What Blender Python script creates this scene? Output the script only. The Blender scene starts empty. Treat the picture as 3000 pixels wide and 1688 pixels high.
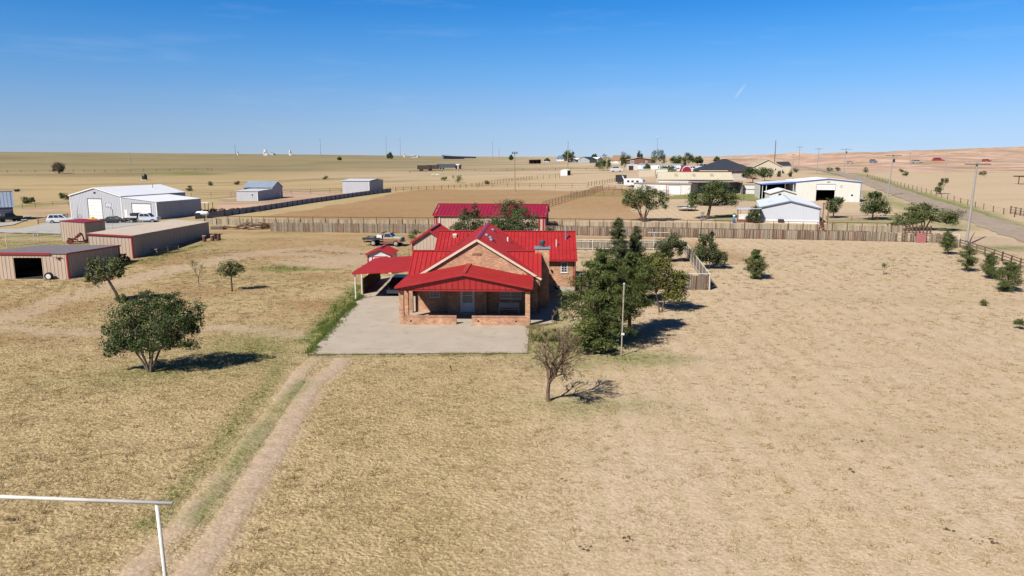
import bpy, math, random
import numpy as np
from mathutils import Vector, Matrix
R = math.radians
random.seed(7); RNG = np.random.default_rng(7)
scene = bpy.context.scene
COL = scene.collection

# ------------------------------------------------------------------ camera
cam_d = bpy.data.cameras.new('camera'); cam = bpy.data.objects.new('camera', cam_d); COL.objects.link(cam)
cam.location = (0, 0, 14.0); cam.rotation_euler = (R(90 - 10.164), 0, 0)
cam_d.sensor_width = 36.0; cam_d.lens = 25.704; cam_d.clip_start = 0.5; cam_d.clip_end = 20000
scene.camera = cam
# ------------------------------------------------------------------ light
SUN_DIR = Vector((math.cos(R(43)) * math.cos(R(48)), math.cos(R(43)) * math.sin(R(48)), -math.sin(R(43))))
sun_d = bpy.data.lights.new('sun', 'SUN'); sun_d.energy = 4.8; sun_d.angle = R(0.53); sun_d.color = (1.0, 0.955, 0.89)
sun = bpy.data.objects.new('sun', sun_d); COL.objects.link(sun); sun.rotation_euler = SUN_DIR.to_track_quat('-Z', 'Y').to_euler()
sun.location = (-60, -40, 80)
world = bpy.data.worlds.new('World'); scene.world = world; world.use_nodes = True
wn, wl = world.node_tree.nodes, world.node_tree.links
wn.clear()
sky = wn.new('ShaderNodeTexSky'); sky.sky_type = 'NISHITA'; sky.sun_disc = False
sky.sun_elevation = R(43); sky.sun_rotation = math.atan2(-SUN_DIR.x, -SUN_DIR.y)
sky.air_density = 0.9; sky.dust_density = 0.0; sky.ozone_density = 1.5; sky.altitude = 1100
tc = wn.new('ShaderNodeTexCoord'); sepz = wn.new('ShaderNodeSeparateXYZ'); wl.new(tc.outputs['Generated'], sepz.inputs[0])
tint = wn.new('ShaderNodeValToRGB'); wl.new(sepz.outputs['Z'], tint.inputs[0])   # sky colour by height above the horizon, unseen upper part darkened to deepen shade
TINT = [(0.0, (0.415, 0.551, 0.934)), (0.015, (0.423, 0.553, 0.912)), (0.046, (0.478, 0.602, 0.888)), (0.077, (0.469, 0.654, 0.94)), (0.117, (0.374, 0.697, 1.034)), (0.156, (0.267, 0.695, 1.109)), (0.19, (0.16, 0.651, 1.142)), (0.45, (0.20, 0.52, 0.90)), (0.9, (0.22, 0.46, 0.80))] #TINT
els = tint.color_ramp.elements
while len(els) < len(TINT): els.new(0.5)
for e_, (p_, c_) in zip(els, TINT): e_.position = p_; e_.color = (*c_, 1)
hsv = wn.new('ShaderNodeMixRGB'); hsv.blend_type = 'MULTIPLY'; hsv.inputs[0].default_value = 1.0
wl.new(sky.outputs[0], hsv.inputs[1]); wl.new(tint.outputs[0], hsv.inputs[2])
# thin high cloud: a few faint streaks and one short contrail, fixed to the sky's own directions
mp = wn.new('ShaderNodeMapping'); mp.inputs['Scale'].default_value = (2.2, 2.2, 17.0); wl.new(tc.outputs['Generated'], mp.inputs[0])
nz = wn.new('ShaderNodeTexNoise'); nz.inputs['Scale'].default_value = 2.4; nz.inputs['Detail'].default_value = 6; nz.inputs['Roughness'].default_value = 0.62
wl.new(mp.outputs[0], nz.inputs['Vector'])
cr = wn.new('ShaderNodeMapRange'); cr.inputs['From Min'].default_value = 0.55; cr.inputs['From Max'].default_value = 0.85; cr.inputs['To Max'].default_value = 0.09
wl.new(nz.outputs[0], cr.inputs['Value'])
def vmath(op, a, b=None):
    n = wn.new('ShaderNodeVectorMath'); n.operation = op
    if isinstance(a, tuple): n.inputs[0].default_value = a
    else: wl.new(a, n.inputs[0])
    if b is not None:
        if isinstance(b, tuple): n.inputs[1].default_value = b
        else: wl.new(b, n.inputs[1])
    return n
def fmath(op, a, b, clamp=False):
    n = wn.new('ShaderNodeMath'); n.operation = op; n.use_clamp = clamp
    for i, q in enumerate((a, b)):
        if isinstance(q, (int, float)): n.inputs[i].default_value = q
        else: wl.new(q, n.inputs[i])
    return n.outputs[0]
# contrail: short segment between two directions in the sky
c0 = Vector((0.304, 1.030, 0.0785)).normalized(); c1 = Vector((0.320, 1.0337, 0.0988)).normalized()
ax = (c1 - c0).normalized(); mid = (c0 + c1) / 2; nrm = mid.cross(ax).normalized(); half = (c1 - c0).length / 2
dv = vmath('SUBTRACT', tc.outputs['Generated'], tuple(mid))
along = vmath('DOT_PRODUCT', dv.outputs[0], tuple(ax)).outputs['Value']; across = vmath('DOT_PRODUCT', dv.outputs[0], tuple(nrm)).outputs['Value']
a1 = fmath('SUBTRACT', 1.0, fmath('DIVIDE', fmath('ABSOLUTE', along, 0), half), True)
a2 = fmath('SUBTRACT', 1.0, fmath('DIVIDE', fmath('ABSOLUTE', across, 0), 0.0022), True)
trail = fmath('MULTIPLY', fmath('MULTIPLY', fmath('POWER', a1, 0.5), a2), 0.30)
front = fmath('GREATER_THAN', vmath('DOT_PRODUCT', tc.outputs['Generated'], tuple(mid)).outputs['Value'], 0.5)
cl = fmath('ADD', cr.outputs[0], fmath('MULTIPLY', trail, front), True)
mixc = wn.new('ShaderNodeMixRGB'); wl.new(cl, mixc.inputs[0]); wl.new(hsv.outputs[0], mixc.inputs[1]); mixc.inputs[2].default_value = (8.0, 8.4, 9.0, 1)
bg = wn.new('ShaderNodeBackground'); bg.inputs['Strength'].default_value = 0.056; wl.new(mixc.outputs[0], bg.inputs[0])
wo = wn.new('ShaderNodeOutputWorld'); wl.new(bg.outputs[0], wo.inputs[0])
vs = scene.view_settings; vs.view_transform = 'Standard'; vs.look = 'None'; vs.exposure = 1.0; vs.gamma = 1.0; vs.use_curve_mapping = False
scene.render.engine = 'CYCLES'; scene.cycles.max_bounces = 5; scene.cycles.diffuse_bounces = 2; scene.cycles.glossy_bounces = 2
scene.cycles.transparent_max_bounces = 6; scene.cycles.caustics_reflective = False; scene.cycles.caustics_refractive = False

# ---- terrain: height of the land, metres (table over bearing and distance, smoothed) ----
_TU = np.array([-0.9, -0.6, -0.42, -0.25, -0.09, 0.08, 0.24, 0.36, 0.5, 0.62, 0.9])
_TD = np.array([0, 70, 120, 150, 200, 270, 360, 500, 800, 1300, 2600, 9000.])
_TZ = np.array([
 [0.0]*11,
 [0.0]*11,
 [1.0, 1.1, 1.2, 1.2, 1.2, 1.2, 1.2, 1.1, 1.1, 1.0, 1.0],
 [0.9, 1.0, 1.3, 1.6, 1.8, 2.0, 2.2, 2.5, 2.4, 2.2, 2.2],
 [1.0, 1.2, 1.8, 2.2, 2.7, 3.4, 4.2, 4.2, 4.1, 3.8, 3.8],
 [0.8, 0.9, 1.8, 3.0, 3.8, 5.0, 6.2, 6.0, 5.6, 5.2, 5.2],
 [1.4, 1.6, 2.4, 3.9, 5.0, 6.4, 8.0, 7.6, 7.0, 6.6, 6.6],
 [4.4, 4.6, 4.8, 5.6, 6.6, 8.0, 9.4, 9.8, 11.2, 12.4, 12.6],
 [12.0, 11.2, 10.2, 9.4, 9.2, 9.8, 12.6, 14.0, 17.4, 20.6, 24.0],
 [24.5, 23.2, 20.4, 18.4, 15.2, 13.2, 14.6, 15.4, 19.0, 22.0, 26.0],
 [24.5, 23.2, 20.4, 18.4, 15.8, 14.4, 15.0, 15.6, 18.0, 22.0, 26.0],
 [10.0]*11])
def _tbl(u, d):
    u = np.clip(u, _TU[0], _TU[-1]); d = np.clip(d, 0, _TD[-1] - 1)
    i = np.clip(np.searchsorted(_TU, u) - 1, 0, len(_TU) - 2)
    j = np.clip(np.searchsorted(_TD, d) - 1, 0, len(_TD) - 2)
    fu = (u - _TU[i]) / (_TU[i + 1] - _TU[i]); fd = (d - _TD[j]) / (_TD[j + 1] - _TD[j])
    a = _TZ[j, i] * (1 - fu) + _TZ[j, i + 1] * fu
    b = _TZ[j + 1, i] * (1 - fu) + _TZ[j + 1, i + 1] * fu
    return a * (1 - fd) + b * fd
def gz(x, y):
    x = np.asarray(x, float); y = np.asarray(y, float)
    d = np.maximum(y, 1.0); u = x / np.maximum(d, 40.0)
    z = 0.0
    for du in (-0.05, 0.0, 0.05):
        for k in (0.9, 0.97, 1.03, 1.1):
            z = z + _tbl(u + du, d * k)
    z = z / 12.0
    return float(z) if z.ndim == 0 else z


# ------------------------------------------------------------------ helpers
class MB:
    """collects faces; build() links them as one mesh object"""
    def __init__(s): s.v = []; s.f = []
    def add(s, vs_, fs):
        o = len(s.v); s.v += [tuple(p) for p in vs_]; s.f += [tuple(i + o for i in f) for f in fs]; return s
    def box(s, x0, x1, y0, y1, z0, z1):
        return s.hexa([(x0, y0, z0), (x1, y0, z0), (x1, y1, z0), (x0, y1, z0)], [(x0, y0, z1), (x1, y0, z1), (x1, y1, z1), (x0, y1, z1)])
    def hexa(s, b, t):
        n = len(b)
        fs = [tuple(range(n))[::-1], tuple(range(n, 2 * n))] + [(i, (i + 1) % n, n + (i + 1) % n, n + i) for i in range(n)]
        return s.add(list(b) + list(t), fs)
    def obox(s, c, size, rz=0.0, ry=0.0, rx=0.0):
        m = Matrix.Translation(c) @ Matrix.Rotation(rz, 4, 'Z') @ Matrix.Rotation(ry, 4, 'Y') @ Matrix.Rotation(rx, 4, 'X')
        a, b, h = size[0] / 2, size[1] / 2, size[2] / 2
        q = [m @ Vector(p) for p in ((-a, -b, -h), (a, -b, -h), (a, b, -h), (-a, b, -h), (-a, -b, h), (a, -b, h), (a, b, h), (-a, b, h))]
        return s.hexa(q[:4], q[4:])
    def beam(s, p0, p1, w, h):
        p0, p1 = Vector(p0), Vector(p1); d = (p1 - p0).normalized()
        up = Vector((0, 0, 1)) if abs(d.z) < 0.95 else Vector((0, 1, 0))
        sx = d.cross(up).normalized() * (w / 2); uz = sx.cross(d).normalized() * (h / 2)
        return s.hexa([p0 - sx - uz, p0 + sx - uz, p0 + sx + uz, p0 - sx + uz][::-1], [p1 - sx - uz, p1 + sx - uz, p1 + sx + uz, p1 - sx + uz][::-1])
    def tube(s, pts, rads, n=6, cap=True):
        pts = [Vector(p) for p in pts]
        if isinstance(rads, (int, float)): rads = [rads] * len(pts)
        rings = []; o = len(s.v)
        for i, p in enumerate(pts):
            d = (pts[min(i + 1, len(pts) - 1)] - pts[max(i - 1, 0)]).normalized()
            up = Vector((0, 0, 1)) if abs(d.z) < 0.9 else Vector((1, 0, 0))
            a = d.cross(up).normalized(); b = d.cross(a).normalized()
            for k in range(n):
                t = 2 * math.pi * k / n
                s.v.append(tuple(p + (a * math.cos(t) + b * math.sin(t)) * rads[i]))
        for i in range(len(pts) - 1):
            for k in range(n):
                s.f.append((o + i * n + k, o + i * n + (k + 1) % n, o + (i + 1) * n + (k + 1) % n, o + (i + 1) * n + k))
        if cap:
            s.f.append(tuple(o + k for k in range(n))[::-1]); e = o + (len(pts) - 1) * n; s.f.append(tuple(e + k for k in range(n)))
        return s
    def lathe(s, c, prof, n=12, axis='Z'):
        o = len(s.v)
        for r, z in prof:
            for k in range(n):
                t = 2 * math.pi * k / n; p = (r * math.cos(t), r * math.sin(t), z)
                if axis == 'X': p = (p[2], p[0], p[1])
                if axis == 'Y': p = (p[0], p[2], p[1])
                s.v.append((c[0] + p[0], c[1] + p[1], c[2] + p[2]))
        for i in range(len(prof) - 1):
            for k in range(n): s.f.append((o + i * n + k, o + i * n + (k + 1) % n, o + (i + 1) * n + (k + 1) % n, o + (i + 1) * n + k))
        s.f.append(tuple(o + k for k in range(n))[::-1]); e = o + (len(prof) - 1) * n; s.f.append(tuple(e + k for k in range(n)))
        return s
    def prism(s, poly, a, b, axis='Y'):
        """extrude a 2D outline between a and b along an axis"""
        def P(p, q): return {'Y': (p[0], q, p[1]), 'X': (q, p[0], p[1]), 'Z': (p[0], p[1], q)}[axis]
        return s.hexa([P(p, a) for p in poly], [P(p, b) for p in poly])
    def build(s, name, mat, parent=None, smooth=False):
        me = bpy.data.meshes.new(name); me.from_pydata(s.v, [], s.f)
        import bmesh
        bm = bmesh.new(); bm.from_mesh(me); bmesh.ops.recalc_face_normals(bm, faces=bm.faces[:]); bm.to_mesh(me); bm.free()
        if smooth: me.polygons.foreach_set('use_smooth', [True] * len(me.polygons))
        me.materials.append(mat)
        o = bpy.data.objects.new(name, me); COL.objects.link(o)
        if parent is not None: o.parent = parent
        return o
def tag(o, label=None, cat=None, group=None, kind=None):
    if label: o['label'] = label
    if cat: o['category'] = cat
    if group: o['group'] = group
    if kind: o['kind'] = kind
    return o
def thing(name, label, cat, loc=(0, 0, 0), rz=0.0, group=None):
    o = bpy.data.objects.new(name, None); COL.objects.link(o); o.empty_display_size = 0.3
    if len(loc) == 2: loc = (loc[0], loc[1], gz(*loc))
    o.location = loc; o.rotation_euler = (0, 0, rz)
    return tag(o, label, cat, group)
def copy_tree(o, parent=None):
    c = o.copy(); COL.objects.link(c); c.parent = parent
    for ch in list(o.children): copy_tree(ch, c)
    return c
def g3(p, dz=0.0): return Vector((p[0], p[1], gz(p[0], p[1]) + dz))
def fromnp(name, V, Fa, mat, parent=None, smooth=False):
    """mesh from numpy verts (n,3) and faces (m,k)"""
    me = bpy.data.meshes.new(name); V = np.asarray(V, np.float32); Fa = np.asarray(Fa, np.int32); k = Fa.shape[1]
    me.vertices.add(len(V)); me.vertices.foreach_set('co', V.ravel())
    me.loops.add(Fa.size); me.loops.foreach_set('vertex_index', Fa.ravel())
    me.polygons.add(len(Fa)); me.polygons.foreach_set('loop_start', np.arange(0, Fa.size, k, dtype=np.int32))
    me.polygons.foreach_set('loop_total', np.full(len(Fa), k, np.int32))
    if smooth: me.polygons.foreach_set('use_smooth', np.ones(len(Fa), bool))
    me.update(calc_edges=True); me.materials.append(mat)
    o = bpy.data.objects.new(name, me); COL.objects.link(o)
    if parent is not None: o.parent = parent
    return o
# value noise for masks
def _h(ix, iy, seed):
    n = (ix.astype(np.int64) * 374761393 + iy.astype(np.int64) * 668265263 + seed * 1274126177) & 0x7fffffff
    n = ((n ^ (n >> 13)) * 1103515245 + 12345) & 0x7fffffff
    return ((n ^ (n >> 16)) & 0xffff) / 65535.0
def vnoise(x, y, seed=0, octs=4):
    tot = 0.0; amp = 1.0; s = 0.0
    for k in range(octs):
        xi = np.floor(x); yi = np.floor(y); fx = x - xi; fy = y - yi
        fx = fx * fx * (3 - 2 * fx); fy = fy * fy * (3 - 2 * fy)
        a = _h(xi, yi, seed + k) * (1 - fx) + _h(xi + 1, yi, seed + k) * fx
        b = _h(xi, yi + 1, seed + k) * (1 - fx) + _h(xi + 1, yi + 1, seed + k) * fx
        tot = tot + amp * (a * (1 - fy) + b * fy); s += amp; amp *= 0.55; x = x * 2.03 + 17.1; y = y * 2.03 + 5.3
    return tot / s

# ------------------------------------------------------------------ materials
MAT = {}
ALB = 0.62   # paint and soil are duller than they look in full sun; the exposure makes up for it
def mat(name, col, rough=0.7, spec=0.3, metal=0.0, var=0.12, scale=3.0, bump=0.0, bscale=40.0, stretch=None, col2=None, dirt=None, coat=0.0, island=0.0):
    """procedural paint / metal / wood: colour with noise variation, optional streaks and bump"""
    col = tuple(c * ALB for c in col); col2 = tuple(c * ALB for c in col2) if col2 else None; dirt = (*(c * ALB for c in dirt[:3]), dirt[3]) if dirt else None
    m = bpy.data.materials.new(name); m.use_nodes = True; nt = m.node_tree; N, L = nt.nodes, nt.links; b = N['Principled BSDF']
    t = N.new('ShaderNodeTexCoord'); mp_ = N.new('ShaderNodeMapping'); L.new(t.outputs['Object'], mp_.inputs[0])
    if stretch: mp_.inputs['Scale'].default_value = stretch
    n1 = N.new('ShaderNodeTexNoise'); n1.inputs['Scale'].default_value = scale; n1.inputs['Detail'].default_value = 7; n1.inputs['Roughness'].default_value = 0.65
    L.new(mp_.outputs[0], n1.inputs['Vector'])
    mr = N.new('ShaderNodeMapRange'); mr.inputs['From Min'].default_value = 0.25; mr.inputs['From Max'].default_value = 0.75
    L.new(n1.outputs[0], mr.inputs['Value'])
    mx = N.new('ShaderNodeMixRGB'); L.new(mr.outputs[0], mx.inputs[0])
    c2 = col2 if col2 else tuple(min(1, c * (1 + var)) for c in col)
    c1 = col if col2 else tuple(c * (1 - var) for c in col)
    mx.inputs[1].default_value = (*c1, 1); mx.inputs[2].default_value = (*c2, 1)
    out = mx.outputs[0]
    if island:
        g_ = N.new('ShaderNodeNewGeometry'); oi = N.new('ShaderNodeObjectInfo'); ad = N.new('ShaderNodeMath'); ad.operation = 'ADD'
        L.new(g_.outputs['Random Per Island'], ad.inputs[0]); L.new(oi.outputs['Random'], ad.inputs[1])
        fr = N.new('ShaderNodeMath'); fr.operation = 'FRACT'; L.new(ad.outputs[0], fr.inputs[0])
        mr2 = N.new('ShaderNodeMapRange'); mr2.inputs['To Min'].default_value = 1 - island; mr2.inputs['To Max'].default_value = 1 + island; L.new(fr.outputs[0], mr2.inputs['Value'])
        mu = N.new('ShaderNodeMixRGB'); mu.blend_type = 'MULTIPLY'; mu.inputs[0].default_value = 1; L.new(out, mu.inputs[1]); L.new(mr2.outputs[0], mu.inputs[2]); out = mu.outputs[0]
    if dirt:
        n2 = N.new('ShaderNodeTexNoise'); n2.inputs['Scale'].default_value = 1.1; n2.inputs['Detail'].default_value = 8; L.new(mp_.outputs[0], n2.inputs['Vector'])
        r2 = N.new('ShaderNodeMapRange'); r2.inputs['From Min'].default_value = 0.52; r2.inputs['From Max'].default_value = 0.72; r2.inputs['To Max'].default_value = dirt[3]
        L.new(n2.outputs[0], r2.inputs['Value'])
        m2 = N.new('ShaderNodeMixRGB'); L.new(r2.outputs[0], m2.inputs[0]); L.new(out, m2.inputs[1]); m2.inputs[2].default_value = (*dirt[:3], 1); out = m2.outputs[0]
    L.new(out, b.inputs['Base Color'])
    b.inputs['Roughness'].default_value = rough; b.inputs['Specular IOR Level'].default_value = spec; b.inputs['Metallic'].default_value = metal
    b.inputs['Coat Weight'].default_value = coat
    if bump:
        n3 = N.new('ShaderNodeTexNoise'); n3.inputs['Scale'].default_value = bscale; n3.inputs['Detail'].default_value = 5; L.new(mp_.outputs[0], n3.inputs['Vector'])
        bp = N.new('ShaderNodeBump'); bp.inputs['Strength'].default_value = bump; bp.inputs['Distance'].default_value = 0.02; L.new(n3.outputs[0], bp.inputs['Height']); L.new(bp.outputs[0], b.inputs['Normal'])
    MAT[name] = m
    return m
def leafmat(name, c1, c2, c3=None, f3=0.0, trans=0.25):
    c1, c2 = tuple(c * ALB for c in c1), tuple(c * ALB for c in c2); c3 = tuple(c * ALB for c in c3) if c3 else None
    m = bpy.data.materials.new(name); m.use_nodes = True; nt = m.node_tree; N, L = nt.nodes, nt.links; b = N['Principled BSDF']
    g_ = N.new('ShaderNodeNewGeometry'); mx = N.new('ShaderNodeMixRGB'); L.new(g_.outputs['Random Per Island'], mx.inputs[0])
    mx.inputs[1].default_value = (*c1, 1); mx.inputs[2].default_value = (*c2, 1); out = mx.outputs[0]
    if c3:
        t = N.new('ShaderNodeTexCoord'); n1 = N.new('ShaderNodeTexNoise'); n1.inputs['Scale'].default_value = 0.9; n1.inputs['Detail'].default_value = 3
        L.new(t.outputs['Object'], n1.inputs['Vector']); mr = N.new('ShaderNodeMapRange'); mr.inputs['From Min'].default_value = 0.62 - 0.3 * f3; mr.inputs['From Max'].default_value = 0.78 - 0.3 * f3
        L.new(n1.outputs[0], mr.inputs['Value']); m2 = N.new('ShaderNodeMixRGB'); L.new(mr.outputs[0], m2.inputs[0]); L.new(out, m2.inputs[1]); m2.inputs[2].default_value = (*c3, 1); out = m2.outputs[0]
    L.new(out, b.inputs['Base Color']); b.inputs['Roughness'].default_value = 0.62; b.inputs['Specular IOR Level'].default_value = 0.25
    if trans:
        tr = N.new('ShaderNodeBsdfTranslucent'); L.new(out, tr.inputs[0]); ms = N.new('ShaderNodeMixShader'); ms.inputs[0].default_value = trans
        L.new(b.outputs[0], ms.inputs[1]); L.new(tr.outputs[0], ms.inputs[2]); L.new(ms.outputs[0], N['Material Output'].inputs[0])
    MAT[name] = m
    return m
RED = mat('red_roof_metal', (0.40, 0.022, 0.021), 0.42, 0.45, var=0.10, scale=0.8, dirt=(0.42, 0.07, 0.055, 0.35))
REDB = mat('crimson_barn_metal', (0.30, 0.012, 0.035), 0.42, 0.5, var=0.12, scale=0.6, dirt=(0.34, 0.06, 0.08, 0.3))
REDT = mat('red_trim', (0.36, 0.018, 0.022), 0.5, 0.4, var=0.1)
CREAM = mat('cream_trim', (0.72, 0.62, 0.46), 0.6, 0.3, var=0.06)
WHITE = mat('white_paint', (0.78, 0.77, 0.74), 0.5, 0.4, var=0.05, dirt=(0.55, 0.5, 0.42, 0.25))
WHITEP = mat('white_pipe_paint', (0.74, 0.70, 0.62), 0.5, 0.4, var=0.06, scale=8, dirt=(0.42, 0.33, 0.24, 0.6))
TAN = mat('tan_siding', (0.55, 0.42, 0.315), 0.55, 0.35, var=0.06, stretch=(1, 1, 0.25), dirt=(0.40, 0.29, 0.20, 0.35))
TANR = mat('tan_roof_metal', (0.60, 0.50, 0.39), 0.5, 0.35, var=0.06, scale=0.5, dirt=(0.48, 0.38, 0.28, 0.35))
GREY = mat('grey_siding', (0.50, 0.50, 0.52), 0.5, 0.4, var=0.05, stretch=(1, 1, 0.25), dirt=(0.38, 0.35, 0.33, 0.25))
GREYD = mat('dark_grey_siding', (0.20, 0.20, 0.235), 0.55, 0.4, var=0.08, stretch=(1, 1, 0.25), dirt=(0.13, 0.12, 0.12, 0.3))
WROOF = mat('white_metal_roof', (0.80, 0.80, 0.82), 0.4, 0.4, var=0.03, scale=0.4, dirt=(0.66, 0.65, 0.64, 0.25))
BROOF = mat('galvanised_roof', (0.42, 0.49, 0.58), 0.32, 0.5, var=0.08, scale=0.5, metal=0.35)
GRAVROOF = mat('weathered_grey_roof', (0.145, 0.12, 0.125), 0.8, 0.2, col2=(0.27, 0.235, 0.24), scale=2.6, stretch=(1.4, 0.7, 1), bump=0.4, bscale=8)
SHINGLE = mat('charcoal_shingle', (0.035, 0.04, 0.055), 0.85, 0.2, var=0.35, scale=2.2, bump=0.3, bscale=12)
BRNROOF = mat('brown_shingle', (0.30, 0.19, 0.12), 0.85, 0.2, var=0.2, scale=2.0)
CONC = mat('concrete', (0.41, 0.34, 0.26), 0.88, 0.2, col2=(0.52, 0.445, 0.35), scale=0.55, bump=0.15, bscale=30, dirt=(0.30, 0.24, 0.18, 0.55))
CONCG = mat('grey_concrete', (0.44, 0.41, 0.37), 0.9, 0.2, var=0.12, scale=0.8, dirt=(0.34, 0.29, 0.23, 0.4))
STEEL = mat('galvanised_steel', (0.45, 0.46, 0.48), 0.4, 0.5, metal=0.5, var=0.1)
RUST = mat('rusty_pipe', (0.11, 0.05, 0.028), 0.85, 0.2, var=0.35, scale=5, island=0.2)
DARK = mat('dark_metal', (0.025, 0.025, 0.028), 0.5, 0.4, var=0.2)
BLACKR = mat('rubber', (0.016, 0.016, 0.017), 0.85, 0.2, var=0.3)
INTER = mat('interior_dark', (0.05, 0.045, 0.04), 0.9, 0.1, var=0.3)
GLASS = mat('window_glass', (0.035, 0.042, 0.05), 0.08, 0.6, var=0.4, scale=1.2)
CURT = mat('window_with_blind', (0.26, 0.25, 0.22), 0.25, 0.5, var=0.2, stretch=(1, 1, 18), scale=1.0)
WOODG = mat('weathered_grey_wood', (0.17, 0.135, 0.10), 0.9, 0.15, col2=(0.31, 0.255, 0.195), scale=2.2, stretch=(4, 4, 0.6), island=0.32, bump=0.3, bscale=20)
WOODB = mat('brown_weathered_wood', (0.12, 0.078, 0.052), 0.9, 0.15, col2=(0.235, 0.165, 0.12), scale=2.2, stretch=(4, 4, 0.6), island=0.4, bump=0.3, bscale=20)
WOODR = mat('reddish_split_wood', (0.15, 0.085, 0.055), 0.9, 0.15, col2=(0.26, 0.16, 0.11), scale=2.2, stretch=(4, 4, 0.6), island=0.35, bump=0.3, bscale=20)
WOODD = mat('dark_stained_wood', (0.10, 0.055, 0.035), 0.85, 0.2, col2=(0.17, 0.10, 0.065), scale=2.0, stretch=(5, 5, 0.5), island=0.25)
POLE = mat('utility_pole_wood', (0.27, 0.245, 0.225), 0.9, 0.15, col2=(0.42, 0.39, 0.36), scale=1.6, stretch=(6, 6, 0.4))
BARK = mat('bark', (0.085, 0.058, 0.042), 0.95, 0.1, col2=(0.17, 0.125, 0.095), scale=5, stretch=(2, 2, 0.5), bump=0.6, bscale=18)
BARKL = mat('pale_bark', (0.15, 0.115, 0.09), 0.95, 0.1, col2=(0.27, 0.22, 0.175), scale=5, stretch=(2, 2, 0.5), bump=0.6, bscale=18)

# ================================================================== GROUND
# soil / grass masks from paths and patches on the land (metres)
def seg_dist(x, y, pts):
    best = np.full(np.shape(x), 1e9)
    for (ax_, ay), (bx, by) in zip(pts[:-1], pts[1:]):
        dx, dy = bx - ax_, by - ay; L2 = dx * dx + dy * dy + 1e-9
        t = np.clip(((x - ax_) * dx + (y - ay) * dy) / L2, 0, 1)
        best = np.minimum(best, np.hypot(x - ax_ - t * dx, y - ay - t * dy))
    return best
def inpoly(x, y, pts):
    ins = np.zeros(np.shape(x), bool); n = len(pts)
    for i in range(n):
        (x1, y1), (x2, y2) = pts[i], pts[(i + 1) % n]
        c = ((y1 > y) != (y2 > y)) & (x < (x2 - x1) * (y - y1) / ((y2 - y1) if y2 != y1 else 1e-9) + x1)
        ins ^= c
    return ins
RUT_R = [(-11.81, 49.95), (-11.91, 47.82), (-12.42, 43.69), (-11.85, 37.17), (-11.48, 32.66), (-11.28, 28.75), (-10.99, 25.63), (-10.97, 23.72), (-10.84, 22.05), (-10.69, 20.08)]
RUT_L = [(-13.79, 50.13), (-13.88, 46.62), (-13.50, 42.35), (-13.14, 36.92), (-12.93, 32.66), (-12.83, 29.40), (-12.69, 26.42), (-12.78, 23.72), (-12.77, 21.86), (-12.67, 20.08)]
TRACK_A = [(-43.99, 61.31), (-44.67, 65.46), (-44.68, 70.06), (-43.82, 76.99), (-42.48, 83.95), (-40.30, 90.89), (-37.67, 97.58), (-33.80, 102.72), (-27.64, 107.03), (-19.39, 100.53), (-17.87, 108.78)]
TRACK_B = [(-43.10, 60.02), (-37.28, 57.59), (-31.58, 57.24), (-27.06, 57.59), (-24.46, 59.39), (-20.64, 58.18), (-16.25, 56.44), (-13.96, 53.76)]
TRACK_C = [(-37.83, 100.54), (-28.37, 100.53), (-19.81, 95.59), (-15.44, 88.40)]
def stroke(x, y, pts, w, soft, amp=0.6, sc=1.3, seed=1):
    d = seg_dist(x, y, pts) + (vnoise(x * sc, y * sc, seed) - 0.5) * 2 * amp * w
    return np.clip((w + soft - d) / (2 * soft), 0, 1)
def blob(x, y, c, rx, ry, soft=0.5, amp=0.5, sc=0.6, seed=3, rot=0.0):
    dx, dy = x - c[0], y - c[1]; cr_, sr = math.cos(rot), math.sin(rot)
    dx, dy = dx * cr_ + dy * sr, -dx * sr + dy * cr_
    d = np.hypot(dx / rx, dy / ry) + (vnoise(x * sc, y * sc, seed) - 0.5) * 2 * amp
    return np.clip((1 + soft - d) / (2 * soft), 0, 1)
def polym(x, y, pts, amp=2.0, sc=0.2, seed=5):
    nx = (vnoise(x * sc, y * sc, seed) - 0.5) * 2 * amp; ny = (vnoise(x * sc + 50, y * sc, seed + 9) - 0.5) * 2 * amp
    return inpoly(x + nx, y + ny, pts).astype(float)
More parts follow.
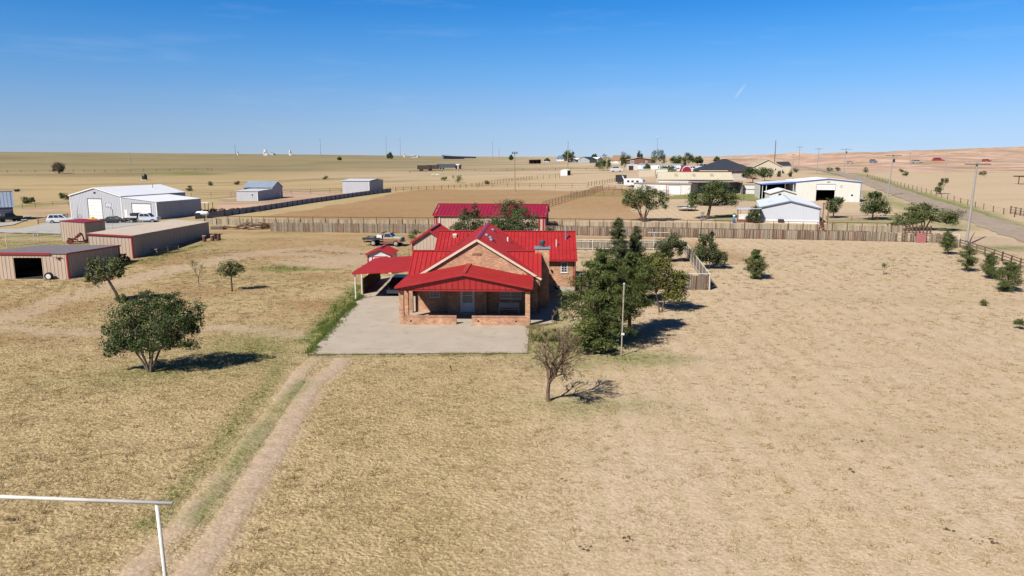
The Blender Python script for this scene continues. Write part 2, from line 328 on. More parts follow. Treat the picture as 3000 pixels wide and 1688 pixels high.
def masks(x, y):
    M = {}
    d = np.maximum(y, 1.0); u = x / np.maximum(d, 20.0)
    # pale dirt
    dirt = stroke(x, y, RUT_R, 0.70, 0.35, 0.35, 0.8, 11) * (0.70 + 0.5 * vnoise(x * .7, y * .7, 12))
    dirt = np.maximum(dirt, stroke(x, y, RUT_L, 0.62, 0.4, 0.6, 0.8, 13) * np.clip(2.1 * vnoise(x * .45, y * .45, 14) - 0.25, 0, 1))
    dirt = np.maximum(dirt, stroke(x, y, TRACK_A, 1.9, 1.0, 0.8, 0.5, 15) * (0.25 + 0.75 * vnoise(x * .3, y * .3, 16)))
    dirt = np.maximum(dirt, stroke(x, y, TRACK_B, 1.0, 0.8, 0.7, 0.5, 17) * (0.5 + 0.5 * vnoise(x * .3, y * .3, 18)))
    dirt = np.maximum(dirt, stroke(x, y, TRACK_C, 1.6, 1.2, 0.8, 0.4, 19) * 0.7)
    dirt = np.maximum(dirt, blob(x, y, (-13.36, 50.85), 2.6, 1.4, 0.5, 0.5, 0.8, 20) * 0.6)
    dirt = np.maximum(dirt, blob(x, y, (-22.93, 94.49), 6.0, 5.0, 0.6, 0.7, 0.25, 21) * 0.75)
    dirt = np.maximum(dirt, blob(x, y, (63.62, 143.61), 14.0, 9.0, 0.6, 0.5, 0.12, 22) * 0.0)
    dirt = np.maximum(dirt, polym(x, y, [(64.55, 154.04), (76.31, 154.60), (75.31, 144.18), (71.79, 139.86), (59.15, 140.88)], 1.5, 0.3) * 0.9)
    dirt = np.maximum(dirt, polym(x, y, [(46.13, 177.35), (63.47, 187.35), (53.13, 154.20), (46.32, 166.01)], 2.0, 0.3) * 0.8)
    dirt = np.maximum(dirt, polym(x, y, [(64.78, 115.14), (71.52, 121.22), (82.55, 117.42), (77.51, 96.80), (67.76, 102.93)], 1.2, 0.4) * 0.85)
    # pinkish bare pad left of the sheet-metal fence
    pink = polym(x, y, [(-64.99, 153.15), (-81.89, 205.03), (-97.83, 260.70), (-74.53, 259.55), (-54.33, 234.43), (-40.23, 248.17), (-55.70, 199.88), (-62.06, 170.94)], 3.0, 0.12, 31) * 0.85
    pink = np.maximum(pink, polym(x, y, [(-123.31, 185.34), (-121.88, 200.16), (-97.15, 160.93), (-105.52, 157.13)], 3.0, 0.12, 32) * 0.55)
    hill = np.clip((y - 345 - 30 * (vnoise(x * .01, y * .01, 33) - 0.5)) / 24, 0, 1) * np.clip((u - 0.20) / 0.10, 0, 1)
    hill = hill * (0.55 + 0.75 * vnoise(x * .010 + 3, y * .03, 34)) * np.clip((2400 - y) / 800, 0, 1)
    pink = np.maximum(pink, np.clip(hill, 0, 1))
    # brown bare pasture behind the picket fences
    brown = polym(x, y, [(-56.50, 151.43), (-43.24, 186.06), (-37.28, 229.80), (-29.48, 244.83), (6.45, 231.98), (20.16, 217.58), (26.99, 243.02), (38.64, 219.57), (32.81, 181.13), (26.51, 158.18), (26.47, 141.81), (6.56, 140.63), (-20.34, 145.36)], 4.0, 0.08, 41) * (0.62 + 0.5 * vnoise(x * .03, y * .10, 42))
    brown = np.maximum(brown, blob(x, y, (-20.75, 263.74), 30, 14, 0.7, 0.5, 0.05, 43) * 0.4)
    brown = np.maximum(brown, blob(x, y, (-26.31, 103.68), 13, 11, 0.9, 0.7, 0.15, 44) * 0.75)
    brown = np.maximum(brown, blob(x, y, (-41.85, 65.46), 4.5, 2.2, 0.7, 0.6, 0.4, 45) * 0.75)
    brown = np.maximum(brown, blob(x, y, (-37.30, 55.89), 5.0, 2.0, 0.9, 0.8, 0.4, 46) * 0.7)
    brown = np.maximum(brown, blob(x, y, (-34.85, 67.71), 4.0, 2.0, 0.7, 0.7, 0.4, 47) * 0.45)
    brown = np.maximum(brown, stroke(x, y, [(-50.86, 126.39), (-39.45, 123.97), (-28.32, 120.94), (-12.35, 119.87)], 2.5, 2.0, 0.8, 0.3, 48) * 0.7)
    brown = np.maximum(brown, stroke(x, y, [(8.91, 118.82), (21.80, 116.29), (28.12, 108.91), (29.95, 96.34)], 2.2, 2.0, 0.9, 0.3, 49) * 0.75)
    brown = np.maximum(brown, stroke(x, y, [(-49.20, 94.93), (-47.81, 103.79), (-46.23, 114.65)], 0.8, 0.8, 0.8, 0.5, 50) * 0.6)
    brown = np.maximum(brown, stroke(x, y, [(-39.62, 429.60), (0.00, 418.18), (26.61, 412.40)], 4, 4, 0.8, 0.06, 51) * 0.5)
    # dark drift of litter and weeds in the far pastures
    dark = np.clip((vnoise(x * .012, y * .035, 61) - 0.53) * 5, 0, 1) * np.clip((y - 200) / 120, 0, 1) * np.clip((0.30 - u) / 0.15, 0, 1) * 0.7
    for k, c in enumerate(((-309.96, 447.79), (-245.80, 443.86), (-237.23, 476.27))): pass
    dark = np.maximum(dark, stroke(x, y, [(-318.42, 448.06), (-278.11, 446.42), (-257.93, 477.99), (-237.20, 504.43), (-183.87, 452.92)], 7, 8, 0.8, 0.02, 62) * 0.6)
    dark = np.maximum(dark, stroke(x, y, [(-207.81, 500.84), (-183.47, 585.80), (-175.22, 705.08)], 9, 8, 0.8, 0.02, 63) * 0.5)
    dark = np.maximum(dark, stroke(x, y, [(-650.97, 919.95), (-485.92, 880.97), (-318.22, 865.11), (-230.04, 833.67)], 10, 9, 0.5, 0.01, 64) * 0.55)
    # green
    green = blob(x, y, (-19.30, 52.76), 3.2, 4.5, 0.8, 0.5, 0.5, 71, 0.5) * 0.65
    green = np.maximum(green, stroke(x, y, [(-15.88, 49.08), (-15.05, 42.35), (-14.68, 37.43), (-14.30, 32.66), (-14.22, 29.73), (-13.96, 26.15)], 0.45, 0.5, 0.8, 0.5, 72) * 0.65)
    green = np.maximum(green, stroke(x, y, [(-13.15, 44.39), (-13.19, 38.48), (-12.90, 33.48), (-12.66, 29.90), (-12.34, 26.69)], 0.35, 0.45, 0.9, 0.5, 73) * 0.8)
    green = np.maximum(green, stroke(x, y, [(-15.28, 54.81), (-15.52, 60.02), (-16.35, 70.85), (-16.25, 77.87)], 1.2, 0.7, 0.5, 0.6, 74))
    green = np.maximum(green, stroke(x, y, [(-14.42, 50.22), (-9.74, 50.49), (-4.88, 50.58), (1.10, 50.67)], 0.20, 0.25, 0.8, 0.8, 75) * 0.75)
    green = np.maximum(green, blob(x, y, (5.00, 54.81), 4.2, 6.5, 0.6, 0.5, 0.5, 76) * 0.85)
    green = np.maximum(green, blob(x, y, (8.68, 49.95), 3.2, 1.6, 0.7, 0.5, 0.6, 77) * 0.8)
    green = np.maximum(green, blob(x, y, (4.68, 39.89), 3.6, 1.6, 0.8, 0.6, 0.6, 78) * 0.5)
    green = np.maximum(green, blob(x, y, (-22.48, 47.41), 5.5, 2.6, 0.8, 0.5, 0.4, 79, 0.6) * 0.55)
    green = np.maximum(green, blob(x, y, (-28.61, 89.12), 2.7, 2.2, 0.4, 0.5, 0.7, 80) * 1.0)
    green = np.maximum(green, blob(x, y, (-24.83, 88.40), 3.2, 0.8, 0.4, 0.6, 0.7, 81) * 0.9)
    green = np.maximum(green, blob(x, y, (5.41, 76.01), 2.2, 3.2, 0.5, 0.4, 0.6, 82) * 0.9)
    green = np.maximum(green, blob(x, y, (-0.57, 59.39), 0.9, 0.25, 0.5, 0.5, 1.0, 83) * 0.3)
    green = np.maximum(green, stroke(x, y, [(-86.21, 117.92), (-79.18, 122.54), (-74.49, 121.42)], 1.6, 1.4, 0.8, 0.3, 84) * 0.95)
    green = np.maximum(green, blob(x, y, (-69.75, 107.62), 22, 9, 0.8, 0.6, 0.12, 85) * 0.42)
    green = np.maximum(green, stroke(x, y, [(-50.85, 89.79), (-47.90, 94.10), (-47.37, 102.82), (-46.50, 108.85)], 0.9, 0.8, 0.8, 0.5, 86) * 0.85)
    green = np.maximum(green, stroke(x, y, [(-43.07, 126.10), (-38.90, 125.97), (-33.42, 125.32)], 0.8, 0.8, 0.9, 0.4, 87) * 0.7)
    green = np.maximum(green, stroke(x, y, [(-224.91, 459.93), (-211.61, 468.14), (-186.51, 444.21)], 13, 8, 0.6, 0.03, 88) * 0.9)
    green = np.maximum(green, stroke(x, y, [(-129.13, 194.20), (-128.72, 203.66), (-122.34, 205.69)], 5, 5, 0.7, 0.06, 89) * 0.7)
    green = np.maximum(green, stroke(x, y, [(-89.16, 218.30), (-85.02, 223.47)], 2.5, 2, 0.7, 0.2, 90) * 0.8)
    green = np.maximum(green, stroke(x, y, [(-53.86, 449.37), (-21.17, 459.30), (29.41, 456.04), (54.04, 418.85)], 7, 6, 0.8, 0.04, 91) * 0.75)
    green = np.maximum(green, stroke(x, y, [(16.61, 198.96), (24.30, 201.52), (30.38, 198.48)], 3, 2, 0.7, 0.1, 92) * 0.75)
    green = np.maximum(green, polym(x, y, [(38.28, 191.88), (47.95, 198.87), (70.52, 200.16), (59.81, 176.38), (50.09, 186.06), (39.23, 183.71)], 2.0, 0.2, 93) * 0.95)
    green = np.maximum(green, polym(x, y, [(40.94, 148.88), (45.69, 150.89), (42.06, 138.64), (38.24, 138.88)], 1.0, 0.4, 94) * 0.7)
    green = np.maximum(green, polym(x, y, [(61.37, 141.45), (79.08, 148.85), (75.30, 134.33), (69.31, 134.92), (58.44, 134.54)], 1.5, 0.3, 95) * 0.6)
    green = np.maximum(green, stroke(x, y, [(100.06, 211.75), (89.78, 169.40), (85.97, 149.38), (79.53, 130.88)], 3.0, 3.0, 0.7, 0.15, 96) * 0.75)
    green = np.maximum(green, stroke(x, y, [(157.90, 340.63), (115.29, 213.62), (105.87, 179.76), (100.33, 158.24), (94.31, 138.86), (89.83, 120.63)], 2.2, 1.8, 0.7, 0.15, 97) * 1.0)
    green = np.maximum(green, stroke(x, y, [(136.44, 328.62), (137.22, 303.32)], 5.0, 5, 0.7, 0.1, 98) * 0.6)
    green = np.maximum(green, blob(x, y, (72.38, 107.00), 4.5, 2.6, 0.7, 0.6, 0.4, 99) * 0.9)
    # pale (mown, bleached) grass: towards the right of the yard and the right-hand pasture
    pale = np.clip((u + 0.10 + 0.12 * (vnoise(x * .05, y * .05, 110) - 0.5)) / 0.25, 0, 1)
    pale = np.maximum(pale, np.clip((y - 250) / 120, 0, 1) * np.clip((u + 0.32) / 0.2, 0, 1))
    M['a'] = np.stack([dirt, brown, np.clip(green, 0, 1), np.clip(pink, 0, 1)], -1)
    brn2 = np.clip((-6 - x) / 10, 0, 1) * np.clip((y - 56) / 12, 0, 1) * np.clip((135 - y) / 15, 0, 1) * np.clip((vnoise(x * .11, y * .16, 120, 5) - 0.46) * 4, 0, 1)
    M['a'][..., 1] = np.maximum(brown, brn2 * 0.85)
    olive = np.clip((y - 330) / 220, 0, 1) * np.clip((0.10 - u) / 0.2, 0, 1) * (0.62 + 0.5 * vnoise(x * .006, y * .02, 121))
    M['b'] = np.stack([pale, np.clip(dark, 0, 1), np.clip(olive, 0, 1), np.ones_like(pale)], -1)
    return M
def ground_attrs(o, V):
    M = masks(V[:, 0], V[:, 1])
    for k in ('a', 'b'):
        at = o.data.color_attributes.new('soil_' + k, 'FLOAT_COLOR', 'POINT'); at.data.foreach_set('color', M[k].astype(np.float32).ravel())

def ground_material():
    m = bpy.data.materials.new('dry_grass_ground'); m.use_nodes = True; nt = m.node_tree; N, L = nt.nodes, nt.links; b = N['Principled BSDF']
    geo = N.new('ShaderNodeNewGeometry'); P = geo.outputs['Position']
    def noise(scale, det=6, rough=0.6, st=None):
        n = N.new('ShaderNodeTexNoise'); n.inputs['Scale'].default_value = scale; n.inputs['Detail'].default_value = det; n.inputs['Roughness'].default_value = rough
        if st:
            mp_ = N.new('ShaderNodeMapping'); mp_.inputs['Scale'].default_value = st[:3]; mp_.inputs['Rotation'].default_value = (0, 0, st[3] if len(st) > 3 else 0); L.new(P, mp_.inputs[0]); L.new(mp_.outputs[0], n.inputs['Vector'])
        else: L.new(P, n.inputs['Vector'])
        return n.outputs[0]
    def rng(v, a, b_, c=0.0, d=1.0):
        n = N.new('ShaderNodeMapRange'); n.inputs['From Min'].default_value = a; n.inputs['From Max'].default_value = b_; n.inputs['To Min'].default_value = c; n.inputs['To Max'].default_value = d
        L.new(v, n.inputs['Value']); return n.outputs[0]
    def mix(f, a, b_, mode='MIX'):
        n = N.new('ShaderNodeMixRGB'); n.blend_type = mode
        for i, q in enumerate((f, a, b_)):
            if isinstance(q, (float, int)): n.inputs[i].default_value = q
            elif isinstance(q, tuple): n.inputs[i].default_value = (*q, 1)
            else: L.new(q, n.inputs[i])
        return n.outputs[0]
    def mth(op, a, b_):
        n = N.new('ShaderNodeMath'); n.operation = op; n.use_clamp = True
        for i, q in enumerate((a, b_)):
            if isinstance(q, (float, int)): n.inputs[i].default_value = q
            else: L.new(q, n.inputs[i])
        return n.outputs[0]
    def vor0():
        vv = N.new('ShaderNodeTexVoronoi'); vv.feature = 'F1'; vv.inputs['Scale'].default_value = 4.8; w2 = N.new('ShaderNodeMixRGB'); w2.blend_type = 'ADD'; w2.inputs[0].default_value = 0.45; L.new(P, w2.inputs[1]); n2 = N.new('ShaderNodeTexNoise'); n2.inputs['Scale'].default_value = 2.2; n2.inputs['Detail'].default_value = 4; L.new(P, n2.inputs['Vector']); L.new(n2.outputs['Color'], w2.inputs[2]); L.new(w2.outputs[0], vv.inputs['Vector']); return vv.outputs['Distance']
    A = N.new('ShaderNodeAttribute'); A.attribute_name = 'soil_a'; sa = N.new('ShaderNodeSeparateColor'); L.new(A.outputs['Color'], sa.inputs[0])
    B = N.new('ShaderNodeAttribute'); B.attribute_name = 'soil_b'; sb = N.new('ShaderNodeSeparateColor'); L.new(B.outputs['Color'], sb.inputs[0])
    dirt, brown, green = sa.outputs[0], sa.outputs[1], sa.outputs[2]; pink = A.outputs['Alpha']; pale, dark = sb.outputs[0], sb.outputs[1]
    fine = noise(9.0, 5, 0.7); med = noise(1.6, 6, 0.65); big = noise(0.12, 5, 0.6); streak = noise(0.05, 6, 0.65, (0.35, 1.6, 1.0)); tuss = noise(3.6, 5, 0.75)
    yellow = mix(rng(med, 0.3, 0.7), (0.45, 0.33, 0.16), (0.56, 0.425, 0.23))
    beige = mix(rng(med, 0.3, 0.7), (0.54, 0.405, 0.275), (0.645, 0.50, 0.355))
    c = mix(pale, yellow, beige)
    c = mix(rng(big, 0.35, 0.7, 0, 0.55), c, (0.57, 0.43, 0.25))
    c = mix(rng(streak, 0.52, 0.75, 0, 0.45), c, (0.30, 0.22, 0.10))
    c = mix(rng(tuss, 0.56, 0.68, 0, 0.42), c, (0.27, 0.18, 0.085))
    c = mix(rng(noise(2.1, 8, 0.8), 0.60, 0.68, 0, 0.5), c, (0.20, 0.13, 0.065))
    mow = N.new('ShaderNodeTexWave'); mow.inputs['Scale'].default_value = 0.19; mow.inputs['Distortion'].default_value = 0.9; mow.inputs['Detail'].default_value = 2; mow.inputs['Detail Scale'].default_value = 0.6
    mpw = N.new('ShaderNodeMapping'); mpw.inputs['Rotation'].default_value = (0, 0, 0.04); L.new(P, mpw.inputs[0]); L.new(mpw.outputs[0], mow.inputs['Vector'])
    c = mix(mth('MULTIPLY', pale, rng(mow.outputs['Fac'], 0.5, 1.0, 0, 0.36)), c, (0.46, 0.355, 0.205))
    gapn = mth('MULTIPLY', rng(vor0(), 0.52, 0.85, 0.0, 1.0), rng(noise(0.5, 5, 0.6), 0.36, 0.64, 0.10, 0.50))
    c = mix(mth('MULTIPLY', gapn, rng(pale, 0, 1, 1.0, 0.55)), c, (0.25, 0.165, 0.08))
    brownc = mix(rng(med, 0.3, 0.7), (0.30, 0.165, 0.075), (0.43, 0.265, 0.13))
    c = mix(mth('MULTIPLY', brown, rng(noise(0.8, 6, 0.7), 0.25, 0.6, 0.55, 1.0)), c, brownc)
    c = mix(sb.outputs[2], c, (0.285, 0.235, 0.125))
    c = mix(mth('MULTIPLY', dark, rng(med, 0.3, 0.65, 0.4, 1.0)), c, (0.17, 0.135, 0.075))
    pinkc = mix(rng(noise(0.04, 7, 0.68), 0.35, 0.65), (0.42, 0.255, 0.175), (0.72, 0.50, 0.39))
    pinkc = mix(rng(noise(0.018, 8, 0.75, (1.0, 2.2, 1.0)), 0.49, 0.58, 0, 0.85), pinkc, (0.33, 0.25, 0.14))
    c = mix(pink, c, pinkc)
    dirtc = mix(rng(med, 0.3, 0.7), (0.41, 0.295, 0.20), (0.56, 0.43, 0.315))
    c = mix(mth('MULTIPLY', dirt, rng(fine, 0.2, 0.5, 0.75, 1.0)), c, dirtc)
    greenc = mix(rng(med, 0.3, 0.7), (0.085, 0.125, 0.022), (0.21, 0.25, 0.05))
    c = mix(mth('MULTIPLY', green, rng(noise(1.1, 6, 0.75), 0.35, 0.60, 0.5, 1.0)), c, greenc)
    c = mix(1.0, c, mix(rng(fine, 0.25, 0.75), (0.68, 0.67, 0.64), (1.24, 1.24, 1.22)), 'MULTIPLY')
    c = mix(1.0, c, (ALB, ALB, ALB), 'MULTIPLY')
    L.new(c, b.inputs['Base Color']); b.inputs['Roughness'].default_value = 0.95; b.inputs['Specular IOR Level'].default_value = 0.1
    vor = N.new('ShaderNodeTexVoronoi'); vor.feature = 'F1'; vor.inputs['Scale'].default_value = 4.8
    wob = N.new('ShaderNodeMixRGB'); wob.blend_type = 'ADD'; wob.inputs[0].default_value = 0.45; L.new(P, wob.inputs[1]); nv = N.new('ShaderNodeTexNoise'); nv.inputs['Scale'].default_value = 2.2; nv.inputs['Detail'].default_value = 4; L.new(P, nv.inputs['Vector']); L.new(nv.outputs['Color'], wob.inputs[2]); L.new(wob.outputs[0], vor.inputs['Vector'])
    dome = rng(vor.outputs['Distance'], 0.05, 0.75, 1.0, 0.0)
    hgt = mix(0.45, dome, noise(8.5, 5, 0.72))
    bp = N.new('ShaderNodeBump'); bp.inputs['Distance'].default_value = 0.16; L.new(hgt, bp.inputs['Height'])
    soft = mth('SUBTRACT', rng(pale, 0, 1, 0.72, 0.30), mth('MULTIPLY', dirt, 0.5)); L.new(soft, bp.inputs['Strength'])
    L.new(bp.outputs[0], b.inputs['Normal'])
    return m
GROUND = ground_material()
def axis_pts(segs):
    out = [segs[0][0]]
    for a, b_, st in segs:
        n = max(1, int(round((b_ - a) / st))); out += list(np.linspace(a, b_, n + 1)[1:])
    return np.array(out)
xs = axis_pts([(-7000, -2500, 450), (-2500, -1000, 100), (-1000, -300, 25), (-300, -140, 5), (-140, -75, 1.3), (-75, 75, 0.5), (75, 140, 1.3), (140, 300, 5), (300, 1000, 25), (1000, 2500, 100), (2500, 7000, 450)])
ys = axis_pts([(-200, 10, 15), (10, 18, 1), (18, 82, 0.36), (82, 140, 0.6), (140, 260, 1.3), (260, 500, 4), (500, 1000, 10), (1000, 2000, 30), (2000, 8400, 400)])
XX, YY = np.meshgrid(xs, ys); ZZ = gz(XX, YY)
far = np.clip((YY - 150) / 300, 0, 1)
ZZ = ZZ + (vnoise(XX * .02, YY * .02, 201) - 0.5) * 1.2 * far * np.clip((1400 - YY) / 400, 0, 1)
hillm = np.clip((YY - 360) / 120, 0, 1) * np.clip((XX / np.maximum(YY, 40) - 0.2) / 0.12, 0, 1) * np.clip((2000 - YY) / 600, 0, 1)
ZZ = ZZ + (vnoise(XX * .011, YY * .011, 205, 5) - 0.5) * 16.0 * hillm * np.clip((YY - 360) / 300, 0, 1)
near = np.clip((95 - YY) / 30, 0, 1) * np.clip((110 - np.abs(XX)) / 30, 0, 1)
ZZ = ZZ + (vnoise(XX * 1.1, YY * 1.1, 203, 3) - 0.55) * 0.07 * near
Vg = np.stack([XX.ravel(), YY.ravel(), ZZ.ravel()], -1)
ny, nx = XX.shape; idx = np.arange(ny * nx).reshape(ny, nx)
Fg = np.stack([idx[:-1, :-1].ravel(), idx[:-1, 1:].ravel(), idx[1:, 1:].ravel(), idx[1:, :-1].ravel()], -1)
ground = fromnp('ground', Vg, Fg, GROUND, smooth=True); tag(ground, kind='structure'); ground_attrs(ground, Vg)

def resample(pts, step):
    pts = [Vector((p[0], p[1], 0)) for p in pts]; out = []
    # Catmull-Rom through the points
    for i in range(len(pts) - 1):
        p0, p1, p2, p3 = pts[max(i - 1, 0)], pts[i], pts[i + 1], pts[min(i + 2, len(pts) - 1)]
        n = max(2, int((p2 - p1).length / step))
        for k in range(n):
            t = k / n; t2, t3 = t * t, t * t * t
            out.append(0.5 * ((2 * p1) + (p2 - p0) * t + (2 * p0 - 5 * p1 + 4 * p2 - p3) * t2 + (3 * p1 - p0 - 3 * p2 + p3) * t3))
    out.append(pts[-1]); return out
def ribbon(name, pts, width, dz, mat_, cols=5, step=1.0, jitter=0.0, attrs=False, seed=1):
    c = resample(pts, step); V = []; rr = random.Random(seed)
    for i, p in enumerate(c):
        d = (c[min(i + 1, len(c) - 1)] - c[max(i - 1, 0)]).normalized(); n = Vector((d.y, -d.x, 0))
        w0 = width / 2 + rr.uniform(-jitter, jitter); w1 = width / 2 + rr.uniform(-jitter, jitter)
        for k in range(cols):
            t = k / (cols - 1); q = p + n * (-w0 + (w0 + w1) * t); edge = (0.16 if k in (0, cols - 1) else (0.045 if k in (1, cols - 2) and attrs else 0)) if attrs else (0.03 if k in (0, cols - 1) else 0)
            V.append((q.x, q.y, gz(q.x, q.y) + dz - edge))
    V = np.array(V); idn = np.arange(len(c) * cols).reshape(len(c), cols)
    Fq = np.stack([idn[:-1, :-1].ravel(), idn[:-1, 1:].ravel(), idn[1:, 1:].ravel(), idn[1:, :-1].ravel()], -1)
    o = fromnp(name, V, Fq, mat_, smooth=True); tag(o, kind='structure')
    if attrs: ground_attrs(o, V)
    return o
# the worn two-track drive: earth ruts lying in the grass
ribbon('dirt_track', RUT_R, 2.0, 0.045, GROUND, 7, 0.35, 0.10, True, 3)
ribbon('dirt_track', RUT_L, 1.7, 0.055, GROUND, 7, 0.35, 0.10, True, 4)
ROAD = mat('gravel_road', (0.29, 0.225, 0.165), 0.95, 0.1, col2=(0.42, 0.34, 0.26), scale=0.35, dirt=(0.22, 0.175, 0.14, 0.5), bump=0.3, bscale=6)
ROAD_PTS = [(79.68, 88.82), (81.78, 102.29), (85.31, 119.81), (90.71, 138.80), (94.81, 156.64), (101.35, 181.88), (113.22, 221.47), (125.82, 261.48), (141.83, 313.59), (151.72, 353.81), (157.66, 388.81), (160.87, 415.77)]
ribbon('gravel_road', ROAD_PTS, 7.6, 0.10, ROAD, 9, 2.0, 0.5, False, 5)
# left concrete apron in front of the grey workshop
def slab(name, poly, z0, z1, mat_):
    mb = MB(); mb.hexa([(p[0], p[1], z0) for p in poly], [(p[0], p[1], z1) for p in poly]); o = mb.build(name, mat_); tag(o, kind='structure'); return o
def slab_ground(name, poly, dz, mat_, step=2.0):
    """sheet following the land"""
    xs_ = [p[0] for p in poly]; ys_ = [p[1] for p in poly]; mb = MB()
    import bmesh
    bm = bmesh.new(); f = bm.faces.new([bm.verts.new((p[0], p[1], 0)) for p in poly]); bmesh.ops.triangulate(bm, faces=[f])
    for _ in range(4): bmesh.ops.subdivide_edges(bm, edges=[e for e in bm.edges if e.calc_length() > step], cuts=1, use_grid_fill=True)
    for v in bm.verts: v.co.z = gz(v.co.x, v.co.y) + dz
    bmesh.ops.recalc_face_normals(bm, faces=bm.faces[:])
    me = bpy.data.meshes.new(name); bm.to_mesh(me); bm.free(); me.materials.append(mat_); o = bpy.data.objects.new(name, me); COL.objects.link(o); tag(o, kind='structure')
    if sum(p.normal.z for p in me.polygons) < 0: me.flip_normals()
    return o
slab_ground('workshop_apron', [(-97.56, 133.76), (-92.86, 132.39), (-89.49, 132.92), (-91.16, 140.39), (-94.59, 150.15), (-94.54, 156.55), (-80.01, 150.43), (-70.40, 146.45), (-67.30, 141.29), (-68.65, 122.17), (-81.70, 124.67), (-92.81, 127.14)], 0.14, CONCG)
slab_ground('side_yard_apron', [(-105.74, 145.17), (-103.18, 147.37), (-100.87, 148.84), (-106.71, 160.63), (-106.75, 162.42), (-100.86, 152.02), (-96.32, 141.24), (-97.09, 133.11)], 0.12, CONCG)
# fine straw: short tufts standing in the near grass
def tufts(name, n, yr, hgt, wid, seed, cols, keep):
    rg = np.random.default_rng(seed)
    y = yr[0] + (yr[1] - yr[0]) * rg.random(n) ** 0.85; x = (rg.random(n) * 2 - 1) * (0.76 * y + 4)
    M = masks(x, y); a = M['a']; bare = np.maximum(a[:, 0], a[:, 3])
    k = (rg.random(n) > bare * 1.1) & keep(x, y) & (rg.random(n) < 1.0 - 0.45 * M['b'][:, 0])
    clump = vnoise(x * 0.8, y * 0.8, 301, 4); k &= rg.random(n) < np.clip((clump - 0.33) * 4.0, 0.12, 1)
    x, y = x[k], y[k]; gr = a[k, 2] > rg.random(k.sum()) * 1.1; ga = a[k, 2]; n = len(x); z = gz(x, y) + (vnoise(x * 1.1, y * 1.1, 203, 3) - 0.55) * 0.07
    NB = 5; V = np.zeros((n, NB, 3, 3)); 
    for j in range(NB):
        an = rg.random(n) * 2 * np.pi; r0 = rg.random(n) * wid * 0.8; hh = hgt * (0.5 + rg.random(n)) * np.where(gr, 1.2 + 7.0 * np.clip(ga - .6, 0, 1), 1.0); ln = wid * (0.5 + rg.random(n))
        bx, by = x + np.cos(an) * r0, y + np.sin(an) * r0; w = wid * 0.16; a2 = an + rg.normal(0, 0.8, n); ox, oy = -np.sin(a2) * w, np.cos(a2) * w
        V[:, j, 0] = np.stack([bx - ox, by - oy, z - 0.01], -1); V[:, j, 1] = np.stack([bx + ox, by + oy, z - 0.01], -1)
        V[:, j, 2] = np.stack([bx + np.cos(an) * ln, by + np.sin(an) * ln, z + hh], -1)
    out = []
    for sel, nm, mt in ((~gr, name, cols[0]), (gr, 'green_grass', cols[1])):
        if sel.sum() == 0: continue
        v = V[sel].reshape(-1, 3); o = fromnp(nm, v, np.arange(len(v)).reshape(-1, 3), mt); tag(o, kind='stuff'); out.append(o)
    return out
STRAW = leafmat('straw', (0.40, 0.285, 0.12), (0.68, 0.53, 0.29), trans=0.35)
GRASS = leafmat('grass_blade', (0.09, 0.14, 0.022), (0.24, 0.30, 0.06), trans=0.35)
def clumps(name, n, yr, seed, m):
    rg = np.random.default_rng(seed); y = yr[0] + (yr[1] - yr[0]) * rg.random(n) ** 0.8; x = (rg.random(n) * 2 - 1) * (0.76 * y + 4)
    M = masks(x, y); bare = np.maximum(M['a'][:, 0], M['a'][:, 3]); k = keep_yard(x, y) & (rg.random(n) > bare * 1.6) & (rg.random(n) < 1.0 - 0.72 * M['b'][:, 0]) & (rg.random(n) < 0.25 + 1.3 * (vnoise(x * .22, y * .22, 331) - 0.25))
    x, y = x[k], y[k]; n = len(x); s = (0.6 + 0.9 * rg.random(n)) * (1 + np.clip((y - 55) / 60, 0, 1)); NB = 26; V = np.zeros((n, NB, 3, 3)); z = gz(x, y) + (vnoise(x * 1.1, y * 1.1, 203, 3) - 0.55) * 0.07
    for j in range(NB):
        an = rg.random(n) * 6.283; r0 = np.sqrt(rg.random(n)) * 0.14 * s; bx, by = x + np.cos(an) * r0, y + np.sin(an) * r0 * .8; a2 = rg.random(n) * 6.283; w = 0.016 * s; ox, oy = np.cos(a2) * w, np.sin(a2) * w
        hh = 0.10 * s * (0.45 + 0.75 * rg.random(n)) * (1.15 - r0 / (0.2 * s)); ln = 0.10 * s * (0.3 + rg.random(n))
        V[:, j, 0] = np.stack([bx - ox, by - oy, z - .01], -1); V[:, j, 1] = np.stack([bx + ox, by + oy, z - .01], -1); V[:, j, 2] = np.stack([bx + np.cos(an) * ln, by + np.sin(an) * ln, z + hh], -1)
    v = V.reshape(-1, 3); o = fromnp(name, v, np.arange(len(v)).reshape(-1, 3), m); return tag(o, 'clumps of straw-coloured bunch grass scattered over the yard', 'grass', kind='stuff')
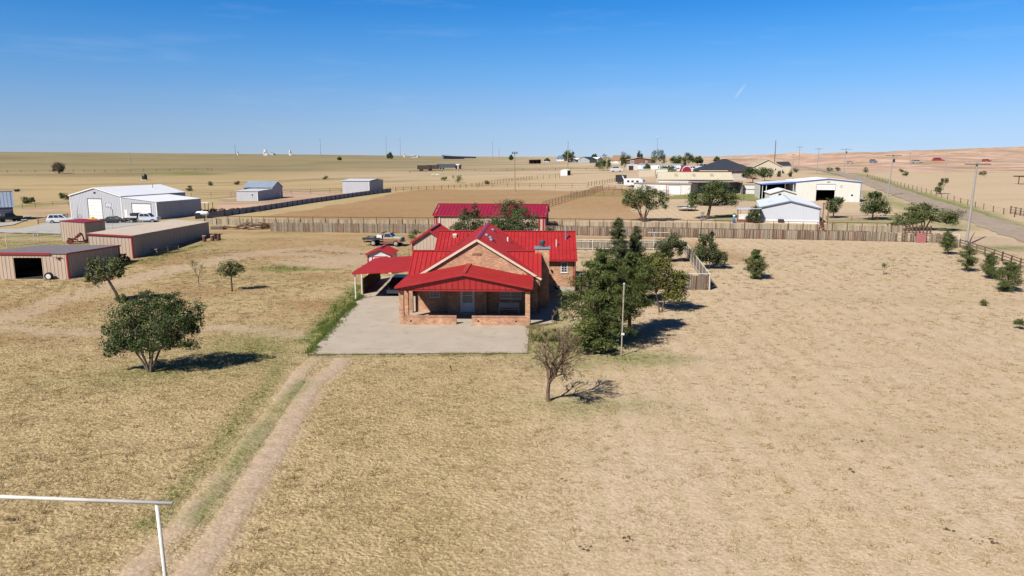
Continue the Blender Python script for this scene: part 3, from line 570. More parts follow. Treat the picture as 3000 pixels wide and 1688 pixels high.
def edge_tufts(name, pts, n, m, seed, w=.14, h=.13):
    rg = np.random.default_rng(seed); P_ = np.array(pts, float); i = rg.integers(0, len(P_) - 1, n); t = rg.random(n); x = P_[i, 0] * (1 - t) + P_[i + 1, 0] * t + rg.normal(0, w, n); y = P_[i, 1] * (1 - t) + P_[i + 1, 1] * t + rg.normal(0, w, n)
    k = vnoise(x * .9, y * .9, seed) > .42; x, y = x[k], y[k]; n = len(x); z = gz(x, y); NB = 7; V = np.zeros((n, NB, 3, 3))
    for j in range(NB):
        an = rg.random(n) * 6.283; r0 = rg.random(n) * .06; bx, by = x + np.cos(an) * r0, y + np.sin(an) * r0; a2 = rg.random(n) * 6.283; hh = h * (.4 + .9 * rg.random(n)); ln = .07 * (.4 + rg.random(n)); ox, oy = np.cos(a2) * .014, np.sin(a2) * .014
        V[:, j, 0] = np.stack([bx - ox, by - oy, z - .02], -1); V[:, j, 1] = np.stack([bx + ox, by + oy, z - .02], -1); V[:, j, 2] = np.stack([bx + np.cos(an) * ln, by + np.sin(an) * ln, z + .05 + hh], -1)
    v = V.reshape(-1, 3); o = fromnp(name, v, np.arange(len(v)).reshape(-1, 3), m); return tag(o, 'fringe of mixed grass growing over the edge of the concrete drive', 'grass', kind='stuff')
def keep_yard(x, y):
    k = ~inpoly(x, y, DRIVE_POLY); k &= ~((x > -61) & (x < -50) & (y > 82) & (y < 122)); k &= ~((x > -9.6) & (x < 6.6) & (y > 59.5) & (y < 85))
    return k
DRIVE_POLY = [(-14.59, 50.85), (-6.64, 51.04), (1.11, 51.22), (1.44, 59.15), (1.72, 59.77), (3.56, 60.91), (4.21, 66.94), (3.37, 70.85), (-10.22, 74.22), (-13.42, 83.45), (-15.00, 83.45), (-15.23, 72.85), (-15.15, 65.89)]

GRASSM = leafmat('mixed_edge_grass', (0.20, 0.20, 0.06), (0.56, 0.45, 0.22), trans=0.3)
for o_ in tufts('dry_grass', 150000, (20, 62), 0.05, 0.085, 5, (STRAW, GRASS), keep_yard): tag(o_, 'short dry straw and sparse green blades in the near yard', 'grass')
for o_ in tufts('dry_grass', 60000, (60, 116), 0.08, 0.16, 6, (STRAW, GRASS), keep_yard): tag(o_, 'dry straw tufts in the farther yard around the sheds', 'grass')
clumps('bunch_grass', 26000, (20, 105), 9, STRAW)
edge_tufts('edge_grass', [DRIVE_POLY[i] for i in (0, 1, 2)], 1500, GRASSM, 31, .16, .06)
edge_tufts('edge_grass', [DRIVE_POLY[i] for i in (0, 12, 11)], 1800, GRASS, 32, .25, .17)
edge_tufts('edge_grass', [DRIVE_POLY[i] for i in (2, 3, 4, 5, 6)], 1000, GRASSM, 33, .2, .10)
slab_ground('concrete_driveway', DRIVE_POLY, 0.06, CONC, 1.5)

# ================================================================== BUILDING TOOLS
def brickmat(name, c1, c2, mortar, sx=0.215, sz=0.075):
    c1, c2, mortar = (tuple(v * ALB for v in c) for c in (c1, c2, mortar))
    m = bpy.data.materials.new(name); m.use_nodes = True; nt = m.node_tree; N, L = nt.nodes, nt.links; b = N['Principled BSDF']
    t = N.new('ShaderNodeTexCoord'); s = N.new('ShaderNodeSeparateXYZ'); L.new(t.outputs['Object'], s.inputs[0])
    ad = N.new('ShaderNodeMath'); ad.operation = 'ADD'; L.new(s.outputs[0], ad.inputs[0]); L.new(s.outputs[1], ad.inputs[1])
    cb = N.new('ShaderNodeCombineXYZ'); L.new(ad.outputs[0], cb.inputs[0]); L.new(s.outputs[2], cb.inputs[1])
    br = N.new('ShaderNodeTexBrick'); L.new(cb.outputs[0], br.inputs['Vector']); br.inputs['Scale'].default_value = 1.0
    br.inputs['Brick Width'].default_value = sx; br.inputs['Row Height'].default_value = sz; br.inputs['Mortar Size'].default_value = 0.007; br.inputs['Mortar Smooth'].default_value = 0.2; br.inputs['Bias'].default_value = -0.1
    br.inputs['Color1'].default_value = (*c1, 1); br.inputs['Color2'].default_value = (*c2, 1); br.inputs['Mortar'].default_value = (*mortar, 1)
    n1 = N.new('ShaderNodeTexNoise'); n1.inputs['Scale'].default_value = 1.3; n1.inputs['Detail'].default_value = 6; L.new(t.outputs['Object'], n1.inputs['Vector'])
    mr = N.new('ShaderNodeMapRange'); mr.inputs['From Min'].default_value = 0.3; mr.inputs['From Max'].default_value = 0.7; mr.inputs['To Min'].default_value = 0.72; mr.inputs['To Max'].default_value = 1.22; L.new(n1.outputs[0], mr.inputs['Value'])
    mu = N.new('ShaderNodeMixRGB'); mu.blend_type = 'MULTIPLY'; mu.inputs[0].default_value = 1; L.new(br.outputs['Color'], mu.inputs[1]); L.new(mr.outputs[0], mu.inputs[2]); L.new(mu.outputs[0], b.inputs['Base Color'])
    b.inputs['Roughness'].default_value = 0.9; b.inputs['Specular IOR Level'].default_value = 0.15
    bp = N.new('ShaderNodeBump'); bp.inputs['Strength'].default_value = 0.5; bp.inputs['Distance'].default_value = 0.008; bp.invert = True; L.new(br.outputs['Fac'], bp.inputs['Height']); L.new(bp.outputs[0], b.inputs['Normal'])
    MAT[name] = m; return m
BRICK = brickmat('house_brick', (0.64, 0.345, 0.18), (0.40, 0.145, 0.085), (0.60, 0.47, 0.35))
BRICKP = brickmat('far_pink_brick', (0.50, 0.25, 0.185), (0.42, 0.19, 0.14), (0.45, 0.33, 0.27))
BRICKD = brickmat('far_dark_brick', (0.24, 0.10, 0.075), (0.18, 0.07, 0.055), (0.30, 0.22, 0.18))

def _top(tops, t):
    for (a, za), (b, zb) in zip(tops[:-1], tops[1:]):
        if a - 1e-6 <= t <= b + 1e-6: return za + (zb - za) * (t - a) / max(b - a, 1e-9)
    return tops[-1][1]
def wall(parent, A, B, zb, tops, mat_, openings=(), pitch=None, rib=0.03, ribw=0.05, joined=True, th=0.08, name='wall'):
    """upright wall A->B (outward is to the right of A->B); tops: height or [(t, z)...]; openings: (t0, t1, z0, z1)"""
    A, B = Vector(A), Vector(B); Lw = (B - A).length; d = (B - A) / Lw; n = Vector((d.y, -d.x))
    if isinstance(tops, (int, float)): tops = [(0, tops), (Lw, tops)]
    grid = [i * pitch for i in range(int(Lw / pitch) + 1)] if pitch else []
    bps = sorted(set([0.0, Lw] + [round(g, 4) for g in grid if g < Lw - 0.02] + [t for t, _ in tops if 0 <= t <= Lw] + [t for o in openings for t in o[:2]]))
    bps = [b for i, b in enumerate(bps) if i == 0 or b - bps[i - 1] > 1e-3]
    whole = MB(); out = []
    def P(t, z, off): q = A + d * t + n * off; return (q.x, q.y, z)
    for t0, t1 in zip(bps[:-1], bps[1:]):
        spans = [(zb, zb, _top(tops, t0), _top(tops, t1))]; tm = (t0 + t1) / 2
        for (a, b, z0, z1) in openings:
            if a - 1e-4 <= tm <= b + 1e-4:
                ns = []
                for (p, q, r, s) in spans:
                    if z0 > p + 1e-3: ns.append((p, q, z0, z0))
                    if z1 < min(r, s) - 1e-3: ns.append((z1, z1, r, s))
                spans = ns
        mb = whole if joined else MB()
        for (p, q, r, s) in spans:
            mb.hexa([P(t0, p, -th), P(t1, q, -th), P(t1, q, 0), P(t0, p, 0)], [P(t0, r, -th), P(t1, s, -th), P(t1, s, 0), P(t0, r, 0)])
            if pitch and rib and any(abs(t0 - g) < 1e-3 for g in grid): mb.hexa([P(t0, p, 0.001), P(t0 + ribw, q, 0.001), P(t0 + ribw, q, rib), P(t0, p, rib)], [P(t0, r, 0.001), P(t0 + ribw, r + (s - r) * ribw / max(t1 - t0, .1), 0.001), P(t0 + ribw, r, rib), P(t0, r, rib)])
        if not joined and mb.v: out.append(mb.build('wall_panel', mat_, parent))
    if joined: out.append(whole.build(name, mat_, parent))
    return out
def roof(parent, E0, E1, R0, R1, mat_, pitch=0.6, rib=0.06, ribw=0.07, th=0.06, joined=False, name='roof'):
    """sloping plane from eave E0-E1 to ridge R0-R1, laid in ribbed sheets"""
    E0, E1, R0, R1 = map(Vector, (E0, E1, R0, R1)); Lw = max((E1 - E0).length, (R1 - R0).length); n = max(1, int(round(Lw / pitch)))
    nor = (E1 - E0).cross(R0 - E0).normalized()
    if nor.z < 0: nor = -nor
    whole = MB(); out = []
    for i in range(n):
        a, b = i / n, (i + 1) / n
        q = [E0.lerp(E1, a), E0.lerp(E1, b), R0.lerp(R1, b), R0.lerp(R1, a)]
        mb = whole if joined else MB()
        mb.hexa([p - nor * th for p in q], q)
        f = ribw / (Lw / n)
        if rib: mb.hexa([q[0] + nor * .001, q[0].lerp(q[1], f) + nor * .001, q[3].lerp(q[2], f) + nor * .001, q[3] + nor * .001], [q[0] + nor * rib, q[0].lerp(q[1], f) + nor * rib, q[3].lerp(q[2], f) + nor * rib, q[3] + nor * rib])
        if not joined: out.append(mb.build('roof_panel', mat_, parent))
    if joined: out.append(whole.build(name, mat_, parent))
    return out
def window(parent, A, B, t0, t1, z0, z1, frame=None, glass=None, cols=2, rows=2, fw=0.06, name='window'):
    """window on the outer face of wall A->B: frame with sub-parts pane and sill"""
    frame = frame or WHITE; glass = glass or GLASS
    A, B = Vector(A), Vector(B); d = (B - A).normalized(); n = Vector((d.y, -d.x))
    def bx(mb, a, b, c, e, o0, o1):
        q = [A + d * a + n * o0, A + d * b + n * o0, A + d * b + n * o1, A + d * a + n * o1]
        mb.hexa([(p.x, p.y, c) for p in q], [(p.x, p.y, e) for p in q])
    f = MB(); bx(f, t0, t1, z0, z0 + fw, 0.003, 0.05); bx(f, t0, t1, z1 - fw, z1, 0.003, 0.05); bx(f, t0, t0 + fw, z0 + fw, z1 - fw, 0.003, 0.05); bx(f, t1 - fw, t1, z0 + fw, z1 - fw, 0.003, 0.05)
    iw = (t1 - t0 - 2 * fw) / cols; ih = (z1 - z0 - 2 * fw) / rows; mw = 0.028
    for i in range(1, cols): bx(f, t0 + fw + iw * i - mw / 2, t0 + fw + iw * i + mw / 2, z0 + fw, z1 - fw, 0.003, 0.035)
    for j in range(1, rows): bx(f, t0 + fw, t1 - fw, z0 + fw + ih * j - mw / 2, z0 + fw + ih * j + mw / 2, 0.004, 0.034)
    fo = f.build(name, frame, parent)
    g = MB(); bx(g, t0 + fw * .5, t1 - fw * .5, z0 + fw * .5, z1 - fw * .5, 0.002, 0.014); g.build('pane', glass, fo)
    s = MB(); bx(s, t0 - 0.05, t1 + 0.05, z0 - 0.05, z0 - 0.001, 0.002, 0.09); s.build('sill', frame, fo)
    return fo
def wallbox(parent, A, B, t0, t1, z0, z1, o0, o1, mat_, name):
    A, B = Vector(A), Vector(B); d = (B - A).normalized(); n = Vector((d.y, -d.x)); mb = MB()
    q = [A + d * t0 + n * o0, A + d * t1 + n * o0, A + d * t1 + n * o1, A + d * t0 + n * o1]
    mb.hexa([(p.x, p.y, z0) for p in q], [(p.x, p.y, z1) for p in q]); return mb.build(name, mat_, parent)
def rolldoor(parent, A, B, t0, t1, z0, z1, mat_=None, sections=4, o=0.0, trim=None):
    """sectional door: panels with grooves between, framed"""
    mat_ = mat_ or WHITE; A, B = Vector(A), Vector(B); d = (B - A).normalized(); n = Vector((d.y, -d.x)); h = (z1 - z0) / sections
    root = MB()
    for i in range(sections):
        q = [A + d * t0 + n * (o - 0.05), A + d * t1 + n * (o - 0.05), A + d * t1 + n * (o + 0.004), A + d * t0 + n * (o + 0.004)]
        root.hexa([(p.x, p.y, z0 + i * h + 0.015) for p in q], [(p.x, p.y, z0 + (i + 1) * h - 0.015) for p in q])
    ob = root.build('garage_door', mat_, parent)
    if trim:
        f = MB()
        for a, b, c, e in ((t0 - .12, t0, z0, z1 + .14), (t1, t1 + .12, z0, z1 + .14), (t0, t1, z1, z1 + .14)):
            q = [A + d * a + n * 0.004, A + d * b + n * 0.004, A + d * b + n * 0.06, A + d * a + n * 0.06]
            f.hexa([(p.x, p.y, c) for p in q], [(p.x, p.y, e) for p in q])
        f.build('door_frame', trim, ob)
    return ob
def frame_at(A, B):
    """origin and yaw of a building whose front runs A (left) -> B (right)"""
    return (A[0], A[1]), math.atan2(B[1] - A[1], B[0] - A[0]), math.hypot(B[0] - A[0], B[1] - A[1])
def gable(name, label, cat, A, B, depth, eave, rise, wmat, rmat, trim=None, ridge='depth', over=0.3, pitch=None, rpitch=0.9, joined=True, front=(), right=(), left=(), zoff=0.0, sidemat=None, group=None, rjoined=True, floor=-0.8):
    """gabled building; ridge runs away from the front ('depth') or along it ('width'). Returns root, width"""
    o, yaw, W = frame_at(A, B)
    root = thing(name, label, cat, (o[0], o[1], gz(*o) + zoff), yaw, group)
    sm = sidemat or wmat
    ap = eave + rise
    ft = [(0, eave), (W / 2, ap), (W, eave)] if ridge == 'depth' else eave
    st = eave if ridge == 'depth' else [(0, eave), (depth / 2, ap), (depth, eave)]
    wall(root, (0, 0), (W, 0), floor, ft, wmat, front, pitch, joined=joined)
    wall(root, (W, 0), (W, depth), floor, st, sm, right, pitch, joined=joined)
    wall(root, (W, depth), (0, depth), floor, ft, sm, (), None)
    wall(root, (0, depth), (0, 0), floor, st, wmat, left, pitch, joined=True)
    if ridge == 'depth':
        s = rise / (W / 2); e = eave - s * over
        roof(root, (-over, depth + over, e), (-over, -over, e), (W / 2, depth + over, ap), (W / 2, -over, ap), rmat, rpitch, joined=rjoined)
        roof(root, (W + over, -over, e), (W + over, depth + over, e), (W / 2, -over, ap), (W / 2, depth + over, ap), rmat, rpitch, joined=rjoined)
        if trim:
            mb = MB()
            for x0, x1, z0, z1 in ((-over, W / 2, e, ap), (W / 2, W + over, ap, e)): mb.beam((x0, -over - 0.02, z0 - 0.11), (x1, -over - 0.02, z1 - 0.11), 0.05, 0.20)
            mb.build('rake_trim', trim, root)
        mb = MB(); mb.beam((W / 2, -over, ap + 0.03), (W / 2, depth + over, ap + 0.03), 0.34, 0.07); mb.build('ridge_cap', rmat, root)
    else:
        s = rise / (depth / 2); e = eave - s * over
        roof(root, (-over, -over, e), (W + over, -over, e), (-over, depth / 2, ap), (W + over, depth / 2, ap), rmat, rpitch, joined=rjoined)
        roof(root, (W + over, depth + over, e), (-over, depth + over, e), (W + over, depth / 2, ap), (-over, depth / 2, ap), rmat, rpitch, joined=rjoined)
        if trim:
            mb = MB(); mb.box(-over, W + over, -over - 0.05, -over + 0.01, e - 0.2, e - 0.01); mb.build('fascia', trim, root)
        mb = MB(); mb.beam((-over, depth / 2, ap + 0.03), (W + over, depth / 2, ap + 0.03), 0.34, 0.07); mb.build('ridge_cap', rmat, root)
    if trim:
        for x, y in ((0, 0), (W, 0)):
            mb = MB(); mb.box(x - 0.07, x + 0.07, -0.045, 0.09, -0.4, eave - 0.02); mb.build('corner_trim', trim, root)
    return root, W

# ================================================================== THE BRICK HOUSE
HO = (-4.0, 60.0); HY = R(-2.0)
house = thing('brick_house', 'buff brick house with red metal roofs and a gabled front porch', 'house', (HO[0], HO[1], 0.0), HY)
def hb(name, m, *boxes, parent=house):
    mb = MB()
    for b in boxes: mb.box(*b)
    return mb.build(name, m, parent)
C = 0.7; EV = 3.3; AP = 6.75; HW = 5.65; SL = (AP - EV) / HW
L0, R0_ = C - HW, C + HW
# slab and parapet
hb('porch_floor', CONC, (-5.5, 5.5, 0.02, 4.96, -0.2, 0.13))
hb('entrance_step', CONCG, (-0.64, 0.62, -0.25, 0.015, -0.1, 0.11))
hb('threshold', CONCG, (-0.9, 0.62, 4.05, 4.39, 0.131, 0.25))
CAPB = brickmat('rowlock_brick', (0.52, 0.26, 0.14), (0.34, 0.14, 0.085), (0.55, 0.44, 0.32), 0.075, 0.22)
for x0, x1 in ((-5.09, -0.68), (0.64, 5.09)):
    w_ = hb('porch_parapet', BRICK, (x0, x1, 0.0, 0.24, -0.1, 0.74)); hb('brick_coping', CAPB, (x0 - .015, x1 + .015, -0.025, 0.265, 0.742, 0.85), parent=w_)
for k, (x, z) in enumerate(((-4.9 + .3, 0.33), (1.1, 0.36), (4.25, 0.36))):
    hb('vent_block', DARK, (x, x + 0.14, -0.012, 0.03, z, z + 0.14))
for sx in (-1, 1):
    for y in (0.0, 2.2, 4.5):
        x0 = -5.5 if sx < 0 else 5.11
        hb('porch_pillar', BRICK, (x0, x0 + 0.39, y, y + 0.39, -0.1, 3.0))
# beams and ceiling
hb('porch_beam', REDT, (-5.5, 5.5, -0.2, 0.34, 3.002, 3.16)); hb('porch_beam', REDT, (-5.5, -5.2, 0.341, 4.95, 3.002, 3.16)); hb('porch_beam', REDT, (5.2, 5.5, 0.341, 4.95, 3.002, 3.16))
hb('porch_ceiling', mat('porch_ceiling_board', (0.32, 0.20, 0.15), 0.8), (-5.19, 5.19, 0.345, 4.95, 3.10, 3.15))
# porch gable siding in red vertical sheets
PA = 4.52; PE = 3.40; PW = 5.6; ps = (PA - PE) / PW
for i in range(22):
    x0 = -5.39 + i * 0.49; x1 = x0 + 0.47
    zt = lambda x: 4.46 - ps * abs(x) * 1.02 - 0.10
    mb = MB(); pts = [(x0, 3.17), (x1, 3.17), (x1, zt(x1))] + ([(0, zt(0))] if x0 < 0 < x1 else []) + [(x0, zt(x0))]
    mb.prism(pts, -0.24, -0.21, 'Y'); mb.box(x0 + .0, x0 + .05, -0.27, -0.241, 3.17, min(zt(x0), zt(x0 + .05))); mb.build('siding_panel', RED, house)
# porch roof
roof(house, (-PW - .1, 4.99, PE - .02), (-PW - .1, -0.46, PE - .02), (0, 4.99, PA), (0, -0.46, PA), RED, 0.46)
roof(house, (PW + .1, -0.46, PE - .02), (PW + .1, 4.99, PE - .02), (0, -0.46, PA), (0, 4.99, PA), RED, 0.46)
mb = MB(); mb.beam((-PW - .1, -0.49, PE - 0.09), (0, -0.49, PA - 0.07), 0.05, 0.17); mb.beam((0, -0.49, PA - 0.07), (PW + .1, -0.49, PE - 0.09), 0.05, 0.17); mb.build('rake_trim', RED, house)
mb = MB(); mb.beam((-PW - .13, -0.5, PE - .09), (-PW - .13, 4.98, PE - .09), 0.05, 0.15); mb.build('fascia', RED, house)
mb = MB(); mb.beam((PW + .13, -0.5, PE - .09), (PW + .13, 4.98, PE - .09), 0.05, 0.15); mb.build('fascia', RED, house)
mb = MB(); mb.beam((0, -0.5, PA + .045), (0, 4.98, PA + .045), 0.36, 0.06); mb.build('ridge_cap', RED, house)
# front gable wall
FW = ((L0, 5.0), (R0_, 5.0))
wall(house, *FW, -0.2, [(0, EV), (HW, AP - .1), (2 * HW, EV)], BRICK, [(-3.62 - L0, -2.74 - L0, 1.5, 2.5), (2.75 - L0, 4.66 - L0, 1.42, 2.5)], th=0.25)
window(house, *FW, -3.64 - L0, -2.72 - L0, 1.48, 2.52, WHITEP, CURT, 3, 4, 0.05)
window(house, *FW, 2.73 - L0, 3.70 - L0, 1.40, 2.52, WHITEP, CURT, 4, 4, 0.05); window(house, *FW, 3.71 - L0, 4.68 - L0, 1.40, 2.52, WHITEP, CURT, 4, 4, 0.05)
for k in range(9): hb('vent_brick', mat('dark_brick_%d' % k, (0.22, 0.09, 0.06), 0.9) if k == 0 else MAT['dark_brick_0'], (C - 0.42 + k * 0.098, C - 0.42 + k * 0.098 + 0.05, 4.975, 5.0 - .001, 5.28, 5.52))
# entrance block
hb('entrance_wall', BRICK, (-1.93, -0.78, 4.4, 4.995, -0.1, 3.1)); hb('entrance_wall', BRICK, (0.48, 1.55, 4.4, 4.995, -0.1, 3.1)); hb('entrance_wall', BRICK, (-0.78, 0.48, 4.4, 4.995, 2.42, 3.1))
df = MB(); df.box(-0.78, -0.66, 4.36, 4.6, 0.25, 2.42); df.box(0.36, 0.48, 4.36, 4.6, 0.25, 2.42); df.box(-0.66, 0.36, 4.36, 4.6, 2.32, 2.42)
door = df.build('door_frame', WHITE, house)
DOORW = mat('storm_door_white', (0.72, 0.72, 0.74), 0.4, 0.4, var=0.04)
hb('door_leaf', DOORW, (-0.66, -0.56, 4.45, 4.5, 0.25, 2.32), (0.26, 0.36, 4.45, 4.5, 0.25, 2.32), (-0.56, 0.26, 4.45, 4.5, 0.25, 1.08), (-0.56, 0.26, 4.45, 4.5, 1.74, 1.80), (-0.56, 0.26, 4.45, 4.5, 2.22, 2.32), parent=door)
hb('pane', CURT, (-0.56, 0.26, 4.47, 4.49, 1.08, 1.74), parent=door); hb('pane', CURT, (-0.56, 0.26, 4.47, 4.49, 1.80, 2.22), parent=door); hb('door_handle', DARK, (0.29, 0.33, 4.41, 4.449, 1.28, 1.42), parent=door)
pl = hb('address_plaque', CREAM, (0.76, 1.24, 4.355, 4.398, 1.92, 2.27)); hb('plaque_face', mat('plaque_brown', (0.42, 0.33, 0.24), 0.8, var=0.3, scale=9), (0.81, 1.19, 4.345, 4.3548, 1.97, 2.22), parent=pl)
# main body walls
wall(house, (R0_, 5.0), (R0_, 16.0), -0.2, EV, BRICK, th=0.2); wall(house, (L0, 16.0), (L0, 5.0), -0.2, EV, BRICK, th=0.2)
# transverse gable over the body: ridge across, gable ends left and right
TZ, TY = 5.2, 7.85; ts = (TZ - EV) / 2.85
for sx, x in ((1, R0_), (-1, L0)):
    mb = MB(); mb.prism([(5.02, EV), (10.68, EV), (TY, TZ - .1)], x - .1 if sx > 0 else x, x if sx > 0 else x + .1, 'X'); mb.build('gable_wall', BRICK, house)
roof(house, (L0 - .55, 4.75, EV + .15), (C - .2, 4.75, EV + .15), (L0 - .55, TY, TZ + .15), (C - .2, TY, TZ + .15), RED, 0.42)
roof(house, (C + .2, 4.75, EV + .15), (R0_ + .12, 4.75, EV + .15), (C + .2, TY, TZ + .15), (R0_ + .12, TY, TZ + .15), RED, 0.42)
roof(house, (R0_ + .12, 10.9, EV + .15), (L0 - .55, 10.9, EV + .15), (R0_ + .12, TY, TZ + .15), (L0 - .55, TY, TZ + .15), RED, 0.42, joined=True)
mb = MB(); mb.beam((L0 - .55, TY, TZ + .19), (R0_ + .12, TY, TZ + .19), 0.3, 0.06); mb.build('ridge_cap', RED, house)
hb('eave_return', CREAM, (L0 - .53, L0 + .35, 4.72, 4.98, EV - .12, EV + .10))
mb = MB(); mb.beam((L0 - .58, 4.75, EV + .08), (L0 - .58, TY, TZ + .08), .05, .18); mb.beam((L0 - .58, TY, TZ + .08), (L0 - .58, 10.9, EV + .08), .05, .18); mb.build('rake_trim', RED, house)
# main gable roof, ridge running back
MO = 0.3; zE = EV + .12 - SL * MO
roof(house, (L0 - MO, 21.0, zE), (L0 - MO, 4.86, zE), (C, 21.0, AP + .12), (C, 4.86, AP + .12), RED, 0.5)
roof(house, (R0_ + MO * .4, 4.86, zE + SL * MO * .6), (R0_ + MO * .4, 21.0, zE + SL * MO * .6), (C, 4.86, AP + .12), (C, 21.0, AP + .12), RED, 0.5)
mb = MB(); mb.beam((L0 - MO, 4.81, zE - .16), (C, 4.81, AP - .04), .06, .20); mb.beam((C, 4.81, AP - .04), (R0_ + .12, 4.81, zE + SL * .18 - .16), .06, .20); mb.build('rake_board', CREAM, house)
mb = MB(); mb.beam((L0 - MO, 4.84, zE - .02), (C, 4.84, AP + .10), .10, .09); mb.beam((C, 4.84, AP + .10), (R0_ + .12, 4.84, zE + SL * .18 - .02), .10, .09); mb.build('rake_trim', RED, house)
mb = MB(); mb.add([(C - .2, 4.82, AP + .07), (C, 4.82, AP + .19), (C + .2, 4.82, AP + .07), (C - .2, 20.4, AP + .07), (C, 20.4, AP + .19), (C + .2, 20.4, AP + .07)], [(0, 1, 4, 3), (1, 2, 5, 4), (0, 2, 1), (3, 4, 5)])
mb.build('ridge_cap', mat('ridge_metal', (0.36, 0.03, 0.045), 0.45, 0.4, var=0.05), house)
# rear block
BX0, BX1, BY0, BY1 = -4.5, 10.0, 15.8, 24.6; BE, BR = 3.6, 5.85; bm_ = (BY0 + BY1) / 2
wall(house, (BX0, BY0), (BX1, BY0), 0.58, BE - .02, BRICK, th=0.2); wall(house, (BX1, BY0), (BX1, BY1), 0.58, [(0, BE), (4.4, BR - .1), (8.8, BE)], BRICK, th=0.2)
wall(house, (BX0, BY1), (BX0, BY0), 0.0, [(0, BE), (4.4, BR - .1), (8.8, BE)], BRICK, th=0.2); wall(house, (BX1, BY1), (BX0, BY1), 0.58, BE, BRICK, th=0.2)
hb('foundation', CONCG, (BX0 + .02, BX1 + .03, BY0 - .03, BY1, -0.3, 0.578))
window(house, (BX0, BY0), (BX1, BY0), 8.55 - BX0, 9.25 - BX0, 2.1, 3.2, WHITE, GLASS, 2, 4, 0.08)
bs = (BR - BE) / 4.4; yk = BY0 + 1.2; zk = BE + bs * 1.2
roof(house, (BX0 - .3, BY0 - .45, BE - .05), (BX1 + .25, BY0 - .45, BE - .05), (BX0 - .3, yk, zk + .08), (BX1 + .25, yk, zk + .08), RED, 0.40)
roof(house, (BX0 - .3, yk, zk + .10), (BX1 + .25, yk, zk + .10), (BX0 - .3, bm_, BR + .12), (BX1 + .25, bm_, BR + .12), RED, 0.40)
roof(house, (BX1 + .25, BY1 + .4, BE - .08), (BX0 - .3, BY1 + .4, BE - .08), (BX1 + .25, bm_, BR + .12), (BX0 - .3, bm_, BR + .12), RED, 0.40, joined=True)
mb = MB(); mb.beam((BX0 - .3, bm_, BR + .16), (BX1 + .25, bm_, BR + .16), .3, .06); mb.build('ridge_cap', RED, house)
hb('fascia', REDT, (R0_ + .2, BX1 + .25, BY0 - .5, BY0 - .455, BE - .25, BE - .06)); mb = MB(); mb.tube([(BX1 + .06, BY0 - .08, 0.3), (BX1 + .06, BY0 - .08, BE - .2)], .06, 6); mb.build('downspout', REDT, house)
# chimney
hb('chimney', BRICK, (5.88, 7.2, 7.6, 8.5, 4.05, 5.6), (6.36, 7.2, 7.6, 8.5, -0.2, 4.05))
ch = hb('chimney_cap', mat('blue_grey_slab', (0.30, 0.34, 0.40), 0.5, 0.5, metal=0.3), (5.8, 7.28, 7.52, 8.58, 5.602, 5.76))
mb = MB(); mb.lathe((6.54, 8.05, 5.76), [(0.30, 0), (0.20, 0.10), (0.20, 0.24), (0.27, 0.26), (0.29, 0.52), (0.24, 0.58)], 14); mb.build('chimney_flue', mat('dull_dark_steel', (0.10, 0.12, 0.13), 0.45, 0.5, metal=0.5), ch)
# roof vents and pipes
def on_r(x): return AP + .12 - SL * (x - C)
def on_l(x): return AP + .12 - SL * (C - x)
VENT = mat('vent_grey', (0.22, 0.23, 0.27), 0.5, 0.4, metal=0.2)
for x, y in ((1.45, 16.3), (1.6, 9.7), (1.75, 8.6), (1.25, 9.9)):
    mb = MB(); z = on_r(x); mb.lathe((x, y, z + .06), [(.24, -.14), (.24, 0), (.21, .10), (.13, .17), (.03, .19)], 10); mb.build('roof_vent', VENT, house, True)
for x, y in ((-1.25, 17.5), (-1.45, 14.0), (-1.6, 11.5)):
    mb = MB(); mb.obox((x, y, on_l(x) + .05), (0.42, 0.34, 0.10), ry=-math.atan(SL)); mb.build('roof_vent', DARK, house)
mb = MB(); mb.tube([(3.05, 15.0, on_r(3.05) - .1), (3.05, 15.0, on_r(3.05) + .45)], .09, 8); mb.build('vent_pipe', WHITE, house)
zz = lambda y: BE + bs * (y - BY0) + .1
mb = MB(); mb.tube([(8.1, 17.6, zz(17.6) - .1), (8.1, 17.6, zz(17.6) + .75)], .05, 8); mb.build('vent_pipe', WHITE, house)
mb = MB(); mb.tube([(9.15, 18.8, zz(18.8) - .1), (9.15, 18.8, zz(18.8) + .85)], .10, 10); mb.lathe((9.15, 18.8, zz(18.8) + .85), [(.13, 0), (.16, .06), (.04, .16)], 10); mb.build('flue_pipe', VENT, house)
mb = MB(); mb.obox((-2.9, 19.2, zz(19.2) + .14), (0.42, 0.40, 0.30), rx=0.3); mb.build('box_vent', CREAM, house)
# wall lamp and bin in the recess
hb('wall_lamp', DARK, (7.5, 7.62, 15.6, 15.795, 2.25, 2.45))
bn = thing('trash_bin', 'dark upright bin in the shaded recess right of the chimney', 'bin', (2.95, 72.9, 0.06))
mb = MB(); mb.hexa([(-.22, -.25, 0), (.22, -.25, 0), (.22, .25, 0), (-.22, .25, 0)], [(-.28, -.32, 1.05), (.28, -.32, 1.05), (.28, .32, 1.05), (-.28, .32, 1.05)]); mb.build('body', DARK, bn)
mb = MB(); mb.hexa([(-.30, -.35, 1.055), (.30, -.35, 1.055), (.30, .36, 1.055), (-.30, .36, 1.055)], [(-.25, -.28, 1.14), (.25, -.28, 1.14), (.25, .30, 1.14), (-.25, .30, 1.14)]); mb.build('lid', DARK, bn)
for s in (-1, 1): mb = MB(); mb.lathe((s * .22, .28, .1), [(.10, -.03), (.10, .03)], 12, 'X'); mb.build('wheel', BLACKR, bn)
gr = thing('barbecue_grill', 'small dark kettle grill by the shaded side wall', 'grill', (4.6, 73.6, 0.08))
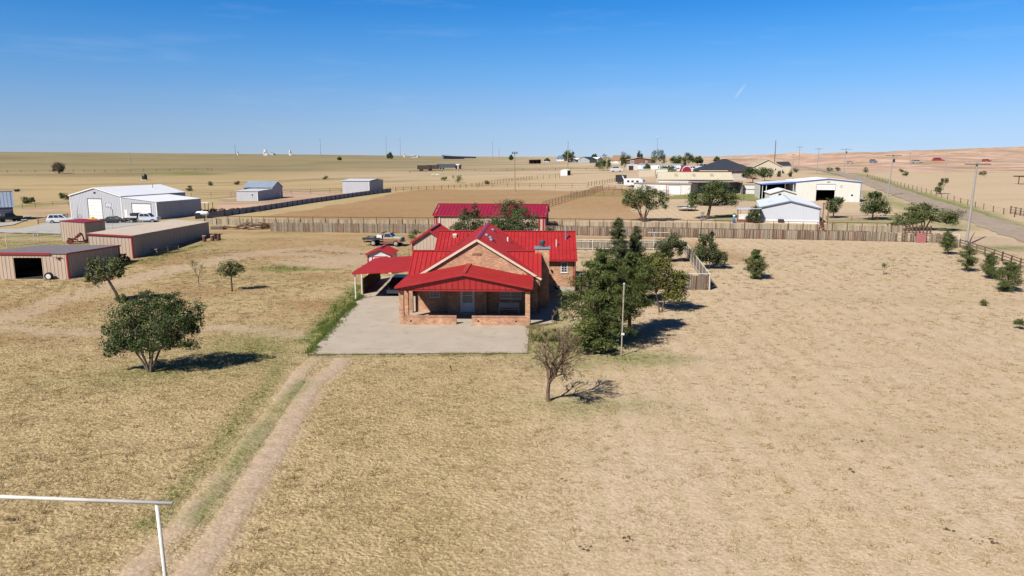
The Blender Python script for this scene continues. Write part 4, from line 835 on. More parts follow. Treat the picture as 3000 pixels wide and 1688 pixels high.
mb = MB(); mb.lathe((0, 0, .55), [(.05, 0), (.22, .06), (.29, .2), (.30, .24)], 14); mb.build('bowl', DARK, gr); mb = MB(); mb.lathe((0, 0, .80), [(.30, 0), (.26, .12), (.12, .22), (.03, .24)], 14); mb.build('lid', DARK, gr)
for k in range(3): mb = MB(); a = k * 2.09; mb.tube([(.12 * math.cos(a), .12 * math.sin(a), .6), (.30 * math.cos(a), .30 * math.sin(a), 0)], .014, 5); mb.build('leg', STEEL, gr)
# white slatted bench on the porch
be = thing('porch_bench', 'pale slatted bench under the double window on the porch', 'bench', (-4.0 + 3.6 + 0.14, 60 + 4.35 - .12, 0.13), HY)
for z in (.52, .60, .68, .76, .84, .92): hb('back_slat', WHITEP, (-.88, .88, .22, .245, z, z + .05), parent=be)
for y in (-.2, -.1, 0, .1): hb('seat_slat', WHITEP, (-.88, .88, y, y + .075, .42, .445), parent=be)
for x in (-.9, .86):
    hb('leg', WHITEP, (x, x + .045, -.2, -.155, 0, .62), parent=be); hb('leg', WHITEP, (x, x + .045, .20, .245, 0, 1.0), parent=be); hb('armrest', WHITEP, (x, x + .045, -.2, .2, .621, .655), parent=be)
# ------------------------------------------------------------------ carport
cp = thing('carport', 'flat red metal carport on white posts beside the house', 'carport', (-9.4, 70.4, 0.0), HY)
roof(cp, (-6.2, 10.1, 2.88), (-6.2, 0, 2.88), (0.35, 10.1, 3.26), (0.35, 0, 3.26), RED, 0.42)
mb = MB(); mb.beam((-6.22, -0.04, 2.78), (0.35, -0.04, 3.16), .06, .20); mb.build('fascia', RED, cp); mb = MB(); mb.beam((-6.24, 0, 2.78), (-6.24, 10.1, 2.78), .05, .20); mb.build('fascia', RED, cp)
for y in (0.25, 2.9, 5.6, 8.2, 9.9): hb('post', WHITEP, (-6.1, -6.0, y, y + .1, -.2, 2.80), parent=cp)
for y in (0.6, 5.2, 9.6): mb = MB(); mb.beam((-6.1, y, 2.70), (0.3, y, 3.05), .08, .14); mb.build('rafter', WHITEP, cp)
pf = thing('privacy_fence', 'dark brown board fence along the open side of the carport', 'fence', (-15.25, 73.6, gz(-15.25, 73.6)), R(-2.0))
for k in range(42): hb('picket', WOODD, (0, .02, k * .2, k * .2 + .19, 0.02, 1.68 + .02 * math.sin(k * 3.1)), parent=pf)
for z in (.35, 1.0, 1.45): hb('rail', WOODD, (.021, .075, 0, 8.4, z, z + .09), parent=pf)

# ================================================================== SHEDS AND BARNS BY THE HOUSE
# little white and red shed
sh, W = gable('garden_shed', 'small white shed with red trim and red gabled roof behind the carport', 'shed', (-17.0, 85.6), (-14.2, 85.5), 3.4, 2.45, 0.62, mat('shed_white', (0.72, 0.68, 0.66), 0.6), RED, REDT, 'depth', 0.22, rpitch=0.4, rjoined=False)
wallbox(sh, (0, 0), (W, 0), W / 2 - 0.95, W / 2 + 0.95, 0.05, 2.1, 0.003, 0.03, mat('shed_door_white', (0.76, 0.73, 0.71), 0.6), 'door')
for a, b, c, d in ((W / 2 - .95, W / 2 - .82, .05, 2.1), (W / 2 + .82, W / 2 + .95, .05, 2.1), (W / 2 - .07, W / 2 + .07, .05, 2.1), (W / 2 - .82, W / 2 - .07, 1.98, 2.1), (W / 2 + .07, W / 2 + .82, 1.98, 2.1), (W / 2 - .82, W / 2 - .07, .05, .17), (W / 2 + .07, W / 2 + .82, .05, .17)):
    wallbox(sh, (0, 0), (W, 0), a, b, c, d, 0.031, 0.05, REDT, 'door_trim')
wallbox(sh, (0, 0), (W, 0), W / 2 - .2, W / 2 + .2, 2.4, 2.62, 0.003, .03, WHITE, 'gable_vent')
# tan garage with red roof
ga, W = gable('tan_garage', 'tan metal garage with steep red roof behind the left wing of the house', 'garage', (-12.05, 88.2), (-7.9, 88.0), 8.5, 3.55, 1.35, TAN, RED, REDT, 'depth', 0.25, pitch=0.42, rpitch=0.5, joined=False, rjoined=False)
wallbox(ga, (0, 0), (W, 0), 2.9, 3.65, 0.05, 2.05, 0.036, 0.06, WHITE, 'door')
# long red-roofed barn on the fence line
ba, W = gable('red_roofed_barn', 'long tan barn with crimson metal roof and red corner posts on the fence line', 'barn', (-13.6, 128.4), (5.75, 126.4), 9.8, 2.75, 1.55, TAN, REDB, REDT, 'width', 0.3, pitch=0.6, rpitch=0.62, joined=False, rjoined=False)
for x in (0.35, W - 1.1, W - .35):
    mb = MB(); mb.box(x - .13, x + .13, -.10, -.05, -.4, 2.62); mb.build('post', REDT, ba)
mb = MB(); mb.tube([(.95, -.12, -.3), (.95, -.12, 2.6)], .07, 6); mb.build('downspout', WHITE, ba)
# ------------------------------------------------------------------ grey-roofed open shed at far left
s1 = thing('open_front_shed', 'low tan shed with weathered grey roof and a dark open doorway', 'shed', (-60.6, 82.4, gz(-55, 84)), 0)
Wd = 10.0; Dp = 11.2
wall(s1, (0, 0), (Wd, 0), -.5, [(0, 2.95), (Wd, 2.86)], TAN, [(3.9, 7.1, -.5, 2.42)], 0.42, 0.03, joined=False)
wall(s1, (Wd, 0), (Wd, Dp), -.5, [(0, 2.86), (Dp, 2.42)], TAN, (), 0.42, 0.03, joined=False)
wall(s1, (Wd, Dp), (0, Dp), -.5, 2.42, TAN); wall(s1, (0, Dp), (0, 0), -.5, [(0, 2.42), (Dp, 2.95)], TAN)
mb = MB(); mb.hexa([(-.1, -.12, 2.97), (Wd + .1, -.12, 2.88), (Wd + .1, Dp + .2, 2.44), (-.1, Dp + .2, 2.44)], [(-.1, -.12, 3.05), (Wd + .1, -.12, 2.96), (Wd + .1, Dp + .2, 2.52), (-.1, Dp + .2, 2.52)]); mb.build('roof', GRAVROOF, s1)
mb = MB(); mb.hexa([(-.12, -.17, 2.84), (8.2, -.17, 2.76), (8.2, -.125, 2.76), (-.12, -.125, 2.84)], [(-.12, -.17, 3.07), (8.2, -.17, 3.0), (8.2, -.125, 3.0), (-.12, -.125, 3.07)]); mb.build('fascia', REDT, s1)
mb = MB(); mb.hexa([(Wd + .1, -.12, 2.80), (Wd + .15, -.12, 2.80), (Wd + .15, Dp + .2, 2.36), (Wd + .1, Dp + .2, 2.36)], [(Wd + .1, -.12, 2.97), (Wd + .15, -.12, 2.97), (Wd + .15, Dp + .2, 2.53), (Wd + .1, Dp + .2, 2.53)]); mb.build('fascia', REDT, s1)
mb = MB(); mb.box(Wd - .08, Wd + .06, -.06, .12, -.4, 2.84); mb.build('corner_trim', REDT, s1); mb = MB(); mb.box(Wd - .02, Wd + .06, Dp - .15, Dp + .05, -.4, 2.4); mb.build('corner_trim', REDT, s1)
mb = MB(); mb.box(5.0, 5.25, 3.4, 3.65, -.4, 2.6); mb.build('inner_post', POLE, s1)
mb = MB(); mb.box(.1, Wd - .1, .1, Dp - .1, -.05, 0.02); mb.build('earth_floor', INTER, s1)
sk = thing('steer_skull', 'pale longhorn skull hung high on the tan shed wall', 'skull', (-51.5, 82.36, gz(-55, 84) + 2.42))
HORN = mat('horn_brown', (0.16, 0.09, 0.05), 0.6)
mb = MB(); mb.lathe((0, -.06, -.26), [(.05, 0), (.07, .06), (.09, .18), (.12, .28), (.06, .34)], 8); mb.build('head', HORN, sk)
for s in (-1, 1): mb = MB(); mb.tube([(s * .08, -.06, .02), (s * .25, -.08, .08), (s * .40, -.08, .05), (s * .52, -.1, -.10)], [.045, .04, .03, .01], 6); mb.build('horn', HORN, sk)
ty = thing('truck_tyre', 'big black tyre with white rim leaning on the tan shed front', 'tyre', (-52.55, 81.9, gz(-52.5, 82) + .0), R(8))
mb = MB(); mb.lathe((0, 0, .42), [(.24, -.13), (.38, -.15), (.44, -.10), (.44, .10), (.38, .15), (.24, .13), (.24, -.13)], 22, 'Y'); mb.build('tyre', BLACKR, ty); mb = MB(); mb.lathe((0, -.15, .42), [(.05, -.035), (.16, -.02), (.27, -.03), (.27, .03)], 18, 'Y'); mb.build('rim', WHITE, ty)
# tan long shed
zb = gz(-53, 100)
s2 = thing('tan_long_shed', 'long tan shed with flat tan roof and red front edge', 'shed', (-56.4, 97.0, zb), 0)
W2, D2 = 5.75, 25.0; zr = lambda z: z - zb
wall(s2, (0, 0), (W2, 0), -.6, [(0, zr(3.98)), (W2, zr(3.68))], TAN, (), 0.48, 0.03, joined=False)
wall(s2, (W2, 0), (W2, D2), -.6, [(0, zr(3.68)), (D2, zr(3.34))], TAN, (), 0.48, 0.03, joined=False)
wall(s2, (W2, D2), (0, D2), -.6, zr(3.3), TAN); wall(s2, (0, D2), (0, 0), -.6, [(0, zr(3.66)), (D2, zr(3.98))], TAN)
roof(s2, (W2 + .15, -.12, zr(3.70)), (W2 + .15, D2 + .1, zr(3.36)), (-.1, -.12, zr(4.02)), (-.1, D2 + .1, zr(3.72)), TANR, 0.7, 0.03, 0.05, joined=False)
mb = MB(); mb.beam((-.12, -.16, zr(3.93)), (W2 + .17, -.16, zr(3.60)), .05, .20); mb.build('fascia', REDT, s2)
mb = MB(); mb.box(W2 - .10, W2 + .05, -.06, .14, -.5, zr(3.6)); mb.build('corner_trim', REDT, s2)
pr = thing('pallet_rack', 'pale wooden pallet fence leaning by the tan long shed', 'pallet', (-48.6, 99.4, gz(-48.6, 99.4)), R(68))
for z in (.12, .38, .62, .88): mb = MB(); mb.box(0, 3.9, -.03, 0, z, z + .10); mb.build('slat', WOODG, pr)
for z in (.2, .5, .8): mb = MB(); mb.box(-.03, 0.0, -.05, 1.25, z, z + .12); mb.build('slat', WOODG, pr)
for x in (.05, 1.9, 3.75): mb = MB(); mb.box(x, x + .1, .001, .09, 0, 1.0); mb.build('post', WOODG, pr)
for k, (dx, dy, c) in enumerate(((0, 0, (0.16, 0.05, 0.03)), (.95, .7, (0.20, 0.08, 0.05)), (1.5, 1.9, (0.12, 0.05, 0.035)), (.6, 2.6, (.10, .06, .05)))):
    lb = ('nearest rusty barrel with a pale lid beside the tan long shed', 'second rusty barrel with a pale lid beside the tan long shed', 'third dark rusty barrel, unlidded, by the tan long shed', 'farthest dark barrel in the shade of the tan long shed')[k]
    b_ = thing('rusty_barrel', lb, 'barrel', (-47.9 + dx, 113.4 + dy, gz(-47.9 + dx, 113.4 + dy)), k, 'barrels beside the long shed')
    mb = MB(); mb.lathe((0, 0, 0), [(.29, 0), (.29, .28), (.305, .30), (.29, .32), (.29, .58), (.305, .60), (.29, .62), (.29, .9)], 14); mb.build('drum', mat('barrel_%d' % k, c, .8, var=.4), b_)
    mb = MB(); mb.lathe((0, 0, .9), [(.30, 0), (.30, .03), (.26, .035)], 14); mb.build('lid', CREAM if k < 2 else RUST, b_)
# small red-roofed shed behind
zs = gz(-69, 115)
s3 = thing('red_topped_shed', 'small tan shed with faded crimson flat roof near the workshop', 'shed', (-70.6, 114.2, zs), R(2))
W3, D3 = 3.7, 6.2
wall(s3, (0, 0), (W3, 0), -.6, [(0, 3.22), (W3, 2.95)], TAN, (), 0.40, 0.03, joined=False); wall(s3, (W3, 0), (W3, D3), -.6, [(0, 2.95), (D3, 2.75)], TAN, (), 0.5, 0.03, joined=True)
wall(s3, (W3, D3), (0, D3), -.6, 2.75, TAN); wall(s3, (0, D3), (0, 0), -.6, [(0, 2.95), (D3, 3.22)], TAN)
roof(s3, (W3 + .12, -.1, 2.97), (W3 + .12, D3 + .1, 2.80), (-.1, -.1, 3.26), (-.1, D3 + .1, 3.04), REDB, 0.7, 0.03, joined=False)
mb = MB(); mb.beam((W3 + .14, -.1, 2.90), (W3 + .14, D3 + .1, 2.73), .04, .12); mb.build('fascia', REDT, s3)
# ------------------------------------------------------------------ big grey workshop
A = (-73.0 - 22.5 * math.cos(R(17)), 150.7 + 22.5 * math.sin(R(17))); zw = gz(-73, 150.7) - .1
wk = thing('grey_workshop', 'big grey metal workshop with white roof, lean-to and two white roll doors', 'workshop', (A[0], A[1], zw), R(-17))
MWd = 13.6; LW = 22.5; MD, LD = 18.8, 13.2; e1, ap1 = 4.85, 6.5
wall(wk, (0, 0), (MWd, 0), -.6, [(0, e1), (MWd / 2, ap1), (MWd, e1)], GREY, [(4.7, 8.4, -.6, 4.15)], 0.42, .03, .08)
wall(wk, (MWd, 0), (MWd, MD), -.6, e1, GREY, (), 0.42, .03); wall(wk, (MWd, MD), (0, MD), -.6, e1, GREY); wall(wk, (0, MD), (0, 0), -.6, e1, GREY)
rolldoor(wk, (0, 0), (MWd, 0), 4.7, 8.4, -.1, 4.15, WHITE, 6, -.03, GREYD)
roof(wk, (-.15, MD + .15, e1 - .02), (-.15, -.15, e1 - .02), (MWd / 2, MD + .15, ap1 + .06), (MWd / 2, -.15, ap1 + .06), WROOF, 0.9, .03, joined=False)
roof(wk, (MWd + .15, -.15, e1 - .02), (MWd + .15, MD + .15, e1 - .02), (MWd / 2, -.15, ap1 + .06), (MWd / 2, MD + .15, ap1 + .06), WROOF, 0.9, .03, joined=False)
mb = MB(); mb.beam((-.17, -.19, e1 - .10), (MWd / 2, -.19, ap1 - .02), .06, .22); mb.beam((MWd / 2, -.19, ap1 - .02), (MWd + .17, -.19, e1 - .10), .06, .22); mb.build('rake_trim', WHITE, wk)
for x in (0, MWd): mb = MB(); mb.box(x - .10, x + .10, -.06, .1, -.5, e1 - .1); mb.build('corner_trim', WHITE, wk)
# lean-to
wall(wk, (MWd + .02, .02), (LW, .02), -.6, [(0, e1 - .35), (LW - MWd, 3.75)], GREY, [(2.6, 7.4, -.6, 3.35), (.55, 1.25, -.6, 2.0)], 0.42, .03, .08)
wall(wk, (LW, .02), (LW, LD), -.6, 3.75, GREY, (), 0.42, .03); wall(wk, (LW, LD), (MWd, LD), -.6, 3.75, GREY)
rolldoor(wk, (MWd + .02, .02), (LW, .02), 2.6, 7.4, -.1, 3.35, WHITE, 5, -.03, GREYD)
wallbox(wk, (MWd + .02, .02), (LW, .02), .55, 1.25, -.1, 2.0, -.05, .02, WHITE, 'door')
roof(wk, (LW + .15, -.12, 3.80), (LW + .15, LD + .15, 3.80), (MWd + .17, -.12, e1 - .22), (MWd + .17, LD + .15, e1 - .22), WROOF, 0.9, .03, joined=False)
mb = MB(); mb.box(LW - .12, LW + .08, -.05, .12, -.5, 3.7); mb.build('corner_trim', WHITE, wk)
mb = MB(); mb.tube([(9.3, 13.6, 5.9), (9.3, 13.6, 6.75)], .07, 8); mb.build('flue_pipe', VENT, wk)
mb = MB(); mb.box(MWd / 2 - .22, MWd / 2 + .22, -.12, -.005, 5.3, 5.62); mb.build('gable_lamp', DARK, wk)
# basketball hoop
hp = thing('basketball_hoop', 'basketball hoop and backboard standing before the tall white workshop door', 'basketball hoop', (-82.2, 149.6), R(-17))
mb = MB(); mb.tube([(.55, .35, 0), (.55, .35, 2.2), (.1, .06, 3.0)], .05, 7); mb.build('pole', DARK, hp)
mb = MB(); mb.box(-.68, .68, -.04, 0, 2.75, 3.65); bb = mb.build('backboard', mat('backboard_clear', (.62, .64, .66), .3), hp)
mb = MB()
for b in ((-.68, .68, 2.75, 2.80), (-.68, .68, 3.60, 3.65), (-.68, -.63, 2.8, 3.6), (.63, .68, 2.8, 3.6), (-.28, .28, 2.92, 2.95), (-.28, .28, 3.27, 3.30), (-.28, -.25, 2.95, 3.27), (.25, .28, 2.95, 3.27)): mb.box(b[0], b[1], -.055, -.041, b[2], b[3])
mb.build('frame', DARK, bb)
mb = MB(); mb.tube([(.23 * math.cos(k * .524), -.30 + .23 * math.sin(k * .524), 2.88) for k in range(13)], .018, 5); mb.build('rim', REDT, hp)
# wheel ornament
wo_ = thing('spoked_wheel_stand', 'thin bent pipe stand with a spoked wheel left of the workshop door', 'yard ornament', (-90.4, 152.6), R(-17))
mb = MB(); mb.tube([(-.2, 0, 0), (-.15, 0, 1.6), (.1, 0, 2.5), (-.1, 0, 3.0)], .05, 6); mb.build('pipe', STEEL, wo_)
mb = MB(); mb.tube([(.5 + .55 * math.cos(k * .3927), -.05, .6 + .55 * math.sin(k * .3927)) for k in range(17)], .035, 5); mb.build('rim', DARK, wo_)
for k in range(8): mb = MB(); mb.tube([(.5, -.05, .6), (.5 + .55 * math.cos(k * .785), -.05, .6 + .55 * math.sin(k * .785))], .014, 4); mb.build('spoke', DARK, wo_)
yt = thing('yellow_toy_car', 'bright yellow plastic ride-on toy in front of the workshop', 'toy', (-84.3, 147.2), R(10))
YEL = mat('yellow_plastic', (.70, .50, .02), .4)
mb = MB(); mb.lathe((0, 0, .35), [(.1, -.8), (.42, -.6), (.5, 0), (.42, .6), (.1, .8)], 12, 'X'); mb.build('body', YEL, yt, True); mb = MB(); mb.lathe((-.1, 0, .7), [(.42, 0), (.38, .2), (.2, .36)], 10); mb.build('hood', YEL, yt)
for x in (-.5, .5):
    for y in (-.4, .4): mb = MB(); mb.lathe((x, y, .18), [(.18, -.06), (.18, .06)], 10, 'Y'); mb.build('wheel', BLACKR, yt)
# propane tank
pt = thing('propane_tank', 'white horizontal propane tank by the workshop corner', 'gas tank', (-64.69, 153.12), R(8))
mb = MB(); prof = [(.02, -1.35), (.22, -1.3), (.38, -1.15), (.46, -.9), (.46, .9), (.38, 1.15), (.22, 1.3), (.02, 1.35)]; mb.lathe((0, 0, 1.05), prof, 16, 'X'); mb.build('tank', WHITE, pt, True)
mb = MB(); mb.lathe((0, 0, 1.5), [(.16, 0), (.16, .14), (.06, .2)], 10); mb.build('valve_dome', WHITE, pt)
for x in (-.8, .8): mb = MB(); mb.box(x - .08, x + .08, -.38, .38, -.3, .72); mb.build('saddle', CONCG, pt)
# small canopy
cn = thing('sun_canopy', 'small white roofed canopy on dark posts behind the workshop', 'canopy', (-72.51, 174.27), R(-15))
mb = MB(); mb.box(-1.2, 1.2, -.9, .9, 1.75, 1.85); mb.build('roof', WROOF, cn)
for x in (-1.1, 1.1):
    for y in (-.8, .8): mb = MB(); mb.box(x - .05, x + .05, y - .05, y + .05, -.2, 1.75); mb.build('post', RUST, cn)
# building 2: grey cabin with white lean-to
zc_ = gz(-70, 202)
c2 = thing('grey_cabin', 'grey metal cabin with bluish gabled roof and white lean-to roof', 'cabin', (-76.4, 204.0, zc_), R(-9))
W4 = 6.3
wall(c2, (0, 0), (W4, 0), -.6, 2.75, GREY, (), .42, .02); DD = 15.0
wall(c2, (W4, 0), (W4, DD), -.6, [(0, 2.75), (8.6, 3.0), (8.601, 3.35), (11.8, 4.95), (15.0, 3.3)], GREY, (), .42, .02); wall(c2, (W4, DD), (-2.5, DD), -.6, 3.2, GREY); wall(c2, (0, 8.7), (0, 0), -.6, 2.75, GREY); wall(c2, (-2.5, DD), (-2.5, 8.7), -.6, 3.2, GREY)
window(c2, (0, 0), (W4, 0), 4.4, 5.2, 1.2, 2.15, WHITE, GLASS, 2, 2, .1); window(c2, (W4, 0), (W4, DD), 4.6, 5.3, 1.2, 2.1, WHITE, GLASS, 1, 2, .1); window(c2, (W4, 0), (W4, DD), 11.2, 11.9, 1.3, 2.2, WHITE, GLASS, 1, 2, .1)
wallbox(c2, (W4, 0), (W4, DD), 13.0, 13.9, 0, 2.1, .003, .05, WHITE, 'door'); wallbox(c2, (W4, 0), (W4, DD), 14.0, 14.7, 0, 2.0, .003, .05, GREYD, 'door')
roof(c2, (-.2, -.2, 2.80), (W4 + .2, -.2, 2.80), (-.2, 8.6, 3.1), (W4 + .2, 8.6, 3.1), WROOF, .9, .03)
roof(c2, (-2.7, 8.4, 3.4), (W4 + .2, 8.4, 3.4), (-2.7, 11.8, 5.1), (W4 + .2, 11.8, 5.1), BROOF, .6, .03); roof(c2, (W4 + .2, 15.2, 3.35), (-2.7, 15.2, 3.35), (W4 + .2, 11.8, 5.1), (-2.7, 11.8, 5.1), BROOF, .6, .03, joined=True)
mb = MB(); mb.box(W4 - .1, W4 + .06, -.05, .12, -.4, 2.74); mb.build('corner_trim', WHITE, c2); mb = MB(); mb.box(W4 - .02, W4 + .06, 8.3, 8.42, 3.05, 3.4); mb.build('corner_trim', WHITE, c2)
# building 3: white topped box
c3 = thing('white_roofed_store', 'grey box-shaped metal store with low white roof behind the sheet fence', 'store building', (-53.5, 232.6, gz(-49, 232)), R(-8))
W5 = 8.8; D5 = 14.0
wall(c3, (0, 0), (W5, 0), -.6, 3.9, GREY, (), .45, .02); wall(c3, (W5, 0), (W5, D5), -.6, 3.75, GREY, (), .45, .02); wall(c3, (W5, D5), (0, D5), -.6, 3.7, GREY); wall(c3, (0, D5), (0, 0), -.6, 3.8, GREY)
roof(c3, (-.2, -.25, 3.93), (W5 + .2, -.25, 3.93), (-.2, D5 / 2, 4.35), (W5 + .2, D5 / 2, 4.35), WROOF, .9, .03); roof(c3, (W5 + .2, D5 + .2, 3.8), (-.2, D5 + .2, 3.8), (W5 + .2, D5 / 2, 4.35), (-.2, D5 / 2, 4.35), WROOF, .9, .03, joined=True)
mb = MB(); mb.box(W5 - .1, W5 + .06, -.05, .1, -.4, 3.88); mb.build('corner_trim', WHITE, c3)
# blue-roofed house at the left edge
lb, W = gable('blue_roofed_house', 'dark grey house with steep pale blue metal roof at the left edge', 'house', (-109.85, 147.54), (-103.46, 152.09), 7.0, 3.1, 2.8, GREYD, BROOF, None, 'width', .35, rpitch=.6, rjoined=False)
window(lb, (W, 0), (W, 7), 2.6, 3.2, .9, 2.2, WHITE, GLASS, 1, 2, .08); window(lb, (W, 0), (W, 7), 4.2, 4.8, .9, 2.2, WHITE, GLASS, 1, 2, .08)
wallbox(lb, (0, 0), (W, 0), W - 4.2, W - .8, 0, 1.9, .003, .05, GREY, 'garage_door'); wallbox(lb, (0, 0), (W, 0), W - 9.0, W - .1, 1.95, 2.35, .003, .06, GREY, 'lintel_panel')

# ================================================================== NEIGHBOURS TO THE RIGHT
PALEG = mat('pale_blue_grey_siding', (0.56, 0.58, 0.62), 0.55, 0.3, var=0.04, stretch=(1, 1, .3), dirt=(.48, .47, .46, .2))
IVORY = mat('ivory_siding', (0.72, 0.71, 0.63), 0.55, 0.3, var=0.04, stretch=(1, 1, .3), dirt=(.60, .54, .42, .25))
BLUE = mat('blue_trim', (0.06, 0.13, 0.36), 0.45, 0.4, var=0.1)
CREAMR = mat('cream_metal_roof', (0.64, 0.56, 0.40), 0.5, 0.3, var=0.05, scale=.5, dirt=(.55, .44, .28, .3))
OFFW = mat('off_white_siding', (0.66, 0.64, 0.58), 0.6, 0.3, var=0.05, stretch=(1, 1, .3), dirt=(.50, .44, .36, .3))
PINKT = mat('faded_red_trim', (0.42, 0.20, 0.17), 0.6, 0.3, var=0.15)
MOBR = mat('pale_metal_roof', (0.58, 0.63, 0.70), 0.4, 0.4, var=0.06, scale=.5)
# mobile home behind the fence
mh, W = gable('mobile_home', 'pale grey mobile home with low metal gable roof just behind the fence', 'mobile home', (46.9, 138.4), (56.9, 135.4), 21.0, 2.85, 1.25, PALEG, MOBR, GREYD, 'depth', .25, pitch=.5, rpitch=.8, rjoined=False)
wallbox(mh, (0, 0), (W, 0), .05, W - .05, -.1, .55, .031, .06, WHITE, 'skirting')
mb = MB(); mb.box(3.2, 4.2, -.55, -.07, .1, .62); mb.build('air_conditioner', DARK, mh)
mb = MB(); mb.obox((2.0, 8.0, 3.42), (.9, .6, .12), ry=-.24); mb.build('skylight', GREY, mh)
# side porch of the mobile home
po = thing('side_porch', 'small white roofed porch with brown posts left of the mobile home', 'porch', (42.26, 137.60), R(-14))
mb = MB(); mb.hexa([(0, -.2, 2.45), (4.3, -.2, 2.65), (4.3, 3, 2.65), (0, 3, 2.45)], [(0, -.2, 2.55), (4.3, -.2, 2.75), (4.3, 3, 2.75), (0, 3, 2.55)]); mb.build('roof', MOBR, po)
for x, y in ((.15, 0), (.55, 0), (.15, 2.8)): mb = MB(); mb.box(x, x + .12, y, y + .12, -.3, 2.46); mb.build('post', WOODR, po)
for k in range(4): mb = MB(); mb.box(.3, 3.3, -.08, -.02, .62 + k * .24, .82 + k * .24); mb.build('rail_board', WHITE, po)
mb = MB(); mb.box(.2, 3.6, -.05, 2.8, -.3, .55); mb.build('deck_skirt', BRICKD, po)
tf = thing('garden_totem', 'tall green, white and blue garden figure beside the porch', 'yard ornament', (41.61, 137.13))
for z0, z1, r, c in ((0, .75, .28, (.03, .12, .30)), (.75, 1.15, .22, (.10, .35, .40)), (1.15, 1.5, .26, (.75, .75, .72)), (1.5, 1.85, .24, (.06, .22, .08))):
    mb = MB(); mb.lathe((0, 0, z0), [(r * .7, 0), (r, .1), (r, (z1 - z0) * .7), (r * .6, z1 - z0 - .002)], 10); mb.build('block', mat('totem_%d' % int(z0 * 100), c, .6), tf, True)
# white small building
ws, W = gable('white_cottage', 'small ivory cottage with one narrow window behind the mobile home', 'cottage', (57.1, 163.0), (62.6, 162.0), 7.0, 3.3, .85, IVORY, WROOF, IVORY, 'depth', .25)
window(ws, (0, 0), (W, 0), 1.8, 2.4, 1.6, 3.2, STEEL, GLASS, 1, 3, .06)
# blue trimmed shop with open bay
A, B = (69.0, 179.5), (83.7, 176.9)
bt, W = gable('blue_trimmed_shop', 'ivory metal shop with blue roof edge and a half-open roll door', 'workshop', A, B, 13.0, 4.75, .75, IVORY, WROOF, BLUE, 'depth', .12, pitch=.5, rpitch=.9, front=[(4.85, 9.1, -.8, 4.1)], zoff=-.1)
rolldoor(bt, (0, 0), (W, 0), 4.85, 9.1, 2.75, 4.1, WHITE, 2, -.03, GREY)
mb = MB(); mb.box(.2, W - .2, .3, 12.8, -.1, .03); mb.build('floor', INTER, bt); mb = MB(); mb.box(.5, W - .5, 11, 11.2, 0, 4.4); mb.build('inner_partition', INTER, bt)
wallbox(bt, (0, 0), (W, 0), 12.6, 13.5, -.1, 2.15, .033, .08, WHITE, 'door'); wallbox(bt, (0, 0), (W, 0), 12.8, 13.3, 1.3, 1.75, .081, .09, GLASS, 'door_pane'); window(bt, (0, 0), (W, 0), 10.2, 10.8, 3.5, 4.05, WHITE, CURT, 1, 1, .1)
mb = MB(); mb.box(W / 2 - .3, W / 2 + .3, -.12, -.03, 4.6, 4.95); mb.build('gable_vent', GREY, bt)
mb = MB(); mb.lathe((W / 2 + 7.4, 1, 5.0), [(.35, -.1), (.35, .1)], 12, 'Y'); mb.build('dish', STEEL, bt)
# its open bay on the left
bay = thing('open_vehicle_bay', 'dark open bay with blue fascia left of the blue-trimmed shop', 'carport', (61.4, 180.9, gz(66, 180) - .1), math.atan2(B[1] - A[1], B[0] - A[0]))
mb = MB(); mb.hexa([(-.2, -.2, 4.0), (7.55, -.2, 4.55), (7.55, 12.5, 4.55), (-.2, 12.5, 4.0)], [(-.2, -.2, 4.15), (7.55, -.2, 4.7), (7.55, 12.5, 4.7), (-.2, 12.5, 4.15)]); mb.build('roof', WROOF, bay)
mb = MB(); mb.beam((-.2, -.24, 4.0), (7.55, -.24, 4.55), .05, .34); mb.build('fascia', BLUE, bay)
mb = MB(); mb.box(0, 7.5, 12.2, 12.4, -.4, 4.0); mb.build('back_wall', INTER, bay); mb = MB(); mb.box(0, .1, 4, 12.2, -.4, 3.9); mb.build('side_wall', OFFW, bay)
for x in (0, .9, 7.2): mb = MB(); mb.box(x, x + .14, 0, .14, -.4, 4.0); mb.build('post', OFFW, bay)
# cream complex: front shed
A, B = (34.3, 207.0), (48.0, 198.0)
fs, W = gable('white_front_shed', 'off-white low shed with faded red trim, a door and a garage door', 'shed', A, B, 6.0, 3.0, .0, OFFW, CREAMR, PINKT, 'width', .15, pitch=.5, zoff=-.1)
wallbox(fs, (0, 0), (W, 0), W - 8.6, W - 7.4, 0, 2.45, .033, .07, WHITE, 'door'); rolldoor(fs, (0, 0), (W, 0), W - 6.2, W - 2.8, 0, 2.35, WHITE, 4, .04, GREYD); wallbox(fs, (0, 0), (W, 0), W - 6.95, W - 6.7, -.2, 2.9, .034, .09, PINKT, 'post')
# long cream roof
lr, W = gable('cream_roofed_barn', 'long barn with pale cream metal roof and three skylight sheets', 'barn', (41.3, 208.6), (61.6, 205.6), 11.0, 3.75, 1.75, IVORY, CREAMR, CREAMR, 'width', .2, rpitch=.9)
for x in (5.1, 10.0, 15.0): mb = MB(); mb.obox((x, 3.0, 4.76), (.9, 2.2, .06), rx=math.atan2(1.75, 5.5)); mb.build('skylight', mat('aged_fibreglass', (.42, .36, .25), .6) if x < 6 else MAT['aged_fibreglass'], lr)
